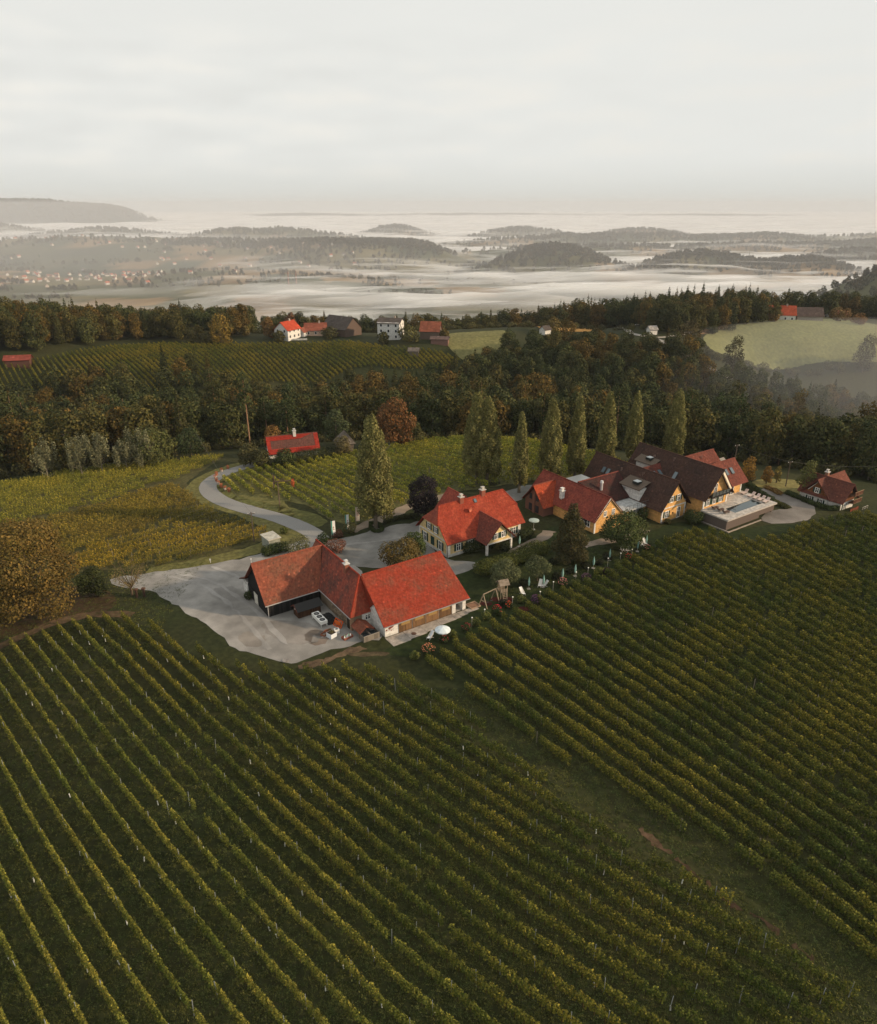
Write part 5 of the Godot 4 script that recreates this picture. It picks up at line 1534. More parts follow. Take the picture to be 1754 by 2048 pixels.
func pool_deck() -> void:
	var d := thing("pool_deck", "raised pale pool deck on grey walls in front of the hotel", "terrace", Vector3(35, 0, -150), YAW)
	var pale := Color(0.56, 0.52, 0.47)
	var wall := Color(0.19, 0.15, 0.13)
	# deck slabs round the basin
	var t := 2.5
	var x0 := 19.2
	var x1 := 29.0
	var z0 := 19.9
	var z1 := 22.7
	for q in [[14.5, 17.5, x0, 24.2], [x1, 15.5, 31.6, 24.2], [x0, 15.5, x1, z0], [x0, z1, x1, 24.2]]:
		var m := MB.new()
		m.col = pale
		var nx := int(maxf(1, round((q[2] - q[0]) / 1.25)))
		var nz := int(maxf(1, round((q[3] - q[1]) / 1.25)))
		for i in nx:
			for j in nz:
				var ax := lerpf(q[0], q[2], float(i) / nx)
				var bx := lerpf(q[0], q[2], (i + 1.0) / nx)
				var az := lerpf(q[1], q[3], float(j) / nz)
				var bz := lerpf(q[1], q[3], (j + 1.0) / nz)
				if bz < 17.4 and bx < 23.3:
					continue
				m.col = pale * rf(0.93, 1.07)
				m.col.a = 1.0
				m.box(Vector3(ax + 0.008, t - 0.16, az + 0.008), Vector3(bx - 0.008, t + rf(-0.004, 0.004), bz - 0.008))
		part("deck_slabs", m.mesh(M["concrete"]), d).set_meta("kind", "stuff")
	box_part(d, "deck_edge", Vector3(14.3, t - 0.3, 24.2), Vector3(31.8, t + 0.02, 24.45), "concrete", pale * 0.95)
	box_part(d, "deck_edge", Vector3(14.25, t - 0.3, 17.6), Vector3(14.5, t + 0.02, 24.45), "concrete", pale * 0.95)
	box_part(d, "deck_edge", Vector3(31.6, t - 0.3, 15.4), Vector3(31.85, t + 0.02, 24.2), "concrete", pale * 0.95)
	box_part(d, "front_wall", Vector3(14.6, -1.6, 23.7), Vector3(26.2, t - 0.3, 24.05), "stone", wall)
	box_part(d, "front_wall", Vector3(26.2, 0.7, 23.7), Vector3(31.5, t - 0.3, 24.05), "stone", wall)
	box_part(d, "left_wall", Vector3(14.6, -1.6, 17.5), Vector3(14.95, t - 0.3, 23.7), "stone", wall)
	box_part(d, "right_wall", Vector3(31.2, -1.6, 15.6), Vector3(31.5, t - 0.3, 23.7), "stone", wall)
	box_part(d, "passage_wall", Vector3(26.0, -1.6, 19.5), Vector3(26.3, t - 0.3, 23.7), "stone", wall)
	box_part(d, "basin", Vector3(x0 - 0.02, 0.9, z0 - 0.02), Vector3(x1 + 0.02, 1.0, z1 + 0.02), "concrete", Color(0.05, 0.12, 0.13))
	for q in [[x0 - 0.15, z0, x0, z1], [x1, z0, x1 + 0.15, z1], [x0, z0 - 0.15, x1, z0], [x0, z1, x1, z1 + 0.15]]:
		box_part(d, "basin_wall", Vector3(q[0], 0.9, q[1]), Vector3(q[2], t - 0.17, q[3]), "concrete", Color(0.06, 0.16, 0.17))
	var w := MB.new()
	w.col = Color(0.010, 0.030, 0.034)
	w.box(Vector3(x0 + 0.005, 1.8, z0 + 0.005), Vector3(x1 - 0.005, t - 0.14, z1 - 0.005))
	part("pool_water", w.mesh(M["pool_water"]), d)
	var l := MB.new()
	l.col = Color(0.25, 0.25, 0.25)
	for s in [0.0, 0.5]:
		l.bar(Vector3(22.6, t - 0.4, z0 + 0.2 + s), Vector3(22.6, t + 0.7, z0 + 0.2 + s), 0.05, 0.05)
		l.bar(Vector3(22.6, t + 0.7, z0 + 0.2 + s), Vector3(22.6, t + 0.5, z0 - 0.3 + s), 0.05, 0.05)
	part("pool_handrail", l.mesh(M["metal"]), d)
	box_part(d, "kerb", Vector3(13.9, -1.0, 17.4), Vector3(14.2, 0.25, 24.9), "concrete", Color(0.4, 0.36, 0.32))
	box_part(d, "kerb", Vector3(13.9, -1.0, 24.9), Vector3(25.6, 0.18, 25.2), "concrete", Color(0.45, 0.38, 0.32))

func chalet() -> void:
	var p := Vector2(92, -155)
	var o := thing("chalet", "small chalet with brown cross gabled roof standing apart on the right", "house", Vector3(92, -0.4, -155), YAW)
	var tile := Color(0.19, 0.068, 0.046)
	var dk := Color(0.10, 0.045, 0.035)
	gable_walls(o, -4.3, -5.0, 5.8, 0.5, 2.2, 2.2, 5.3, -2.3, true, M["plaster"], WHITE, -1.2)
	gable_walls(o, -4.1, -6.2, 1.2, 3.6, 2.4, 2.4, 5.4, -1.3, false, M["plaster"], WHITE, -1.2, "cross_wall")
	gable_roof(o, -4.9, -6.2, 6.5, 1.4, 1.75, 1.75, 5.75, -2.35, true, tile, dk, 0.25)
	gable_roof(o, -4.9, -6.6, 2.3, 4.3, 1.9, 1.9, 5.95, -1.3, false, Color(0.155, 0.058, 0.042), dk, 0.3)
	# wooden upper gables
	gable_walls(o, -4.38, -4.6, -4.2, 0.1, 2.35, 2.35, 5.2, -2.3, true, M["timber"], Color(0.24, 0.10, 0.04), 1.9, "board_gable")
	boards(o, Vector3(-4.42, 1.95, -4.6), Vector3(-4.42, 1.95, 0.1), 0.9, 16, Vector3(-1, 0, 0), "timber", Color(0.25, 0.105, 0.045))
	gable_walls(o, -3.8, 3.5, 1.0, 3.72, 2.35, 2.35, 5.2, -1.3, false, M["timber"], Color(0.20, 0.085, 0.04), 1.9, "board_gable")
	window(o, Vector3(-4.45, 2.7, -2.2), -90, 0.8, 1.05)
	window(o, Vector3(-4.31, 0.3, -3.6), -90, 0.8, 1.05)
	window(o, Vector3(-4.31, -0.1, -0.9), -90, 0.7, 1.4)
	window(o, Vector3(-2.7, 0.0, 3.61), 0, 0.8, 1.4)
	chimney(o, Vector3(-0.7, 5.6, -2.6), 0.8, 0.7, 1.2, Color(0.33, 0.17, 0.11), Color(0.65, 0.62, 0.58))
	# balconies of red brown boards on the garden side
	for y in [1.6, 3.4]:
		box_part(o, "balcony_floor", Vector3(-1.5, y - 0.15, 3.7), Vector3(2.0, y, 4.9), "timber", Color(0.2, 0.12, 0.075))
		boards(o, Vector3(-1.5, y, 4.85), Vector3(2.0, y, 4.85), 0.8, 11, Vector3(0, 0, 1), "timber", Color(0.16, 0.075, 0.045))
		box_part(o, "hand_rail", Vector3(-1.6, y + 0.8, 4.8), Vector3(2.1, y + 0.88, 4.95), "timber", Color(0.34, 0.22, 0.14))
	boards(o, Vector3(-2.6, -0.6, 5.1), Vector3(1.0, -0.6, 5.1), 1.2, 12, Vector3(0, 0, 1), "timber", Color(0.26, 0.075, 0.04))
	box_part(o, "porch_slab", Vector3(-2.8, -1.0, 3.6), Vector3(3.6, -0.55, 6.0), "concrete", Color(0.5, 0.44, 0.38))
	railing(o, Vector3(1.2, -0.55, 5.9), Vector3(3.5, -0.55, 5.9), 0.95, Color(0.6, 0.56, 0.5))

func cottage() -> void:
	var a := on(Vector2(-46.7, -189.3))
	var o := thing("cottage", "low white cottage with a red bordered dark roof at the wood's edge", "cottage", a + Vector3(0, -0.6, 0), deg_to_rad(19))
	gable_walls(o, 0.0, -6.4, 13.4, 0.0, 2.3, 2.3, 5.6, -3.2, true, M["plaster"], WHITE, -2.5)
	var b := MB.new()
	gable_roof(o, -0.3, -7.0, 14.0, 0.6, 1.9, 1.9, 6.0, -3.2, true, Color(0.155, 0.066, 0.052), Color(0.10, 0.06, 0.05), 0.3)
	# the bright border tiles
	slope(o, Vector3(-0.34, 1.95, 0.68), Vector3(14.04, 1.95, 0.68), Vector3(14.04, 3.1, -0.39), Vector3(-0.34, 3.1, -0.39), Color(0.36, 0.04, 0.025), Color(0.2, 0.05, 0.04), 0.1)
	slope(o, Vector3(-0.36, 3.1, -0.40), Vector3(0.7, 3.1, -0.40), Vector3(0.7, 6.06, -3.2), Vector3(-0.36, 6.06, -3.2), Color(0.36, 0.04, 0.025), Color(0.2, 0.05, 0.04), 0.1)
	slope(o, Vector3(12.9, 3.1, -0.40), Vector3(14.06, 3.1, -0.40), Vector3(14.06, 6.06, -3.2), Vector3(12.9, 6.06, -3.2), Color(0.36, 0.04, 0.025), Color(0.2, 0.05, 0.04), 0.1)
	slope(o, Vector3(0.7, 5.0, -2.17), Vector3(9.0, 5.0, -2.17), Vector3(12.9, 6.06, -3.2), Vector3(0.7, 6.06, -3.2), Color(0.36, 0.04, 0.025), Color(0.2, 0.05, 0.04), 0.1)
	chimney(o, Vector3(7.6, 5.6, -3.0), 0.8, 0.8, 1.5, WHITE, Color(0.6, 0.6, 0.58))
	window(o, Vector3(0.0, 0.8, -4.6), -90, 0.6, 0.8, false)
	window(o, Vector3(0.0, 0.8, -1.8), -90, 0.6, 0.8, false)
	window(o, Vector3(0.0, 3.4, -3.2), -90, 0.6, 0.8, false)
	var h := thing("garden_hut", "small grey shingled hut with a pointed roof beside the cottage", "hut", on(Vector2(-27.0, -198.1)), deg_to_rad(20))
	gable_walls(h, -2.2, -2.2, 2.2, 2.2, 2.6, 2.6, 2.7, 0.0, true, M["timber"], Color(0.2, 0.17, 0.14), -2.0)
	for k in 4:
		var q := [Vector3(-2.7, 2.4, 2.7), Vector3(2.7, 2.4, 2.7), Vector3(2.7, 2.4, -2.7), Vector3(-2.7, 2.4, -2.7)]
		slope(h, q[k], q[(k + 1) % 4], Vector3(0, 6.0, 0), Vector3(0, 6.0, 0), Color(0.17, 0.145, 0.12), Color(0.1, 0.09, 0.08), 0.3)
	var sh := thing("field_shelter", "red roofed open shelter at the wood's edge behind the poplars", "shelter", on(Vector2(47.6, -262.1)), deg_to_rad(-6))
	gable_roof(sh, -2.6, -2.0, 2.6, 2.0, 2.4, 2.4, 3.6, 0.0, true, Color(0.34, 0.075, 0.04), Color(0.2, 0.05, 0.04), 0.2)
	box_part(sh, "back_wall", Vector3(-2.3, -1.2, -1.7), Vector3(2.3, 2.3, -1.5), "timber", Color(0.04, 0.035, 0.03))
	for x in [-2.3, 2.2]:
		box_part(sh, "post", Vector3(x, -1.2, 1.5), Vector3(x + 0.12, 2.35, 1.62), "timber", Color(0.06, 0.05, 0.04))


# ---------------------------------------------------------------- garden
func barn_at(x: float, z: float) -> Vector3:
	var v := Vector3(-12, 0, -112) + Basis(Vector3.UP, YAW) * Vector3(x, 0, z)
	v.y = ground(v.x, v.z)
	return v

func farm_at(o: Vector3, x: float, z: float) -> Vector2:
	var v := o + Basis(Vector3.UP, YAW) * Vector3(x, 0, z)
	return Vector2(v.x, v.z)

func closed_parasol(p: Vector2, label: String, col: Color) -> void:
	var o := thing("closed_parasol", label, "parasol", on(p), rf(0, 3), "closed green parasols in the garden")
	var m := MB.new()
	m.col = Color(0.35, 0.33, 0.3)
	m.limb(Vector3(0, 0, 0), Vector3(0, 2.5, 0), 0.03, 0.025, 6)
	m.box(Vector3(-0.3, 0, -0.3), Vector3(0.3, 0.07, 0.3))
	part("pole", m.mesh(M["metal"]), o)
	var c := MB.new()
	for k in 8:
		var a := TAU * k / 8
		var b := TAU * (k + 1) / 8
		c.col = col * (1.15 if k % 2 else 0.9)
		c.col.a = 1.0
		for s in [[0.75, 0.16, 1.5, 0.23], [1.5, 0.23, 2.45, 0.04]]:
			var fa := 1.0 if k % 2 else 0.7
			var fb := 0.7 if k % 2 else 1.0
			c.quad(Vector3(cos(a) * s[1] * fa, s[0], sin(a) * s[1] * fa), Vector3(cos(b) * s[1] * fb, s[0], sin(b) * s[1] * fb), Vector3(cos(b) * s[3] * fb, s[2], sin(b) * s[3] * fb), Vector3(cos(a) * s[3] * fa, s[2], sin(a) * s[3] * fa))
	part("canopy", c.mesh(M["plain"]), o)

func open_parasol(at: Vector3, label: String, r: float, h: float, col: Color, flat := 0.45) -> void:
	var o := thing("open_parasol", label, "parasol", at)
	var m := MB.new()
	m.col = Color(0.7, 0.7, 0.68)
	m.limb(Vector3(0, 0, 0), Vector3(0, h + flat, 0), 0.035, 0.03, 6)
	m.box(Vector3(-0.3, 0, -0.3), Vector3(0.3, 0.08, 0.3))
	part("pole", m.mesh(M["metal"]), o)
	var c := MB.new()
	for k in 12:
		var a := TAU * k / 12
		var b := TAU * (k + 1) / 12
		c.col = col * (1.06 if k % 2 else 0.94)
		c.col.a = 1.0
		var pa := Vector3(cos(a) * r, h, sin(a) * r)
		var pb := Vector3(cos(b) * r, h, sin(b) * r)
		var ma := Vector3(cos(a) * r * 0.55, h + flat * 0.62, sin(a) * r * 0.55)
		var mb := Vector3(cos(b) * r * 0.55, h + flat * 0.62, sin(b) * r * 0.55)
		c.quad(pa, pb, mb, ma)
		c.tri(ma, mb, Vector3(0, h + flat, 0))
		c.quad(pa, pb, pb - Vector3(0, 0.16, 0), pa - Vector3(0, 0.16, 0))
	part("canopy", c.mesh(M["plain"]), o)

func deck_chair(p: Vector2, turn: float, label: String, col: Color, group := "") -> void:
	var o := thing("deck_chair", label, "chair", on(p), turn, group)
	var m := MB.new()
	m.col = Color(0.62, 0.6, 0.55)
	for s in [-0.28, 0.28]:
		m.bar(Vector3(-0.75, 0, s), Vector3(0.35, 0.75, s), 0.05, 0.05)
		m.bar(Vector3(0.45, 0, s), Vector3(-0.35, 0.45, s), 0.05, 0.05)
		m.bar(Vector3(-0.35, 0.45, s), Vector3(0.6, 1.15, s), 0.05, 0.05)
	part("frame", m.mesh(M["plain"]), o)
	var c := MB.new()
	c.col = col
	c.quad(Vector3(-0.75, 0.4, -0.27), Vector3(-0.75, 0.4, 0.27), Vector3(-0.05, 0.32, 0.27), Vector3(-0.05, 0.32, -0.27))
	c.quad(Vector3(-0.05, 0.32, -0.27), Vector3(-0.05, 0.32, 0.27), Vector3(0.6, 1.15, 0.27), Vector3(0.6, 1.15, -0.27))
	part("seat", c.mesh(M["plain"]), o)

func flower_bush(p: Vector2, label: String, leaf_col: Color, bloom: Color, h := 1.2, r := 0.8, n := 26) -> void:
	var o := shrub("flower_bush", label, "flower bush", p, h, r, leaf_col, leaf_col * 1.7)
	var f := MB.new()
	for i in n:
		f.col = bloom * rf(0.7, 1.25)
		f.col.a = 1.0
		var d := Vector3(rng.randfn(), absf(rng.randfn()) + 0.2, rng.randfn()).normalized()
		var q := Vector3(d.x * r * 0.95, h * 0.45 + d.y * h * 0.58, d.z * r * 0.95)
		for k in 2:
			leaf(f, q, Vector3(rf(-1, 1), rf(0, 1), rf(-1, 1)).normalized(), 0.19, 0.19)
	part("blossoms", f.mesh(M["leaves"]), o)

func hedge(called: String, label: String, line: PackedVector2Array, w: float, h: float, tone: Color, tip: Color) -> void:
	var o := thing(called, label, "hedge", on(line[0]))
	var l := []
	for i in line.size() - 1:
		var n := int(ceil(line[i].distance_to(line[i + 1]) / (w * 0.8)))
		for k in n:
			var q := line[i].lerp(line[i + 1], (k + 0.5) / n)
			var c := on(q) - on(line[0])
			l.append([c + Vector3(rf(-0.1, 0.1), h * 0.45, rf(-0.1, 0.1)), Vector3(w * 0.62, h * rf(0.48, 0.58), w * 0.62)])
	part("foliage", crown(l, int(l.size() * (90 + 130 * w * h)), 0.22, tone, tip).mesh(M["leaves"]), o)

func garden() -> void:
	var dg := Color(0.028, 0.040, 0.014)
	var dg2 := Color(0.06, 0.075, 0.024)
	var pg := Color(0.17, 0.30, 0.27)
	var seats := ["closed green parasol nearest the swing set, beside the fallen white deck chair", "closed green parasol rising behind the striped chair", "closed green parasol above the pink flowers", "closed green parasol third along the row of vine ends", "widest closed green parasol in the middle of the garden row", "slim closed green parasol before the copper tree's foot", "closed green parasol left of the pair of white chairs", "closed green parasol at the right end of the garden row"]
	var ps := [Vector2(16.1, -112.9), Vector2(18.8, -113.6), Vector2(22.6, -116.1), Vector2(25.2, -117.8), Vector2(29.2, -120.9), Vector2(33.0, -124.3), Vector2(39.4, -128.3), Vector2(41.8, -130.9)]
	for i in 8:
		closed_parasol(ps[i], seats[i], pg)
	closed_parasol(Vector2(16.2, -130.2), "closed pale green parasol at the farmhouse's right corner", pg)
	open_parasol(on(Vector2(20.1, -138.7)), "flat pale green parasol on a thick post in the lawn behind the farmhouse", 1.1, 2.2, Color(0.33, 0.40, 0.37), 0.12)
	open_parasol(barn_at(1.7, 20.1), "pale blue open parasol on a white pole below the barn's apron", 1.25, 2.1, Color(0.55, 0.62, 0.65))
	deck_chair(farm_at(Vector3(-12, 0, -112), 0.6, 18.4), 0.9, "striped white deck chair on the grass beside the open parasol", Color(0.6, 0.63, 0.65))
	deck_chair(Vector2(14.7, -111.1), 2.1, "single white deck chair next to the swing set", Color(0.74, 0.74, 0.72))
	deck_chair(Vector2(18.3, -114.0), 1.2, "striped white deck chair under the second closed parasol", Color(0.72, 0.72, 0.72))
	deck_chair(Vector2(19.1, -113.8), 0.4, "low white deck chair at the foot of the second closed parasol", Color(0.66, 0.68, 0.7))
	deck_chair(Vector2(36.4, -128.7), 2.0, "left white chair of the two on the lawn right of the copper tree", Color(0.74, 0.74, 0.72))
	deck_chair(Vector2(37.6, -128.5), 0.7, "low white chair right of the other one below the round tree", Color(0.7, 0.71, 0.71))
	deck_chair(Vector2(40.8, -131.3), 1.9, "left one of the two steep white chairs at the right end of the garden", Color(0.76, 0.76, 0.74))
	deck_chair(Vector2(41.7, -131.8), 1.9, "right one of the two steep white chairs at the right end of the garden", Color(0.76, 0.76, 0.74))
	# swing set, climbing tower, sand box
	swing_set()
	sand_box()
	# dark round bushes standing on the lawn
	for q in [Vector2(21.9, -122.7), Vector2(21.7, -116.8), Vector2(24.6, -118.8), Vector2(27.7, -120.8), Vector2(30.4, -122.5), Vector2(32.7, -124.9), Vector2(15.4, -114.0), Vector2(11.2, -107.1)]:
		shrub("round_bush", "dark round clipped bush on the garden lawn", "bush", q, 1.3, 1.05, Color(0.014, 0.017, 0.010), Color(0.03, 0.034, 0.016), "clipped bushes on the garden lawn")
	# flowering bushes at the heads of the vine rows
	flower_bush(Vector2(9.7, -104.0), "tall bush with bright red blooms at the head of the vines", dg, Color(0.45, 0.03, 0.05), 1.9, 0.9, 34)
	flower_bush(Vector2(11.9, -106.3), "bush with orange red blooms beside a white lantern post", dg, Color(0.5, 0.07, 0.03), 1.3, 0.7)
	flower_bush(Vector2(16.8, -107.9), "purple blooming bush left of the pink one", Color(0.04, 0.035, 0.03), Color(0.16, 0.06, 0.15), 1.5, 1.0, 60)
	flower_bush(Vector2(22.2, -113.6), "pink blooming bush under the third closed parasol", dg, Color(0.6, 0.25, 0.24), 1.8, 1.0, 44)
	flower_bush(Vector2(27.0, -116.3), "dusky purple bush in the middle of the vine heads", Color(0.04, 0.032, 0.03), Color(0.15, 0.07, 0.12), 1.3, 1.0, 44)
	flower_bush(Vector2(31.4, -118.7), "dark purple leaved bush right of the white lantern", Color(0.03, 0.022, 0.026), Color(0.10, 0.05, 0.07), 1.2, 1.0, 30)
	flower_bush(Vector2(36.8, -124.8), "bush with red blooms below the two white chairs", dg, Color(0.45, 0.08, 0.06), 1.2, 0.7)
	flower_bush(Vector2(41.5, -128.8), "pink blooming bush at the right end of the garden", dg, Color(0.5, 0.2, 0.2), 1.2, 0.8)
	flower_bush(Vector2(4.5, -99.2), "bush with dull red blooms at the vineyard's upper left corner", dg, Color(0.3, 0.05, 0.06), 1.3, 0.9)
	flower_bush(Vector2(-1.5, -92.9), "round bush dotted with apricot blooms near the open parasol", dg, Color(0.6, 0.25, 0.14), 1.6, 1.15, 60)
	flower_bush(Vector2(0.9, -96.0), "bush with wine red blooms at the foot of the open parasol", dg, Color(0.32, 0.07, 0.06), 1.1, 0.8)
	for q in [Vector2(2.2, -97.3), Vector2(6.0, -100.9), Vector2(7.9, -102.8), Vector2(14.2, -108.1), Vector2(19.2, -110.4), Vector2(24.6, -114.0), Vector2(29.8, -118.7), Vector2(34.1, -121.8), Vector2(-3.6, -91.4)]:
		shrub("leafy_bush", "bright green leafy bush at the head of a vine row", "bush", q, 1.5, 0.85, Color(0.05, 0.065, 0.018), Color(0.13, 0.13, 0.035), "leafy bushes at the heads of the vine rows")
	# lantern posts with white globes
	var post := MB.new()
	post.col = Color(0.3, 0.3, 0.28)
	post.limb(Vector3(0, 0, 0), Vector3(0, 1.75, 0), 0.035, 0.03, 6)
	var globe := SphereMesh.new()
	globe.radius = 0.12
	globe.height = 0.24
	globe.radial_segments = 10
	globe.rings = 6
	var wm := StandardMaterial3D.new()
	wm.albedo_color = Color(0.9, 0.9, 0.88)
	var proto: Node3D = null
	for q in [Vector2(12.6, -106.8), Vector2(17.5, -108.6), Vector2(20.3, -112.1), Vector2(25.0, -115.9), Vector2(27.5, -117.6), Vector2(32.0, -121.5), Vector2(34.9, -123.7), Vector2(37.5, -125.4), Vector2(7.6, -102.8), Vector2(5.4, -100.2), Vector2(40.9, -130.8)]:
		if proto == null:
			proto = thing("garden_lantern", "thin lantern post with a white globe at the vineyard's upper edge", "lantern", on(q), 0.0, "lantern posts along the garden's edge")
			part("post", post.mesh(M["plain"]), proto)
			part("globe", globe, proto, wm, Vector3(0, 1.85, 0))
		else:
			var c: Node3D = proto.duplicate()
			c.name = numbered("garden_lantern")
			add_child(c)
			c.position = on(q)
	# vine arbour and hedges round the farmhouse
	hedge("arbour", "wide leafy green arbour in front of the farmhouse porch", pv([7.7, -118.7, 10.1, -120.3, 12.6, -121.9, 15.7, -124.0, 18.1, -126.6, 20.6, -127.9]), 3.4, 2.4, Color(0.05, 0.062, 0.016), Color(0.12, 0.125, 0.03))
	hedge("hedge", "dark bushes massed along the farmhouse's front wall", pv([5.4, -127.5, 8.2, -129.0, 11.0, -130.2]), 1.9, 2.3, Color(0.022, 0.03, 0.012), Color(0.05, 0.06, 0.02))
	hedge("hedge", "dark bushes at the farmhouse's right corner", pv([16.5, -132.6, 18.2, -134.4, 19.2, -136.0]), 1.6, 2.4, Color(0.022, 0.03, 0.012), Color(0.05, 0.06, 0.02))
	hedge("hedge", "dark bush inside the farmhouse porch", pv([12.6, -128.0, 13.6, -128.6]), 1.3, 2.2, Color(0.02, 0.027, 0.012), Color(0.045, 0.05, 0.02))
	hedge("hedge", "low clipped hedge ring round the tall poplar's foot", smoothed(pv([-14.7, -141.1, -13.9, -137.5, -12.2, -137.0, -11.8, -139.0, -12.6, -141.1, -14.5, -141.7]), true, 1), 0.7, 0.8, dg, dg2)
	hedge("hedge", "low hedge along the car park below the purple tree", pv([-11.6, -142.2, -8.4, -144.4, -5.0, -145.5, -3.5, -142.2]), 1.1, 1.0, Color(0.03, 0.036, 0.014), Color(0.06, 0.065, 0.022))
	hedge("hedge", "dark hedge behind the barn's left roof", pv([-34.0, -126.3, -32.1, -127.6, -30.0, -128.5]), 2.0, 2.2, dg, dg2)
	hedge("hedge", "dark hedge under the cottage's roof edge along the vineyard", pv([-43.2, -180.8, -37.5, -184.5, -32.6, -187.8, -26.1, -190.9]), 3.0, 3.4, Color(0.026, 0.034, 0.015), Color(0.06, 0.06, 0.024))
	hedge("hedge", "dark hedge between the pool deck and the turning drive", pv([75.9, -165.7, 76.0, -160.4, 76.4, -156.4, 77.1, -153.9]), 1.4, 1.3, dg, dg2)
	hedge("hedge", "low hedge on the kerbed island of the turning drive", pv([77.1, -153.9, 77.8, -151.5, 78.8, -149.8]), 1.3, 1.0, Color(0.05, 0.055, 0.018), Color(0.10, 0.095, 0.03))
	hedge("hedge", "long dark clipped hedge before the chalet", pv([82.8, -159.5, 84.3, -155.6, 86.1, -152.0, 88.4, -149.3, 90.3, -150.0]), 1.1, 1.2, dg, dg2)
	hedge("hedge", "reddish low shrubs on the bank above the turning drive", pv([79.5, -163.6, 80.4, -161.5, 81.0, -158.7]), 1.6, 0.9, Color(0.12, 0.07, 0.025), Color(0.2, 0.12, 0.04))
	shrub("hotel_bush", "large dark bush between the hotel's front gable and the pool deck", "bush", Vector2(54.9, -142.1), 3.2, 2.3, dg, dg2, "", 2600)
	shrub("hotel_bush", "climbing green plant hanging from the hotel's terrace edge", "bush", farm_at(Vector3(35, 0, -150), 4.4, 10.3), 3.0, 1.3, dg, Color(0.09, 0.10, 0.03))
	shrub("hotel_bush", "small bush at the left corner of the hotel's front gable", "bush", farm_at(Vector3(35, 0, -150), 7.2, 14.9), 1.4, 0.8, Color(0.05, 0.03, 0.016), dg2)
	shrub("yard_bush", "grey green bushy tree behind the barn's ridge", "bush", Vector2(-27.4, -127.1), 4.4, 2.4, Color(0.085, 0.088, 0.04), Color(0.15, 0.145, 0.065), "", 1700)
	shrub("yard_bush", "dark green clipped bush left of the reddish one behind the barn", "bush", Vector2(-23.3, -131.2), 2.8, 1.3, dg, Color(0.04, 0.055, 0.02))
	shrub("yard_bush", "reddish brown bush between the banner flags and the barn roof", "bush", Vector2(-20.3, -128.0), 3.0, 2.1, Color(0.11, 0.05, 0.035), Color(0.18, 0.09, 0.06), "", 1500)
	shrub("yard_bush", "small dark red bush at the foot of the first banner flag", "bush", Vector2(-20.8, -135.0), 1.6, 1.3, Color(0.09, 0.045, 0.03), Color(0.15, 0.08, 0.05))
	shrub("yard_bush", "small yellow green bush beside the lane and the cabin", "bush", Vector2(-32.3, -137.0), 1.4, 0.9, Color(0.06, 0.075, 0.02), Color(0.15, 0.16, 0.04))
	shrub("yard_bush", "grey green bush behind the second banner flag", "bush", Vector2(-18.6, -137.5), 2.4, 1.5, Color(0.075, 0.075, 0.03), Color(0.12, 0.115, 0.045))
	shrub("yard_bush", "dark bush against the barn's black gable", "bush", farm_at(Vector3(-12, 0, -112), -18.9, -9.7), 1.7, 0.75, dg, dg2)
	# loungers on the pool deck
	var lo: Node3D = null
	var spots := [[17.2, 19.0, 0.1], [17.3, 20.3, 0.05], [17.2, 21.7, 0.0], [30.6, 17.0, 3.2], [30.4, 18.9, 3.1], [30.3, 20.2, 3.14], [30.2, 21.5, 3.1], [30.1, 22.8, 3.2]]
	var lab := ["dark brown lounger at the back of the three left of the pool", "dark brown lounger in the middle of the three left of the pool", "dark brown lounger at the front of the three left of the pool", "lounger nearest the hotel wall on the deck's right edge", "second lounger from the hotel wall on the deck's right edge", "middle lounger on the deck's right edge", "second lounger from the front on the deck's right edge", "frontmost lounger on the deck's right edge"]
	for i in spots.size():
		var at := Vector3(35, 2.5, -150) + Basis(Vector3.UP, YAW) * Vector3(spots[i][0], 0, spots[i][1])
		lo = thing("lounger", lab[i], "lounger", at, YAW + spots[i][2], "loungers on the pool deck")
		var c := Color(0.10, 0.07, 0.055) if i < 3 else Color(0.5, 0.40, 0.36)
		part("seat", kit_box("ls%d" % int(i < 3), Vector3(-0.5, 0.32, -0.35), Vector3(1.1, 0.40, 0.35), "plain", c), lo)
		var b := part("backrest", kit_box("lb%d" % int(i < 3), Vector3(-0.8, -0.04, -0.35), Vector3(0.0, 0.04, 0.35), "plain", c), lo, null, Vector3(-0.5, 0.36, 0))
		b.rotation.z = -0.75
		for x in [-0.4, 0.95]:
			part("leg", kit_box("ll", Vector3(-0.03, 0, -0.33), Vector3(0.03, 0.32, 0.33), "plain", Color(0.25, 0.22, 0.2)), lo, null, Vector3(x, 0, 0))

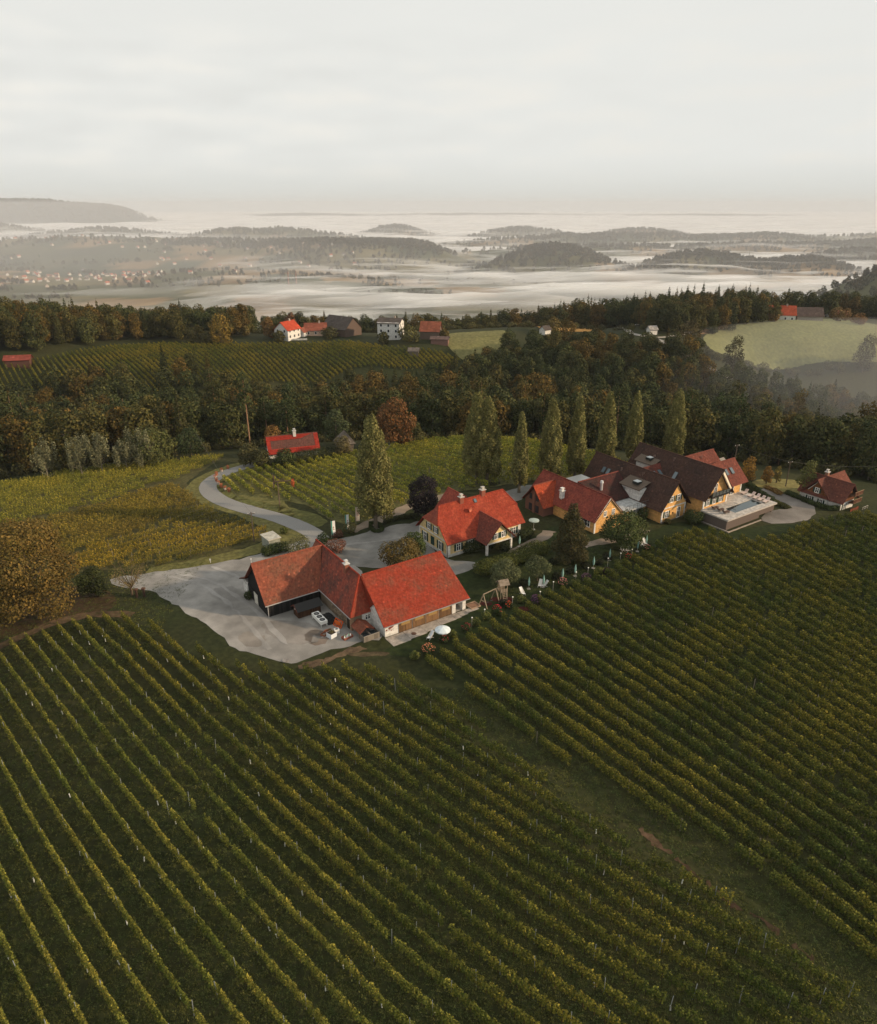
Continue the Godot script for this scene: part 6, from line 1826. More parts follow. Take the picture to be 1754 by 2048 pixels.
func swing_set() -> void:
	var a := on(Vector2(7.6, -106.8))
	var b := on(Vector2(10.7, -109.5))
	var o := thing("swing_set", "wooden swing frame joined to the climbing tower by the barn's end", "swing", a)
	var w := Color(0.36, 0.29, 0.21)
	var d := b - a
	var dir := Vector3(d.x, 0, d.z).normalized()
	var side := Vector3(-dir.z, 0, dir.x)
	for q in [["beam", Vector3(0, 2.4, 0), d + Vector3(0, 2.4, 0)], ["leg", side * 1.0, Vector3(0, 2.4, 0)], ["leg", -side * 1.0, Vector3(0, 2.4, 0)], ["leg", d * 0.72 + side * 1.0, d * 0.72 + Vector3(0, 2.4, 0)], ["leg", d * 0.72 - side * 1.0, d * 0.72 + Vector3(0, 2.4, 0)], ["brace", side * 0.55 + Vector3(0, 1.1, 0), -side * 0.55 + Vector3(0, 1.1, 0)]]:
		var m := MB.new()
		m.col = w * rf(0.9, 1.15)
		m.bar(q[1], q[2], 0.13, 0.13)
		part(q[0], m.mesh(M["timber"]), o)
	for t in [0.25, 0.5]:
		var m := MB.new()
		m.col = Color(0.05, 0.05, 0.05)
		var c: Vector3 = d * t
		m.bar(c + dir * 0.2 + Vector3(0, 0.45, 0), c + dir * 0.2 + Vector3(0, 2.4, 0), 0.025, 0.025)
		m.bar(c - dir * 0.2 + Vector3(0, 0.45, 0), c - dir * 0.2 + Vector3(0, 2.4, 0), 0.025, 0.025)
		m.bar(c - dir * 0.26 + Vector3(0, 0.45, 0), c + dir * 0.26 + Vector3(0, 0.45, 0), 0.2, 0.04)
		part("swing_seat", m.mesh(M["plain"]), o)
	var p := on(Vector2(11.1, -109.5))
	var t := thing("climbing_tower", "wooden climbing tower with a little shingled roof and a ladder", "play tower", p, 0.35)
	for x in [-0.6, 0.6]:
		for z in [-0.6, 0.6]:
			box_part(t, "post", Vector3(x - 0.06, -0.2, z - 0.06), Vector3(x + 0.06, 3.1, z + 0.06), "timber", w)
	box_part(t, "platform", Vector3(-0.65, 1.5, -0.65), Vector3(0.65, 1.6, 0.65), "timber", w * 0.8)
	for s in [-1.0, 1.0]:
		boards(t, Vector3(-0.6, 1.65, s * 0.62), Vector3(0.6, 1.65, s * 0.62), 0.6, 6, Vector3(0, 0, s), "timber", w)
	slope(t, Vector3(-0.95, 3.0, 0.95), Vector3(0.95, 3.0, 0.95), Vector3(0.95, 3.75, 0), Vector3(-0.95, 3.75, 0), Color(0.32, 0.26, 0.2), Color(0.2, 0.16, 0.12), 0.3)
	slope(t, Vector3(0.95, 3.0, -0.95), Vector3(-0.95, 3.0, -0.95), Vector3(-0.95, 3.75, 0), Vector3(0.95, 3.75, 0), Color(0.32, 0.26, 0.2), Color(0.2, 0.16, 0.12), 0.3)
	for x in [-0.35, 0.35]:
		var m := MB.new()
		m.col = w
		m.bar(Vector3(x, 0, 1.5), Vector3(x, 1.7, 0.65), 0.08, 0.08)
		part("ladder_rail", m.mesh(M["timber"]), t)
	for k in 6:
		var m := MB.new()
		m.col = w * 1.1
		var f := (k + 0.6) / 6.6
		m.bar(Vector3(-0.35, 1.7 * f, 1.5 - 0.85 * f), Vector3(0.35, 1.7 * f, 1.5 - 0.85 * f), 0.07, 0.05)
		part("rung", m.mesh(M["timber"]), t)
	for q in [Vector2(8.2, -107.8), Vector2(10.0, -109.2), Vector2(11.9, -109.2), Vector2(14.5, -105.9)]:
		var m := MB.new()
		m.col = Color(0.12, 0.03, 0.025)
		for k in 14:
			var a0 := TAU * k / 14
			var a1 := TAU * (k + 1) / 14
			m.tri(Vector3(0, 0.10, 0), Vector3(cos(a0) * 1.1, 0.01, sin(a0) * 0.8), Vector3(cos(a1) * 1.1, 0.01, sin(a1) * 0.8))
		var e := setting("bark_mulch", m.mesh(M["grass"]), "structure")
		e.position = on(q, 0.03)

func sand_box() -> void:
	var o := thing("sand_box", "low wooden sand box at the end of the barn's apron", "sand box", on(Vector2(5.9, -107.0)), YAW)
	box_part(o, "sand", Vector3(-0.9, 0, -0.8), Vector3(0.9, 0.14, 0.8), "gravel", Color(0.42, 0.24, 0.15))
	for q in [[-1, -0.9, 1, -0.8], [-1, 0.8, 1, 0.9], [-1, -0.8, -0.9, 0.8], [0.9, -0.8, 1, 0.8]]:
		box_part(o, "board", Vector3(q[0], -0.1, q[1]), Vector3(q[2], 0.28, q[3]), "timber", Color(0.5, 0.36, 0.25))


# ---------------------------------------------------------------- things in the yard and along the lane
func yard_things() -> void:
	var shed := thing("tool_shed", "brown wooden shed with a dark felt roof against the black barn wall", "shed", barn_at(-12.3, 0.25), YAW)
	gable_walls(shed, -2.0, -1.0, 2.0, 1.0, 1.5, 1.5, 2.2, 0.0, true, M["timber"], Color(0.115, 0.058, 0.034), -0.2)
	boards(shed, Vector3(-2.0, 0, 1.02), Vector3(2.0, 0, 1.02), 1.5, 20, Vector3(0, 0, 1), "timber", Color(0.12, 0.06, 0.036))
	boards(shed, Vector3(-2.03, 0, -1.0), Vector3(-2.03, 0, 1.0), 1.5, 10, Vector3(-1, 0, 0), "timber", Color(0.10, 0.052, 0.03))
	for s in [1.0, -1.0]:
		var m := MB.new()
		m.col = Color(0.032, 0.034, 0.032)
		m.quad(Vector3(-2.3, 1.35, s * 1.3), Vector3(2.3, 1.35, s * 1.3), Vector3(2.3, 2.3, 0), Vector3(-2.3, 2.3, 0))
		m.quad(Vector3(-2.3, 1.28, s * 1.3), Vector3(2.3, 1.28, s * 1.3), Vector3(2.3, 2.22, 0), Vector3(-2.3, 2.22, 0))
		m.quad(Vector3(-2.3, 1.28, s * 1.3), Vector3(2.3, 1.28, s * 1.3), Vector3(2.3, 1.35, s * 1.3), Vector3(-2.3, 1.35, s * 1.3))
		part("felt_roof", m.mesh(M["plain"]), shed)
		var v := MB.new()
		v.col = Color(0.24, 0.07, 0.045)
		v.bar(Vector3(-2.33, 1.3, s * 1.32), Vector3(-2.33, 2.28, 0), 0.06, 0.12)
		part("verge_board", v.mesh(M["timber"]), shed)
	box_part(shed, "white_plate", Vector3(-2.12, 1.25, -0.25), Vector3(-2.075, 1.5, 0.05), "plain", WHITE)
	# condenser with three fans
	var c := thing("cooling_unit", "long white cooling unit with three round fans on legs", "cooler", barn_at(-11.9, 4.2), YAW)
	box_part(c, "casing", Vector3(-0.6, 0.55, -1.75), Vector3(0.6, 1.1, 1.75), "plain", Color(0.70, 0.70, 0.66))
	for k in 3:
		var m := MB.new()
		m.col = Color(0.05, 0.05, 0.05)
		m.limb(Vector3(0, 1.1, 0), Vector3(0, 1.13, 0), 0.47, 0.47, 18)
		var f := part("fan", m.mesh(M["plain"]), c, null, Vector3(0, 0, -1.1 + k * 1.1))
		var r := MB.new()
		r.col = Color(0.25, 0.25, 0.25)
		r.limb(Vector3(0, 1.13, 0), Vector3(0, 1.15, 0), 0.16, 0.16, 10)
		for a in 4:
			r.bar(Vector3(0, 1.14, 0), Vector3(cos(a * PI / 2) * 0.46, 1.14, sin(a * PI / 2) * 0.46), 0.035, 0.02)
		part("fan_grille", r.mesh(M["plain"]), f)
	for x in [-0.5, 0.5]:
		for z in [-1.6, 1.6]:
			box_part(c, "leg", Vector3(x - 0.05, 0, z - 0.05), Vector3(x + 0.05, 0.55, z + 0.05), "plain", Color(0.6, 0.6, 0.57))
	# tarpaulin over a heap
	var t := thing("tarpaulin", "crumpled black tarpaulin over a heap between cooler and stone wall", "tarpaulin", barn_at(-10.2, 4.2), YAW)
	var m := MB.new()
	m.col = Color(0.016, 0.018, 0.018)
	var n := 12
	for i in n:
		for j in n:
			var q := []
			for e in [[0, 0], [1, 0], [1, 1], [0, 1]]:
				var u := float(i + e[0]) / n
				var v := float(j + e[1]) / n
				var h := 0.85 * pow(sin(PI * u), 0.5) * pow(sin(PI * v), 0.5) * (1.0 + 0.5 * noise.get_noise_2d(u * 2.5, v * 2.5)) + 0.07 * noise.get_noise_2d(u * 9, v * 9)
				q.append(Vector3((u - 0.5) * 2.0, maxf(h, 0.01), (v - 0.5) * 3.6))
			m.quad(q[0], q[1], q[2], q[3])
	part("sheet", m.mesh(M["plain"]), t)
	# orange frame of a machine
	var g := thing("orange_machine", "orange metal farm implement leaning at the stone wall", "machine", barn_at(-9.7, 6.9), YAW + 0.3)
	for q in [[Vector3(-0.5, 0, -0.9), Vector3(0.1, 1.2, -0.8)], [Vector3(-0.5, 0, 0.8), Vector3(0.1, 1.0, 0.8)], [Vector3(0.1, 1.15, -0.9), Vector3(0.1, 1.0, 0.9)], [Vector3(-0.5, 0.15, -0.9), Vector3(-0.5, 0.15, 0.9)]]:
		var b := MB.new()
		b.col = Color(0.55, 0.10, 0.02)
		b.bar(q[0], q[1], 0.12, 0.12)
		part("frame_bar", b.mesh(M["plain"]), g)
	box_part(g, "panel", Vector3(-0.35, 0.3, -0.6), Vector3(-0.1, 0.95, 0.55), "plain", Color(0.58, 0.12, 0.025))
	# tubs and crates
	var p := thing("planter", "square white planter box with thin plants beside the grass", "planter", barn_at(-12.2, 9.2), YAW + 0.25)
	box_part(p, "box", Vector3(-0.6, 0.1, -0.6), Vector3(0.6, 0.85, 0.6), "plain", Color(0.56, 0.60, 0.63))
	box_part(p, "soil", Vector3(-0.54, 0.85, -0.54), Vector3(0.54, 0.87, 0.54), "plain", Color(0.05, 0.035, 0.025))
	for x in [-0.5, 0.5]:
		box_part(p, "foot", Vector3(x - 0.1, 0, -0.5), Vector3(x + 0.1, 0.1, 0.5), "plain", Color(0.5, 0.54, 0.56))
	part("plants", crown([[Vector3(0, 1.1, 0), Vector3(0.5, 0.4, 0.5)]], 110, 0.16, Color(0.05, 0.055, 0.02), Color(0.13, 0.10, 0.04)).mesh(M["leaves"]), p)
	var r := thing("crate", "red brown crate filled with white bags and bottles", "crate", barn_at(-10.3, 10.9), YAW + 0.15)
	box_part(r, "base", Vector3(-0.8, 0.0, -0.4), Vector3(0.8, 0.08, 0.4), "timber", Color(0.3, 0.10, 0.06))
	for q in [[-0.8, -0.45, 0.8, -0.4], [-0.8, 0.4, 0.8, 0.45], [-0.85, -0.45, -0.8, 0.45], [0.8, -0.45, 0.85, 0.45]]:
		box_part(r, "side", Vector3(q[0], 0, q[1]), Vector3(q[2], 0.42, q[3]), "timber", Color(0.38, 0.13, 0.08))
	for k in 6:
		var b := MB.new()
		b.col = [Color(0.75, 0.75, 0.74), Color(0.3, 0.5, 0.35), Color(0.7, 0.72, 0.76)][k % 3]
		b.limb(Vector3(0, 0, 0), Vector3(rf(-0.1, 0.1), 0.5, 0), 0.17, 0.06, 7)
		part("bag", b.mesh(M["plain"]), r, null, Vector3(-0.6 + k * 0.24, 0.1, rf(-0.15, 0.15)))
	var w := thing("white_cabinet", "small white box with a dark lid among the yard clutter", "box", barn_at(-11.0, 8.6), YAW - 0.2)
	box_part(w, "body", Vector3(-0.4, 0, -0.35), Vector3(0.4, 0.75, 0.35), "plain", Color(0.7, 0.7, 0.67))
	box_part(w, "lid", Vector3(-0.2, 0.75, -0.18), Vector3(0.2, 0.79, 0.18), "plain", Color(0.06, 0.06, 0.06))
	for k in 2:
		var b := thing("crate", ["open rust red crate next to the white box", "flat orange crate behind the square planter"][k], "crate", barn_at([-12.0, -12.9][k], [7.6, 8.0][k]), YAW + 0.5 * k)
		box_part(b, "base", Vector3(-0.5, 0, -0.35), Vector3(0.5, 0.06, 0.35), "timber", Color(0.34, 0.13, 0.08))
		for q in [[-0.5, -0.4, 0.5, -0.35], [-0.5, 0.35, 0.5, 0.4], [-0.55, -0.4, -0.5, 0.4], [0.5, -0.4, 0.55, 0.4]]:
			box_part(b, "side", Vector3(q[0], 0, q[1]), Vector3(q[2], 0.36, q[3]), "timber", Color(0.42, 0.17, 0.1))
	var bin := thing("compost_bin", "grey slatted wooden bin at the barn's white corner", "bin", barn_at(-7.3, 12.7), YAW)
	boards(bin, Vector3(-1.5, 0, 0.95), Vector3(1.3, 0, 0.95), 1.0, 11, Vector3(0, 0, 1), "timber", Color(0.27, 0.24, 0.2))
	boards(bin, Vector3(-1.5, 0, -0.8), Vector3(-1.5, 0, 0.95), 1.0, 7, Vector3(-1, 0, 0), "timber", Color(0.27, 0.24, 0.2))
	boards(bin, Vector3(1.3, 0, -0.8), Vector3(1.3, 0, 0.95), 1.0, 7, Vector3(1, 0, 0), "timber", Color(0.27, 0.24, 0.2))
	box_part(bin, "divider", Vector3(-0.15, 0, -0.8), Vector3(-0.05, 0.95, 0.93), "timber", Color(0.3, 0.26, 0.22))
	box_part(bin, "filling", Vector3(-1.45, 0, -0.8), Vector3(1.28, 0.55, 0.93), "gravel", Color(0.12, 0.14, 0.15))
	box_part(bin, "top_rail", Vector3(-1.55, 1.0, 0.92), Vector3(1.35, 1.08, 1.04), "timber", Color(0.38, 0.34, 0.29))
	# the concrete apron, slab by slab, its drain cover, and the cover in the yard
	var ap := setting("apron", boxmesh(Vector3(-5.5, -0.3, 14.4), Vector3(12.2, 0.06, 15.3), M["concrete"], Color(0.22, 0.2, 0.17)))
	ap.position = Vector3(-12, 0.0, -112)
	ap.rotation.y = YAW
	var rows := [[-5.5, 14.4, -2.2, 17.3], [-2.2, 14.4, 1.0, 16.9], [1.0, 14.4, 4.1, 16.5], [4.1, 14.4, 7.2, 16.2], [7.2, 14.4, 8.4, 15.9], [8.4, 14.4, 9.9, 15.7], [9.9, 14.4, 12.4, 15.5]]
	for q in rows:
		box_part(ap, "slab", Vector3(q[0] + 0.03, -0.3, q[1] + 0.02), Vector3(q[2] - 0.03, 0.10 + rf(-0.012, 0.012), q[3] + rf(-0.2, 0.2)), "concrete", Color(0.44, 0.39, 0.335) * rf(0.92, 1.06))
	cover(ap, Vector3(-1.0, 0.11, 15.9), "drain_cover")
	var yc := setting("manhole_cover", disc_mesh(0.55, 0.10, M["concrete"], Color(0.30, 0.28, 0.26)))
	yc.position = on(Vector2(-23.0, -90.9), 0.05)
	# cabin beside the lane
	var cab := thing("utility_cabin", "small grey green utility cabin with a pale flat roof by the lane", "cabin", on(Vector2(-33.6, -130.6)), deg_to_rad(38))
	box_part(cab, "wall", Vector3(-1.2, -0.3, -1.7), Vector3(1.2, 2.2, 1.7), "plaster", Color(0.35, 0.37, 0.31))
	box_part(cab, "roof", Vector3(-1.4, 2.2, -1.9), Vector3(1.4, 2.38, 1.9), "concrete", Color(0.55, 0.53, 0.46))
	box_part(cab, "door", Vector3(1.2, 0.0, -0.6), Vector3(1.24, 1.9, 0.6), "timber", Color(0.62, 0.42, 0.25))
	box_part(cab, "wall_panel", Vector3(1.2, 0.05, -1.65), Vector3(1.22, 2.1, 1.65), "timber", Color(0.66, 0.46, 0.28))
	# banner flags
	banner(on(Vector2(-22.0, -134.5)), "white and green banner flag nearest the barn", Color(0.75, 0.76, 0.73), Color(0.05, 0.30, 0.22), 0.3)
	banner(on(Vector2(-19.5, -137.7)), "middle banner flag with a green edge", Color(0.72, 0.74, 0.72), Color(0.04, 0.27, 0.21), 0.5)
	banner(on(Vector2(-17.8, -141.9)), "plain sand coloured banner flag farthest from the barn", Color(0.68, 0.60, 0.50), Color(0.62, 0.48, 0.38), 0.2)
	# poles and wires
	var pp := []
	pp.append(pole(on(Vector2(-37.6, -132.8)), 6.6, "dark power pole at the corner of the golden vineyard"))
	pp.append(pole(on(Vector2(74.6, -171.9)), 8.8, "pale pole rising behind the hotel's right roof"))
	pp.append(pole(on(Vector2(85.4, -165.5)), 6.6, "dark wooden pole on the sunlit grass right of the hotel"))
	pp.append(pole(on(Vector2(115.5, -167.7)), 7.5, "pole beyond the chalet at the frame's right edge"))
	for i in [1, 2]:
		wire(pp[i], pp[i + 1], "sagging overhead wire between the poles right of the hotel" if i == 1 else "overhead wire passing behind the chalet")
	wire(pp[0], Vector3(-62, 9.0, -178), "overhead wire crossing the lane from the power pole")
	wind_rattle(on(Vector2(-35.9, -150.4)))
	# flower tubs along the inside of the lane's bend
	var k := 0
	for q in [Vector2(-56.9, -173.6), Vector2(-56.5, -171.1), Vector2(-55.5, -168.7), Vector2(-54.3, -166.3), Vector2(-53.0, -164.1), Vector2(-51.6, -162.3), Vector2(-50.3, -161.0), Vector2(-56.5, -176.7), Vector2(-55.6, -179.4)]:
		var b := thing("flower_tub", "barrel tub of orange flowers along the inside of the lane's bend", "flower tub", on(q), 0.0, "flower tubs along the lane")
		var s := MB.new()
		s.col = Color(0.42, 0.36, 0.3) if k % 2 else Color(0.3, 0.12, 0.07)
		s.limb(Vector3(0, 0, 0), Vector3(0, 0.6, 0), 0.3, 0.36, 10)
		part("tub", s.mesh(M["plain"]), b)
		part("flowers", crown([[Vector3(0, 0.8, 0), Vector3(0.42, 0.35, 0.42)]], 90, 0.17, Color(0.35, 0.10, 0.05), Color(0.5, 0.22, 0.12)).mesh(M["leaves"]), b)
		k += 1
	# signs and stakes at the roadside by the yard
	for q in [[Vector2(-35.8, -122.9), "thin white road marker at the yard's road entrance", 1.3], [Vector2(-43.8, -123.5), "small white road marker on the verge by the golden vines", 0.9]]:
		var s := thing("road_marker", q[1], "road marker", on(q[0]))
		box_part(s, "post", Vector3(-0.05, 0, -0.03), Vector3(0.05, q[2], 0.03), "plain", Color(0.6, 0.58, 0.55))
		box_part(s, "plate", Vector3(-0.13, q[2] - 0.35, 0.03), Vector3(0.13, q[2], 0.05), "plain", WHITE)
	for q in [[Vector2(-52.7, -110.0), "dark wooden gate post with a carved top left of the bare tree's foot"], [Vector2(-51.5, -110.3), "dark wooden gate post right of the bare tree's foot"]]:
		var s := thing("gate_post", q[1], "gate post", on(q[0]))
		box_part(s, "post", Vector3(-0.16, -0.2, -0.16), Vector3(0.16, 1.5, 0.16), "timber", Color(0.10, 0.06, 0.045))
		box_part(s, "cap", Vector3(-0.28, 1.5, -0.28), Vector3(0.28, 1.75, 0.28), "timber", Color(0.16, 0.09, 0.06))

func cover(parent: Node, at: Vector3, called: String) -> void:
	var m := MB.new()
	m.col = Color(0.16, 0.10, 0.075)
	m.limb(Vector3(0, 0, 0), Vector3(0, 0.03, 0), 0.42, 0.42, 18)
	part(called, m.mesh(M["metal"]), parent, null, at)

func banner(at: Vector3, label: String, col: Color, edge: Color, turn: float) -> void:
	var o := thing("banner_flag", label, "flag", at, turn)
	var m := MB.new()
	m.col = Color(0.5, 0.5, 0.5)
	m.limb(Vector3(0, 0, 0), Vector3(0, 3.9, 0), 0.035, 0.025, 6)
	part("pole", m.mesh(M["metal"]), o)
	var c := MB.new()
	for i in 8:
		var y0 := 0.55 + i * 0.41
		var z0 := 0.06 * sin(i * 0.9)
		var z1 := 0.06 * sin((i + 1) * 0.9)
		c.col = edge
		c.quad(Vector3(0.02, y0, z0), Vector3(0.26, y0, z0 + 0.03), Vector3(0.26, y0 + 0.41, z1 + 0.03), Vector3(0.02, y0 + 0.41, z1))
		c.col = col
		c.quad(Vector3(0.26, y0, z0 + 0.03), Vector3(0.85, y0 - 0.05, z0 - 0.04), Vector3(0.85, y0 + 0.36, z1 - 0.04), Vector3(0.26, y0 + 0.41, z1 + 0.03))
		if i == 4 or i == 3:
			c.col = edge.lerp(Color(0.5, 0.1, 0.06), 0.6)
			c.quad(Vector3(0.38, y0 + 0.05, z0 + 0.04), Vector3(0.68, y0 + 0.03, z0 + 0.02), Vector3(0.6, y0 + 0.3, z1 + 0.02), Vector3(0.42, y0 + 0.34, z1 + 0.04))
	part("cloth", c.mesh(M["plain"]), o)

func pole(at: Vector3, h: float, label: String) -> Vector3:
	var o := thing("power_pole", label, "pole", at, 0.4)
	var m := MB.new()
	m.col = Color(0.095, 0.075, 0.06)
	m.limb(Vector3(0, -0.3, 0), Vector3(0, h, 0), 0.14, 0.10, 7)
	part("shaft", m.mesh(M["bark"]), o)
	box_part(o, "cross_arm", Vector3(-0.7, h - 0.45, -0.06), Vector3(0.7, h - 0.33, 0.06), "timber", Color(0.12, 0.1, 0.08))
	for x in [-0.6, 0.0, 0.6]:
		box_part(o, "insulator", Vector3(x - 0.05, h - 0.33, -0.05), Vector3(x + 0.05, h - 0.12, 0.05), "plain", Color(0.5, 0.48, 0.45))
	return at + Vector3(0, h - 0.15, 0)

func wire(a: Vector3, b: Vector3, label: String) -> void:
	var o := thing("overhead_wire", label, "wire", a)
	var m := MB.new()
	m.col = Color(0.14, 0.13, 0.12)
	var prev := Vector3.ZERO
	for i in range(1, 17):
		var t := i / 16.0
		var p := (b - a) * t - Vector3(0, 4.0 * t * (1.0 - t) * (b - a).length() * 0.028, 0)
		m.bar(prev, p, 0.03, 0.03)
		prev = p
	part("cable", m.mesh(M["plain"]), o)

# a wooden wind wheel with clappers, the bird scarer of these vineyards
func wind_rattle(at: Vector3) -> void:
	var o := thing("wind_rattle", "tall wooden wind wheel with a red brush tail in the lane's bend", "wind wheel", at, 0.15)
	var m := MB.new()
	m.col = Color(0.14, 0.10, 0.075)
	m.limb(Vector3(0, -0.3, 0), Vector3(0, 6.6, 0), 0.14, 0.09, 7)
	part("mast", m.mesh(M["bark"]), o)
	box_part(o, "shaft", Vector3(-0.9, 6.4, -0.1), Vector3(3.2, 6.62, 0.1), "timber", Color(0.16, 0.11, 0.08))
	for k in 8:
		var b := MB.new()
		b.col = Color(0.13, 0.09, 0.07)
		var a := TAU * k / 8
		b.bar(Vector3(0, 0, 0), Vector3(0, cos(a) * 1.5, sin(a) * 1.5), 0.09, 0.05)
		b.bar(Vector3(0.06, cos(a) * 0.8, sin(a) * 0.8), Vector3(-0.06, cos(a) * 1.6, sin(a) * 1.6), 0.28, 0.04)
		part("blade", b.mesh(M["timber"]), o, null, Vector3(-0.85, 6.5, 0))
	part("brush_tail", crown([[Vector3(3.3, 6.0, 0), Vector3(0.45, 0.95, 0.4)]], 150, 0.25, Color(0.34, 0.07, 0.03), Color(0.45, 0.13, 0.05)).mesh(M["leaves"]), o)
	for x in [0.4, 0.9, 1.4]:
		box_part(o, "clapper", Vector3(x, 6.62, -0.06), Vector3(x + 0.1, 7.1, 0.06), "timber", Color(0.2, 0.14, 0.1))
	part("grass_tuft", crown([[Vector3(0, 0.4, 0), Vector3(0.6, 0.5, 0.6)]], 110, 0.2, Color(0.05, 0.055, 0.02), Color(0.1, 0.1, 0.03)).mesh(M["leaves"]), o)

func disc_mesh(r: float, h: float, material: Material, col: Color) -> ArrayMesh:
	var m := MB.new()
	m.col = col
	m.limb(Vector3(0, 0, 0), Vector3(0, h, 0), r, r * 0.95, 16)
	return m.mesh(material)


# ---------------------------------------------------------------- the hamlet and farms beyond the wood
func small_house(called: String, label: String, category: String, p: Vector2, turn: float, w: float, d: float, eave: float, ridge: float, wall: Color, roof: Color, rows: int, cols: int, side_cols := 2, with_chimney := true, material := "plaster", group := "") -> Node3D:
	var o := thing(called, label, category, on(p), deg_to_rad(turn), group)
	gable_walls(o, -w / 2, -d / 2, w / 2, d / 2, eave, eave, ridge - 0.25, 0.0, true, M[material], wall, -3.0)
	for s in [1.0, -1.0]:
		slope(o, Vector3(-s * (w / 2 + 0.5), eave - 0.3, s * (d / 2 + 0.5)), Vector3(s * (w / 2 + 0.5), eave - 0.3, s * (d / 2 + 0.5)), Vector3(s * (w / 2 + 0.5), ridge, 0), Vector3(-s * (w / 2 + 0.5), ridge, 0), roof, roof * 0.55, 0.25, 0.9, 0.9)
	for r in rows:
		for c in cols:
			far_window(o, Vector3(-w / 2 + w * (c + 0.5) / cols, 0.9 + r * 2.7, d / 2), 0)
		for c in side_cols:
			far_window(o, Vector3(w / 2, 0.9 + r * 2.7, -d / 2 + d * (c + 0.5) / side_cols), 90)
			far_window(o, Vector3(-w / 2, 0.9 + r * 2.7, -d / 2 + d * (c + 0.5) / side_cols), -90)
	if with_chimney:
		box_part(o, "chimney", Vector3(w * 0.15, ridge - 1.0, -0.4), Vector3(w * 0.15 + 0.8, ridge + 0.9, 0.4), "plaster", Color(0.5, 0.4, 0.34))
	return o

func far_window(o: Node, p: Vector3, face: float) -> void:
	var fr := part("window", kit_box("fw", Vector3(-0.62, -0.1, 0), Vector3(0.62, 1.35, 0.05), "plain", WHITE), o, null, p, deg_to_rad(face))
	part("pane", kit_box("fp", Vector3(-0.5, 0, 0.05), Vector3(0.5, 1.25, 0.08), "pane", Color(0.03, 0.035, 0.04)), fr)

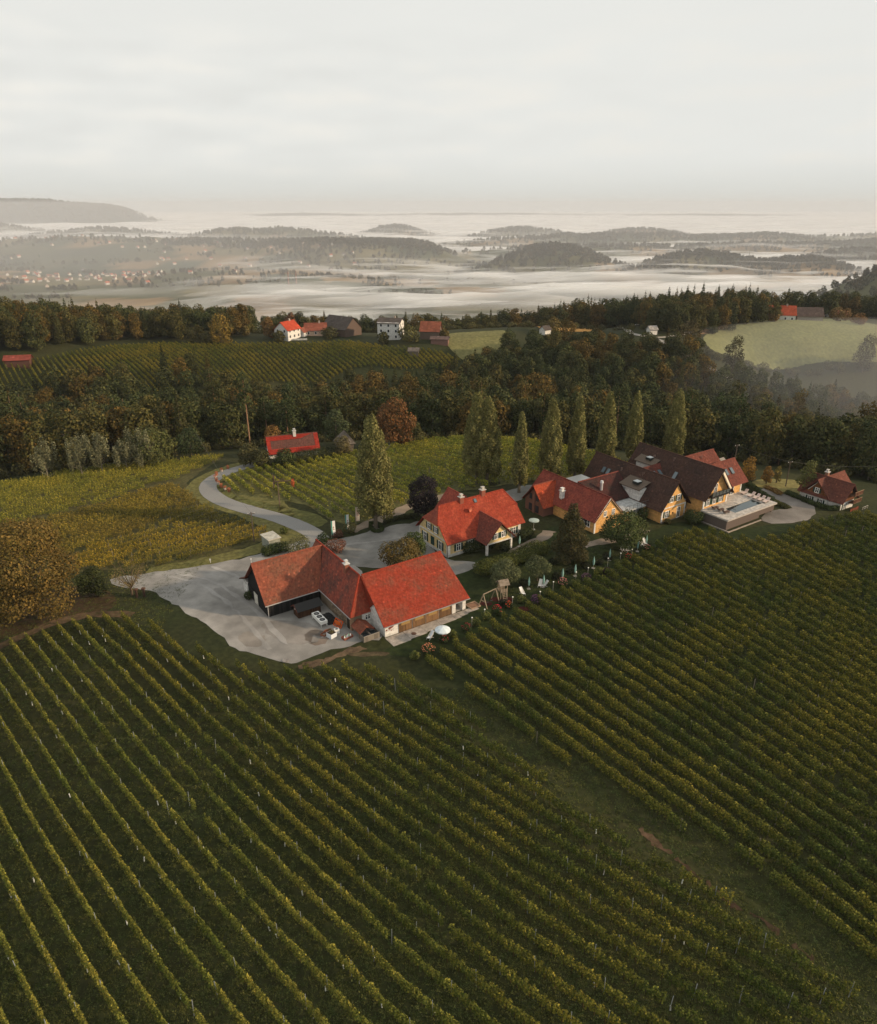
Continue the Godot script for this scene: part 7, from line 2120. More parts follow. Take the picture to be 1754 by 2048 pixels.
func village_on_ridge() -> void:
	var w := WHITE
	var red := Color(0.50, 0.075, 0.035)
	var brick := Color(0.30, 0.10, 0.065)
	var grey := Color(0.12, 0.10, 0.088)
	small_house("farm_house", "white house with a bright red roof at the left end of the hamlet", "house", Vector2(-76.8, -373.0), 62, 10.0, 8.5, 4.8, 8.6, w, red, 2, 3)
	box_part(thing("house_terrace", "low pale terrace wall in front of the white house with the red roof", "terrace", on(Vector2(-72.6, -369.3)), 0.1), "wall", Vector3(-6, -2.5, -0.5), Vector3(6, 0.6, 0.5), "concrete", Color(0.6, 0.6, 0.57))
	small_house("farm_house", "low red brown roofed house beside the long grey barn", "house", Vector2(-64.1, -383.1), 8, 11.0, 7.0, 3.0, 6.3, Color(0.5, 0.38, 0.3), brick, 1, 3)
	small_house("shed", "tiny white gabled outbuilding between two red roofs", "shed", Vector2(-70.2, -378.8), 70, 5.0, 4.0, 2.4, 4.4, w, brick, 1, 1, 1, false)
	small_house("long_barn", "long grey roofed barn with a wide timber gable in the hamlet", "barn", Vector2(-51.0, -387.3), -38, 17.0, 12.0, 4.0, 9.6, Color(0.17, 0.125, 0.10), grey, 0, 0, 0, false, "timber")
	small_house("long_barn", "lower brown roofed barn behind the grey one", "barn", Vector2(-88.2, -916.8), 5, 14.0, 9.0, 3.6, 7.0, Color(0.15, 0.10, 0.08), Color(0.105, 0.07, 0.06), 0, 0, 0, false, "timber")
	small_house("farm_house", "tall white three storey house with a low grey roof", "house", Vector2(-24.3, -374.2), -12, 11.5, 9.0, 8.2, 10.2, w, grey, 3, 3)
	small_house("barn", "old red roofed barn at the right end of the hamlet", "barn", Vector2(-3.8, -369.5), -10, 9.5, 8.0, 3.8, 8.0, Color(0.2, 0.15, 0.12), Color(0.33, 0.11, 0.065), 0, 0, 0, false, "timber")
	small_house("shed", "low patched shed in front of the old red roofed barn", "shed", Vector2(0.7, -360.7), -8, 8.5, 4.5, 2.4, 3.3, Color(0.3, 0.17, 0.14), Color(0.16, 0.11, 0.10), 0, 0, 0, false, "timber")
	small_house("vineyard_hut", "small grey hut among the vine rows below the hamlet", "hut", Vector2(-11.8, -347.9), -6, 4.6, 3.6, 2.1, 3.3, Color(0.24, 0.2, 0.17), Color(0.2, 0.17, 0.15), 0, 0, 0, false, "timber")
	small_house("shelter", "red roofed shelter at the far left end of the slope", "shelter", Vector2(-183.0, -314.5), 12, 10.0, 5.0, 2.0, 3.6, Color(0.16, 0.08, 0.06), Color(0.30, 0.075, 0.055), 0, 0, 0, false, "timber")
	small_house("chapel", "tiny white chapel standing alone at the lane fork", "chapel", Vector2(111.7, -383.9), 20, 4.4, 3.4, 2.8, 4.6, w, Color(0.4, 0.38, 0.36), 0, 0, 0, false)
	small_house("farm_house", "white farmhouse with an orange red roof on the right hill", "house", Vector2(208.1, -449.6), -12, 15.0, 9.0, 3.6, 8.6, w, Color(0.46, 0.095, 0.045), 1, 4)
	small_house("barn", "brown roofed barn right of the orange red farmhouse", "barn", Vector2(224.3, -449.0), -6, 15.0, 9.0, 3.2, 7.8, Color(0.36, 0.32, 0.28), Color(0.115, 0.085, 0.075), 0, 0, 0, false)
	small_house("farm_house", "white house with an orange roof behind the right hill's barn", "house", Vector2(265.5, -515.9), -28, 13.0, 10.0, 4.5, 8.8, w, Color(0.42, 0.11, 0.06), 1, 3)
	small_house("shed", "small orange roofed shed at the right end of the hill farm", "shed", Vector2(266.6, -490.3), -15, 9.0, 6.0, 2.6, 5.0, Color(0.3, 0.2, 0.15), Color(0.36, 0.12, 0.07), 0, 0, 0, false)
	small_house("shed", "distant red roof peeping out of the woods left of the hill farm", "shed", Vector2(355.2, -932.0), 20, 10.0, 7.0, 4.0, 7.0, Color(0.25, 0.15, 0.12), Color(0.33, 0.11, 0.08), 0, 0, 0, false)
	small_house("shed", "tiny white gabled hut beside the golden field", "hut", Vector2(56.0, -385.1), 40, 4.5, 4.0, 2.6, 4.4, w, grey, 0, 0, 0, false)
	# field trees by the hamlet and the hill farm
	var a := Color(0.085, 0.07, 0.025)
	var b := Color(0.16, 0.115, 0.035)
	var list := [
		[Vector2(-106.9, -358.5), 15.0, 6.6, "tall golden round tree standing alone left of the hamlet", Color(0.12, 0.09, 0.02), Color(0.22, 0.14, 0.03)],
		[Vector2(-120.7, -362.8), 8.5, 5.5, "low dark tree left of the golden one", Color(0.06, 0.055, 0.02), Color(0.10, 0.085, 0.03)],
		[Vector2(-114.3, -360.4), 6.0, 4.0, "dark bush shaped tree at the golden tree's foot", Color(0.05, 0.048, 0.018), Color(0.09, 0.08, 0.03)],
		[Vector2(-86.6, -373.2), 10.5, 4.2, "orange brown tree left of the white house with the red roof", Color(0.13, 0.075, 0.025), Color(0.19, 0.105, 0.03)],
		[Vector2(-100.1, -380.5), 5.0, 2.4, "small round grey tree between the golden tree and the hamlet", a, b],
		[Vector2(-77.5, -386.3), 11.0, 4.0, "russet tree behind the bright red roof", Color(0.10, 0.055, 0.03), Color(0.15, 0.08, 0.045)],
		[Vector2(-61.9, -917.3), 14.0, 4.8, "pale yellow green tree behind the tall white house", Color(0.13, 0.125, 0.03), Color(0.22, 0.2, 0.05)],
		[Vector2(-14.7, -362.9), 8.0, 6.5, "spreading green tree between the white house and the old barn", Color(0.06, 0.06, 0.022), Color(0.12, 0.11, 0.035)],
		[Vector2(-27.3, -362.0), 6.0, 3.4, "dark tree at the white house's left corner", Color(0.05, 0.05, 0.02), Color(0.09, 0.085, 0.03)],
		[Vector2(2.8, -367.2), 5.0, 3.0, "small green tree right of the old red roofed barn", a, b],
		[Vector2(-79.9, -365.5), 5.5, 3.0, "dark tree below the white house with the red roof", Color(0.05, 0.05, 0.02), Color(0.09, 0.085, 0.03)],
		[Vector2(-55.7, -375.2), 5.0, 5.0, "dark shrubby tree in front of the grey barn", Color(0.045, 0.045, 0.018), Color(0.08, 0.075, 0.028)],
		[Vector2(85.0, -920.2), 6.5, 4.6, "round bushy tree at the left end of the golden field", a, b],
		[Vector2(61.0, -390.2), 8.0, 5.0, "round olive tree at the front of the golden field", a, b],
		[Vector2(133.2, -921.7), 12.0, 3.6, "pointed brown tree behind the golden field", Color(0.13, 0.09, 0.035), Color(0.18, 0.12, 0.045)],
		[Vector2(123.3, -358.8), 15.0, 7.5, "large dark tree over the fork of the lane", Color(0.06, 0.05, 0.022), Color(0.11, 0.085, 0.035)],
		[Vector2(144.5, -402.1), 6.0, 4.0, "orange round tree beside the hedge line on the right hill", Color(0.16, 0.09, 0.03), Color(0.22, 0.13, 0.04)],
		[Vector2(138.3, -338.0), 19.0, 5.0, "tall dark spire of a tree beside the lower lane", Color(0.045, 0.042, 0.02), Color(0.08, 0.07, 0.03)],
		[Vector2(197.3, -451.2), 11.0, 6.0, "olive tree at the left end of the hill farm", Color(0.11, 0.095, 0.035), Color(0.18, 0.145, 0.05)],
		[Vector2(197.5, -435.8), 6.0, 4.0, "orange brown tree in front of the orange red roof", Color(0.13, 0.08, 0.03), Color(0.2, 0.12, 0.04)],
		[Vector2(243.9, -452.4), 9.0, 4.6, "first round brown tree right of the hill farm's barn", Color(0.11, 0.075, 0.03), Color(0.17, 0.11, 0.04)],
		[Vector2(255.5, -463.5), 8.0, 4.0, "middle brown tree of the line right of the hill farm", Color(0.12, 0.075, 0.03), Color(0.18, 0.11, 0.04)],
		[Vector2(248.8, -436.5), 6.5, 5.0, "orange brown tree at the end of the line right of the hill farm", Color(0.15, 0.08, 0.03), Color(0.21, 0.115, 0.04)],
		[Vector2(283.9, -515.4), 10.0, 5.5, "dark round tree behind the hill farm's right end", Color(0.06, 0.055, 0.025), Color(0.10, 0.085, 0.035)],
		[Vector2(226.1, -383.0), 20.0, 6.5, "big dark tree on the meadow's edge at the far right", Color(0.05, 0.045, 0.02), Color(0.09, 0.075, 0.03)],
	]
	for q in list:
		leafy("field_tree", q[3], "tree", q[0], q[1], q[2], 0.3, int(500 + q[1] * q[2] * 9), 0.75, q[4], q[5], 8)


# ---------------------------------------------------------------- woods
var wood := []          # [position, kind, size, turn, tint]

func plant(outline: PackedVector2Array, gap: float, mix: Array, lo: float, hi: float, edge := 0.0) -> void:
	var a := outline[0]
	var b := outline[0]
	for q in outline:
		a = a.min(q)
		b = b.max(q)
	var z := a.y
	while z < b.y:
		var x := a.x
		while x < b.x:
			var p := Vector2(x + rf(-0.48, 0.48) * gap, z + rf(-0.48, 0.48) * gap)
			if Geometry2D.is_point_in_polygon(p, outline):
				var g := noise.get_noise_2d(p.x * 0.02 + 5.0, p.y * 0.02)
				wood.append([p, mix[rng.randi() % mix.size()], lerpf(lo, hi, rng.randf()) * (1.0 + 0.15 * g), rf(0, TAU), g])
			x += gap
		z += gap

func woods() -> void:
	var shapes := []     # [trunk, crown]
	var bark := Color(0.10, 0.08, 0.065)
	var g0 := Color(0.040, 0.045, 0.018)
	var g1 := Color(0.115, 0.098, 0.034)
	for k in 4:
		var l := round_lobes(17.0, 4.8 + 0.4 * k, 0.8, 10)
		shapes.append([trunk_mesh(12.0, 0.3, bark, 4, 3.0, 0.4), crown(l, 1900, 0.74, g0, g1).mesh(M["leaves"])])
	for k in 2:          # tall pines: bare stems under a high crown
		var l := []
		for i in 7:
			var t := i / 6.0
			l.append([Vector3(rf(-1.5, 1.5), lerpf(13.0, 20.5, t), rf(-1.5, 1.5)), Vector3(2.6 - 1.2 * t, 1.7, 2.6 - 1.2 * t)])
		shapes.append([trunk_mesh(20.0, 0.27, Color(0.26, 0.16, 0.10), 5, 2.0, 0.55), crown(l, 800, 0.62, Color(0.042, 0.048, 0.020), Color(0.085, 0.08, 0.03)).mesh(M["needles"])])
	for k in 2:          # spruces
		var l := []
		for i in 13:
			var t := i / 12.0
			var r := 3.1 * pow(1.0 - t, 0.85) + 0.15
			l.append([Vector3(0, lerpf(2.0, 19.0, t), 0), Vector3(r, 1.25, r)])
		shapes.append([trunk_mesh(17.0, 0.22, bark, 0), crown(l, 1100, 0.62, Color(0.036, 0.042, 0.020), Color(0.07, 0.068, 0.028), -0.3).mesh(M["needles"])])
	var broad := [0, 1, 2, 3, 0, 1, 2, 3, 0, 1, 2, 3, 5]
	var mixed := [0, 1, 2, 3, 0, 1, 2, 3, 0, 1, 2, 3, 4, 6]
	var dark := [6, 7, 6, 7, 0, 1]
	# the belt behind the vineyards
	plant(pv([-240, -176, -150, -180, -118, -186, -100, -194, -80, -203, -62, -214, -45, -222, -28, -226, -10, -224, 4, -220, 22, -220, 40, -218, 62, -212, 84, -203, 100, -192, 112, -182, 126, -176, 250, -150, 260, -230, 200, -262, 120, -284, 60, -292, 0, -296, -60, -296, -120, -292, -180, -286, -280, -268]), 6.0, mixed, 0.78, 1.06)
	# the hollow on the right
	plant(pv([60, -268, 120, -262, 200, -240, 280, -220, 330, -330, 250, -352, 196, -350, 160, -332, 120, -318, 90, -300]), 6.8, [0, 1, 2, 3, 6, 0, 1, 2, 7], 0.55, 0.82)
	# the wooded knoll in the middle
	plant(pv([-5, -300, 30, -296, 80, -298, 118, -318, 122, -340, 100, -356, 64, -358, 36, -352, 18, -334]), 6.2, [0, 1, 2, 3, 0, 1, 2, 3, 6], 0.62, 0.92)
	plant(pv([-60, -296, -22, -300, 10, -306, 18, -330, 0, -322, -25, -314, -55, -308]), 5.4, dark, 0.5, 0.78)
	plant(pv([-120, -312, -98, -314, -96, -304, -118, -302]), 6.0, [0, 6, 7, 1], 0.6, 0.8)
	# the wood along the ridge behind the hamlet
	plant(pv([-330, -345])+pv([-192.2, -317.1, -182.1, -323.3, -171.1, -332.7, -156.7, -364.6, -129.1, -371.7, -102.4, -377.3, -148.2, -917.8, -73.2, -919.7, 1.9, -918.5, 76.9, -919.5, 133.2, -921.5, 202.0, -920.7, 112.7, -400.6, 119.2, -385.4, 121.9, -380.9])+pv([170, -415, 200, -470, 120, -470, 0, -452, -120, -446, -250, -440, -340, -420]), 5.8, [0, 1, 2, 3, 0, 1, 2, 3, 0, 1, 2, 3, 6], 0.72, 0.95)
	plant(pv([-300, -330, -205, -338, -180, -352, -200, -362, -260, -350]), 7.0, broad, 0.45, 0.7)
	# woods on the distant right
	plant(pv([70, -450, 150, -445, 190, -455, 225, -500, 200, -560, 100, -540, 60, -490]), 8.0, [0, 1, 2, 3, 6, 7], 0.8, 1.1)
	plant(pv([195, -520, 260, -500, 330, -495, 345, -560, 260, -600, 200, -570]), 8.0, [0, 1, 2, 3, 6], 0.8, 1.15)
	plant(pv([160, -420, 196, -428, 206, -446, 178, -450]), 7.0, broad, 0.6, 0.85)
	# the largest in view become trees of their own, the rest one wood per kind
	var near := wood.duplicate()
	near.sort_custom(func(p, q): return p[0].length_squared() * (1.0 if absf(p[0].x) < -p[0].y * 0.72 else 3.0) < q[0].length_squared() * (1.0 if absf(q[0].x) < -q[0].y * 0.72 else 3.0))
	var tints := [Color(0.66, 0.86, 0.80), Color(0.85, 0.98, 0.9), Color(1.1, 1.05, 0.85), Color(1.5, 1.08, 0.75), Color(0.72, 0.82, 0.75)]
	var mats := []
	for t in tints:
		var m: StandardMaterial3D = M["leaves"].duplicate()
		m.resource_name = "leaves_of_a_tree"
		m.albedo_color = Color(minf(1.0, t.r * 0.6), minf(1.0, t.g * 0.6), minf(1.0, t.b * 0.6)).linear_to_srgb()
		mats.append(m)
	var lit := []
	for s in shapes.size():
		lit.append(null)
	var kinds := ["broadleaf_tree", "broadleaf_tree", "broadleaf_tree", "broadleaf_tree", "pine_tree", "pine_tree", "spruce_tree", "spruce_tree"]
	var tones := ["dark green", "grey green", "olive", "orange brown", "shaded green"]
	var forms := ["round crowned tree", "round crowned tree", "round crowned tree", "round crowned tree", "tall bare stemmed pine", "tall bare stemmed pine", "pointed spruce", "pointed spruce"]
	var single := mini(285, near.size())
	for i in near.size():
		var q: Array = near[i]
		var k: int = q[1]
		var at := on(q[0])
		var pick := clampi(int(floor((q[4] * 1.3 + 0.5) * 4.0 + rf(-0.6, 1.2))), 0, 4)
		if i < single:
			var o: Node3D
			var place := "at the far left end of the wood"
			for w in [[-135.0, "behind the first pale willow"], [-100.0, "behind the row of pale willows"], [-72.0, "behind the left vineyard"], [-48.0, "left of the cottage"], [-22.0, "behind the cottage"], [5.0, "behind the lone poplar"], [35.0, "behind the paired poplars"], [62.0, "behind the slim poplars"], [85.0, "behind the hotel's highest roofs"], [110.0, "behind the hotel's right end"], [140.0, "behind the chalet"]]:
				if at.x > w[0]:
					place = w[1]
			var said := "%s %s in the wood %s" % [tones[pick] if not (k in [4, 5]) or tones[pick] != "shaded green" else "green", forms[k], place]
			if lit[k] == null:
				o = thing(kinds[k], said, "tree", at, q[3], "trees at the edge of the wood")
				part("trunk", shapes[k][0], o)
				part("crown", brighter(shapes[k][1]), o)
				lit[k] = o
			else:
				o = lit[k].duplicate()
				o.name = numbered(kinds[k])
				add_child(o)
				o.position = at
				o.rotation.y = q[3]
				o.set_meta("label", said)
			o.scale = Vector3(q[2], q[2] * rf(0.9, 1.1), q[2])
			for c in o.get_children():
				if c.name.begins_with("crown"):
					c.material_override = mats[pick]
	var rest := near.slice(single)
	for k in shapes.size():
		var at := []
		var col := PackedColorArray()
		for q in rest:
			if q[1] == k:
				at.append(Transform3D(Basis(Vector3.UP, q[3]) * Basis.from_scale(Vector3(q[2], q[2] * rf(0.88, 1.12), q[2])), on(q[0])))
				var pick := clampi(int(floor((q[4] * 1.3 + 0.5) * 4.0 + rf(-0.6, 1.2))), 0, 4)
				var c: Color = tints[pick] * rf(0.85, 1.15)
				c.a = 1.0
				col.append(c)
		if at.size() > 0:
			scatter(numbered("woods"), shapes[k][1], at, col, self)
	# bare ground under the trees
	var st := []
	var sc := PackedColorArray()
	for q in rest:
		if q[1] in [4, 5] and st.size() < 400:
			st.append(Transform3D(Basis(Vector3.UP, q[3]) * Basis.from_scale(Vector3.ONE * q[2]), on(q[0])))
			sc.append(Color.WHITE)
	scatter("woods_stems", shapes[4][0], st, sc, self)
	# scrub along the foot of the wood
	var bush := crown([[Vector3(0, 1.3, 0), Vector3(1.6, 1.4, 1.6)], [Vector3(1.2, 1.0, 0.4), Vector3(1.2, 1.1, 1.2)], [Vector3(-1.0, 1.0, -0.5), Vector3(1.3, 1.1, 1.3)]], 300, 0.42, Color(0.05, 0.05, 0.02), Color(0.10, 0.09, 0.032)).mesh(M["leaves"])
	var bt := []
	var bc := PackedColorArray()
	for line in [pv([-170, -178, -118, -185, -80, -201, -45, -220, 0, -220, 40, -217, 84, -202, 112, -181, 150, -172]), pv([-215, -340, -150, -384, -60, -398, 60, -406, 150, -404]), pv([-60, -295, 0, -298, 80, -296, 120, -316, 124, -342]), pv([133.6, -371.8, 136.0, -355.1, 154.4, -369.1, 176.0, -381.0, 192.7, -381.8, 215.3, -385.6, 235.2, -386.3]), pv([136.1, -396.8, 156.0, -422.5, 179.1, -445.5, 195.8, -463.9])]:
		for i in line.size() - 1:
			var n := int(line[i].distance_to(line[i + 1]) / 2.6)
			for k in n:
				var p: Vector2 = line[i].lerp(line[i + 1], float(k) / n) + Vector2(rf(-2.5, 2.5), rf(-2.5, 2.5))
				bt.append(Transform3D(Basis(Vector3.UP, rf(0, TAU)) * Basis.from_scale(Vector3.ONE * rf(0.5, 1.4)), on(p)))
				var c := Color(1, 1, 1) * rf(0.7, 1.3)
				c.a = 1.0
				bc.append(c)
	scatter("undergrowth", bush, bt, bc, self)
	grass_tufts()

# tufts of longer grass over the lower vineyards
func grass_tufts() -> void:
	var kinds := []
	for k in 3:
		var b := MB.new()
		for i in 16:
			var a := rf(0, TAU)
			var r := rf(0.0, 0.28)
			var p := Vector3(cos(a) * r, 0.0, sin(a) * r)
			var tip := p + Vector3(rf(-0.12, 0.12), rf(0.05, 0.15), rf(-0.12, 0.12))
			var s := Vector3(cos(a + 1.0), 0, sin(a + 1.0)) * rf(0.025, 0.05)
			b.col = Color(0.050, 0.068, 0.022).lerp(Color(0.105, 0.108, 0.04), rng.randf()) * rf(0.7, 1.2)
			b.col.a = 1.0
			b.tri(p - s, p + s, tip)
		kinds.append(b.mesh(M["leaves"]))
	var at := [[], [], []]
	var col := [PackedColorArray(), PackedColorArray(), PackedColorArray()]
	var made := 0
	while made < 70000:
		var z := -28.0 - 105.0 * pow(rng.randf(), 1.25)
		var x := rf(-0.68, 0.68) * (-z + 26.0)
		var n := fine.get_noise_2d(x * 0.35, z * 0.35) + 0.6 * noise.get_noise_2d(x * 0.06, z * 0.06)
		made += 1
		if z < -84.0 and x > -45.0 and x < 12.0:
			continue
		var k := rng.randi() % 3
		at[k].append(Transform3D(Basis(Vector3.UP, rf(0, TAU)) * Basis.from_scale(Vector3(rf(0.8, 1.7), rf(0.6, 1.3), rf(0.8, 1.7))), on(Vector2(x, z), 0.0)))
		var c := Color(0.85, 0.95, 0.9).lerp(Color(1.25, 1.15, 0.95), clampf(0.5 + n, 0, 1)) * rf(0.8, 1.2)
		c.a = 1.0
		col[k].append(c)
	for k in 3:
		scatter(numbered("grass"), kinds[k], at[k], col[k], self)

# the same crown with its leaf colours raised, to be toned down again by each tree's own tint
func brighter(m: ArrayMesh) -> ArrayMesh:
	var arr := m.surface_get_arrays(0)
	var c: PackedColorArray = arr[Mesh.ARRAY_COLOR]
	for i in c.size():
		c[i] = Color(c[i].r / 0.6, c[i].g / 0.6, c[i].b / 0.6)
	arr[Mesh.ARRAY_COLOR] = c
	var r := ArrayMesh.new()
	r.add_surface_from_arrays(Mesh.PRIMITIVE_TRIANGLES, arr)
	r.surface_set_material(0, M["leaves"])
	return r


# ---------------------------------------------------------------- the misty valley
func valley() -> void:
	# woods on the far hills, as small clumped crowns
	var tree_m := crown([[Vector3(0, 7, 0), Vector3(5.5, 6.5, 5.5)], [Vector3(1.5, 11, 0.5), Vector3(3.5, 4.5, 3.5)]], 90, 3.4, Color(0.055, 0.055, 0.026), Color(0.10, 0.08, 0.036)).mesh(M["needles"])
	var at := []
	var col := PackedColorArray()
	# [hill number, share of trees, how far down the flanks]
	var cover_of := [[0, 1500, 1.5], [1, 700, 1.5], [2, 500, 1.3], [3, 390, 1.3], [4, 330, 1.2], [5, 390, 1.2], [6, 630, 0.7], [7, 510, 0.8], [8, 630, 1.4], [9, 840, 1.3], [10, 390, 1.3], [11, 360, 1.3], [12, 450, 1.3], [13, 1140, 1.3], [14, 450, 1.3], [15, 630, 1.3], [16, 480, 1.3], [17, 330, 1.3], [18, 450, 1.3], [19, 495, 1.3], [20, 495, 1.3], [21, 330, 1.2], [30, 630, 1.5], [25, 420, 1.3], [26, 520, 1.3], [27, 420, 1.3], [28, 420, 1.3], [29, 420, 1.3]]
	for q in cover_of:
		var h: Array = hills[q[0]]
		var seeds := []
		for k in 9:
			seeds.append(Vector2(rf(-0.9, 0.9), rf(-0.8, 0.8)))
		for i in q[1]:
			var u := Vector2(rng.randfn() * 0.55, rng.randfn() * 0.55)
			if q[0] in [6, 7]:
				u = seeds[rng.randi() % 9] + Vector2(rng.randfn() * 0.14, rng.randfn() * 0.16)
			if u.length() > q[2]:
				continue
			var lx: float = u.x * h[2]
			var lz: float = u.y * h[3]
			var x: float = h[0] + lx * h[7] - lz * h[8]
			var z: float = h[1] + lx * h[8] + lz * h[7]
			var s := rf(0.75, 1.25) * (1.0 + maxf(0.0, (-z - 4500.0) / 5000.0))
			at.append(Transform3D(Basis(Vector3.UP, rf(0, TAU)) * Basis.from_scale(Vector3.ONE * s), Vector3(x, ground(x, z), z)))
			var c := Color(1.1, 0.95, 0.8).lerp(Color(0.8, 0.9, 0.9), rng.randf()) * rf(0.8, 1.2)
			c.a = 1.0
			col.append(c)
	# copses and hedgerow trees on the valley floor
	for k in 60:
		var cx := rf(-1900, 400)
		var cz := rf(-3000, -1900)
		for i in 16:
			var x := cx + rng.randfn() * 40.0
			var z := cz + rng.randfn() * 16.0
			at.append(Transform3D(Basis(Vector3.UP, rf(0, TAU)) * Basis.from_scale(Vector3.ONE * rf(0.5, 1.0)), Vector3(x, ground(x, z), z)))
			var c := Color.WHITE * rf(0.8, 1.2)
			c.a = 1.0
			col.append(c)
	scatter("far_woods", tree_m, at, col, self)
	# the villages: small houses with walls and roofs, each its own
	var walls := [Color(0.56, 0.54, 0.50), Color(0.44, 0.38, 0.32), Color(0.5, 0.48, 0.45)]
	var roofs := [Color(0.30, 0.11, 0.075), Color(0.22, 0.12, 0.09), Color(0.36, 0.12, 0.07), Color(0.16, 0.13, 0.12)]
	var protos := []
	for k in 6:
		var b := MB.new()
		var w := rf(9, 13)
		var d := rf(7, 9)
		var e := rf(4.0, 6.0)
		b.col = walls[k % 3]
		b.box(Vector3(-w / 2, -3, -d / 2), Vector3(w / 2, e, d / 2))
		b.tri(Vector3(-w / 2, e, -d / 2), Vector3(-w / 2, e, d / 2), Vector3(-w / 2, e + 4, 0))
		b.tri(Vector3(w / 2, e, -d / 2), Vector3(w / 2, e, d / 2), Vector3(w / 2, e + 4, 0))
		var r := MB.new()
		r.col = roofs[k % 4]
		for s in [1.0, -1.0]:
			r.quad(Vector3(-w / 2 - 0.6, e - 0.3, s * (d / 2 + 0.6)), Vector3(w / 2 + 0.6, e - 0.3, s * (d / 2 + 0.6)), Vector3(w / 2 + 0.6, e + 4.2, 0), Vector3(-w / 2 - 0.6, e + 4.2, 0))
		protos.append([b.mesh(M["plain"]), r.mesh(M["plain"])])
	var spots := [[-1080, -2330, 170, 120, 66, "house in the village on the misty valley floor", "houses in the valley village"], [-1050, -3250, 420, 150, 40, "house among trees on the far village hill", "houses on the far village hill"], [-1750, -3300, 300, 160, 22, "house on the left shoulder of the far village hill", "houses on the left shoulder of the far hill"], [-480, -2750, 170, 90, 12, "lone farmhouse on the misty slope below the wooded hill", "farmhouses on the misty slope"], [-830, -2900, 260, 120, 18, "house at the foot of the far village hill", "houses at the foot of the far hill"]]
	for q in spots:
		for i in q[4]:
			var x: float = q[0] + rng.randfn() * q[2]
			var z: float = q[1] + rng.randfn() * q[3]
			var o := thing("village_house", q[5], "house", Vector3(x, ground(x, z), z), rf(0, PI), q[6])
			var k := rng.randi() % 6
			part("wall", protos[k][0], o)
			part("roof", protos[k][1], o)
	for i in 2:
		var x := -415.0 + i * 18.0
		var z := -2080.0 - i * 20.0
		var st := thing("factory_chimney", ["taller left one of the twin brick chimneys in the mist", "right one of the twin brick chimneys in the mist"][i], "chimney", Vector3(x, ground(x, z), z))
		var b := MB.new()
		b.col = Color(0.22, 0.13, 0.10)
		b.limb(Vector3(0, -2, 0), Vector3(0, 36 - i * 3, 0), 2.2, 1.6, 10)
		part("shaft", b.mesh(M["plain"]), st)
		part("rim", disc_mesh(1.9, 1.2, M["plain"], Color(0.16, 0.1, 0.08)), st, null, Vector3(0, 36 - i * 3, 0))
	var mx := 1010.0
	var mz := -2480.0
	var ms := thing("radio_mast", "thin radio mast on the low wooded hill in the mist", "mast", Vector3(mx, ground(mx, mz), mz))
	var mb := MB.new()
	mb.col = Color(0.3, 0.28, 0.26)
	mb.bar(Vector3(0, 0, 0), Vector3(0, 55, 0), 1.2, 1.2)
	part("mast", mb.mesh(M["metal"]), ms)

func bank(at: Vector3, size: Vector3, density: float, box := false, turn := 0.0) -> void:
	var f := FogVolume.new()
	f.name = numbered("mist")
	f.shape = RenderingServer.FOG_VOLUME_SHAPE_BOX if box else RenderingServer.FOG_VOLUME_SHAPE_ELLIPSOID
	f.size = size
	f.position = at
	f.rotation.y = deg_to_rad(turn)
	var m := FogMaterial.new()
	m.density = density
	m.albedo = Color(0.96, 0.975, 1.0)
	f.material = m
	f.set_meta("kind", "stuff")
	add_child(f)

# the upper face of the lowland fog: bright, gently heaped, thinning out where the ground rises into it
func fog_top(x: float, z: float, raise: float, sd: float) -> float:
	var d := -z
	var q := x / d
	var near := lerpf(-166.0, -138.0, smoothstep(-0.44, -0.17, q + 0.05 * noise.get_noise_2d(x * 0.002, z * 0.002)))
	near += 12.0 * smoothstep(0.05, 0.35, q)
	var h := lerpf(near, -112.0, smoothstep(2700.0, 4300.0, d))
	h = lerpf(h, -100.0, smoothstep(5000.0, 15000.0, d))
	var n := noise.get_noise_2d(x * 0.0011 + sd, z * 0.0026 + sd)
	var n2 := noise.get_noise_2d(x * 0.0045 + sd, z * 0.011 - sd)
	return h + raise + 24.0 * n + 5.0 * n2

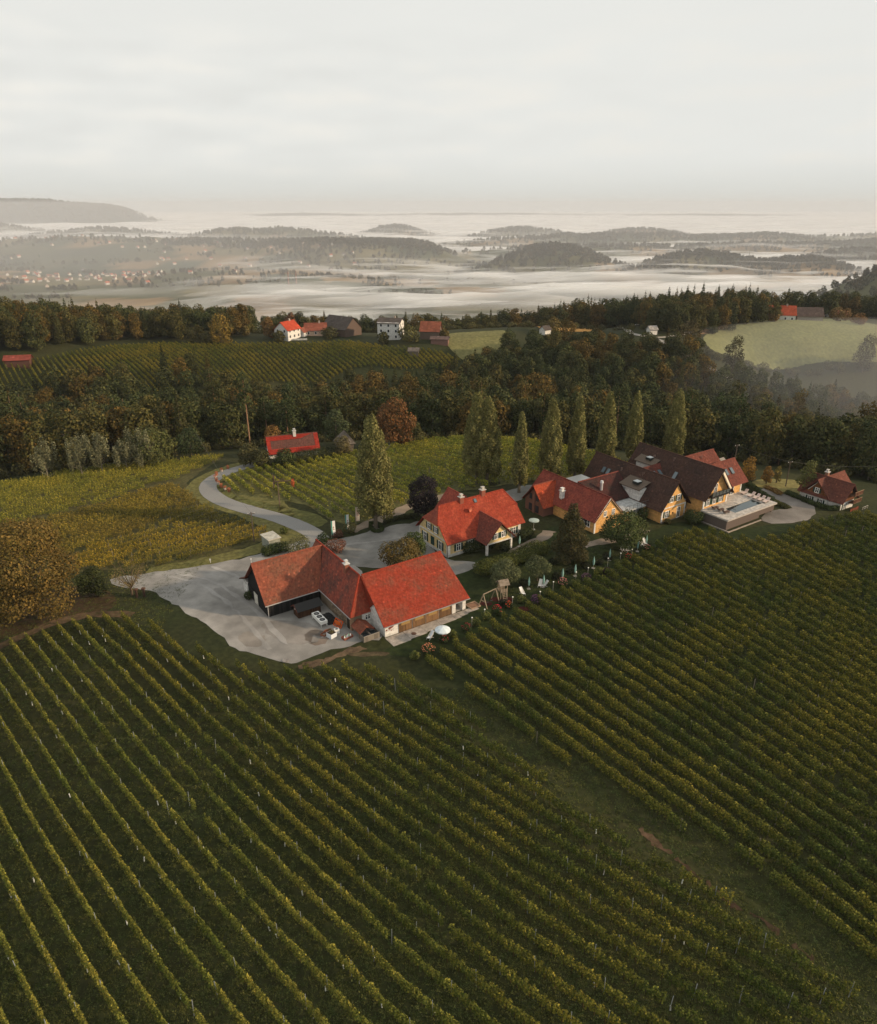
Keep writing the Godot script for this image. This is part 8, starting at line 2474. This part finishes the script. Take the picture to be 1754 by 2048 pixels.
func fog_sheet(raise: float, thick: float, most: float, sd: float) -> void:
	var xs := spaced(-2200, 2600, 34.0, -14000, 14000, 1.07)
	var zs := spaced(-4600, -950, 24.0, -25500, -900, 1.05)
	var n := xs.size()
	var m := zs.size()
	var v := PackedVector3Array()
	var c := PackedColorArray()
	var nr := PackedVector3Array()
	for j in m:
		for i in n:
			var x := xs[i]
			var z := zs[j]
			var h := fog_top(x, z, raise, sd)
			var deep := h - ground(x, z)
			var a := most * (1.0 - exp(-maxf(0.0, deep) / thick))
			a *= smoothstep(-960.0, -1120.0, z)
			if most < 0.9:
				# drifting streaks
				var w := noise.get_noise_2d(x * 0.0022 + z * 0.0009 + sd, z * 0.0075 - x * 0.001 + sd)
				a *= clampf(0.10 + 2.4 * w, 0.0, 1.0) * (1.0 - smoothstep(38.0, 62.0, deep))
			v.append(Vector3(x, h, z))
			var hx := fog_top(x + 30.0, z, raise, sd) - h
			var hz := fog_top(x, z + 30.0, raise, sd) - h
			nr.append(Vector3(-hx * 0.6, 30.0, -hz * 0.6).normalized())
			c.append(Color(0.88, 0.88, 0.87, a))
	var idx := PackedInt32Array()
	for j in m - 1:
		for i in n - 1:
			var k := j * n + i
			if c[k].a + c[k + 1].a + c[k + n].a + c[k + n + 1].a > 0.004:
				idx.append_array(PackedInt32Array([k, k + 1, k + n, k + 1, k + n + 1, k + n]))
	var arr := []
	arr.resize(Mesh.ARRAY_MAX)
	arr[Mesh.ARRAY_VERTEX] = v
	arr[Mesh.ARRAY_NORMAL] = nr
	arr[Mesh.ARRAY_COLOR] = c
	arr[Mesh.ARRAY_INDEX] = idx
	var mesh := ArrayMesh.new()
	mesh.add_surface_from_arrays(Mesh.PRIMITIVE_TRIANGLES, arr)
	mesh.surface_set_material(0, M["fog"])
	setting("fog", mesh, "stuff")

func mist() -> void:
	var f := StandardMaterial3D.new()
	f.resource_name = "fog"
	f.vertex_color_use_as_albedo = true
	f.transparency = BaseMaterial3D.TRANSPARENCY_ALPHA
	f.roughness = 1.0
	f.specular_mode = BaseMaterial3D.SPECULAR_DISABLED
	M["fog"] = f
	# the sea of fog that fills the lowland, in heaped layers
	fog_sheet(-6.0, 26.0, 1.0, 3.0)
	fog_sheet(13.0, 40.0, 0.75, 151.0)
	fog_sheet(25.0, 60.0, 0.6, 219.0)
	bank(Vector3(-1500, -110, -2900), Vector3(3000, 150, 2300), 0.00028)
	# haze over the whole lowland
	bank(Vector3(0, -60, -4000), Vector3(22000, 300, 6000), 0.00013, true)
	# morning haze in the hollow on the right
	bank(Vector3(230, -18, -340), Vector3(330, 60, 230), 0.0016, false, 0)
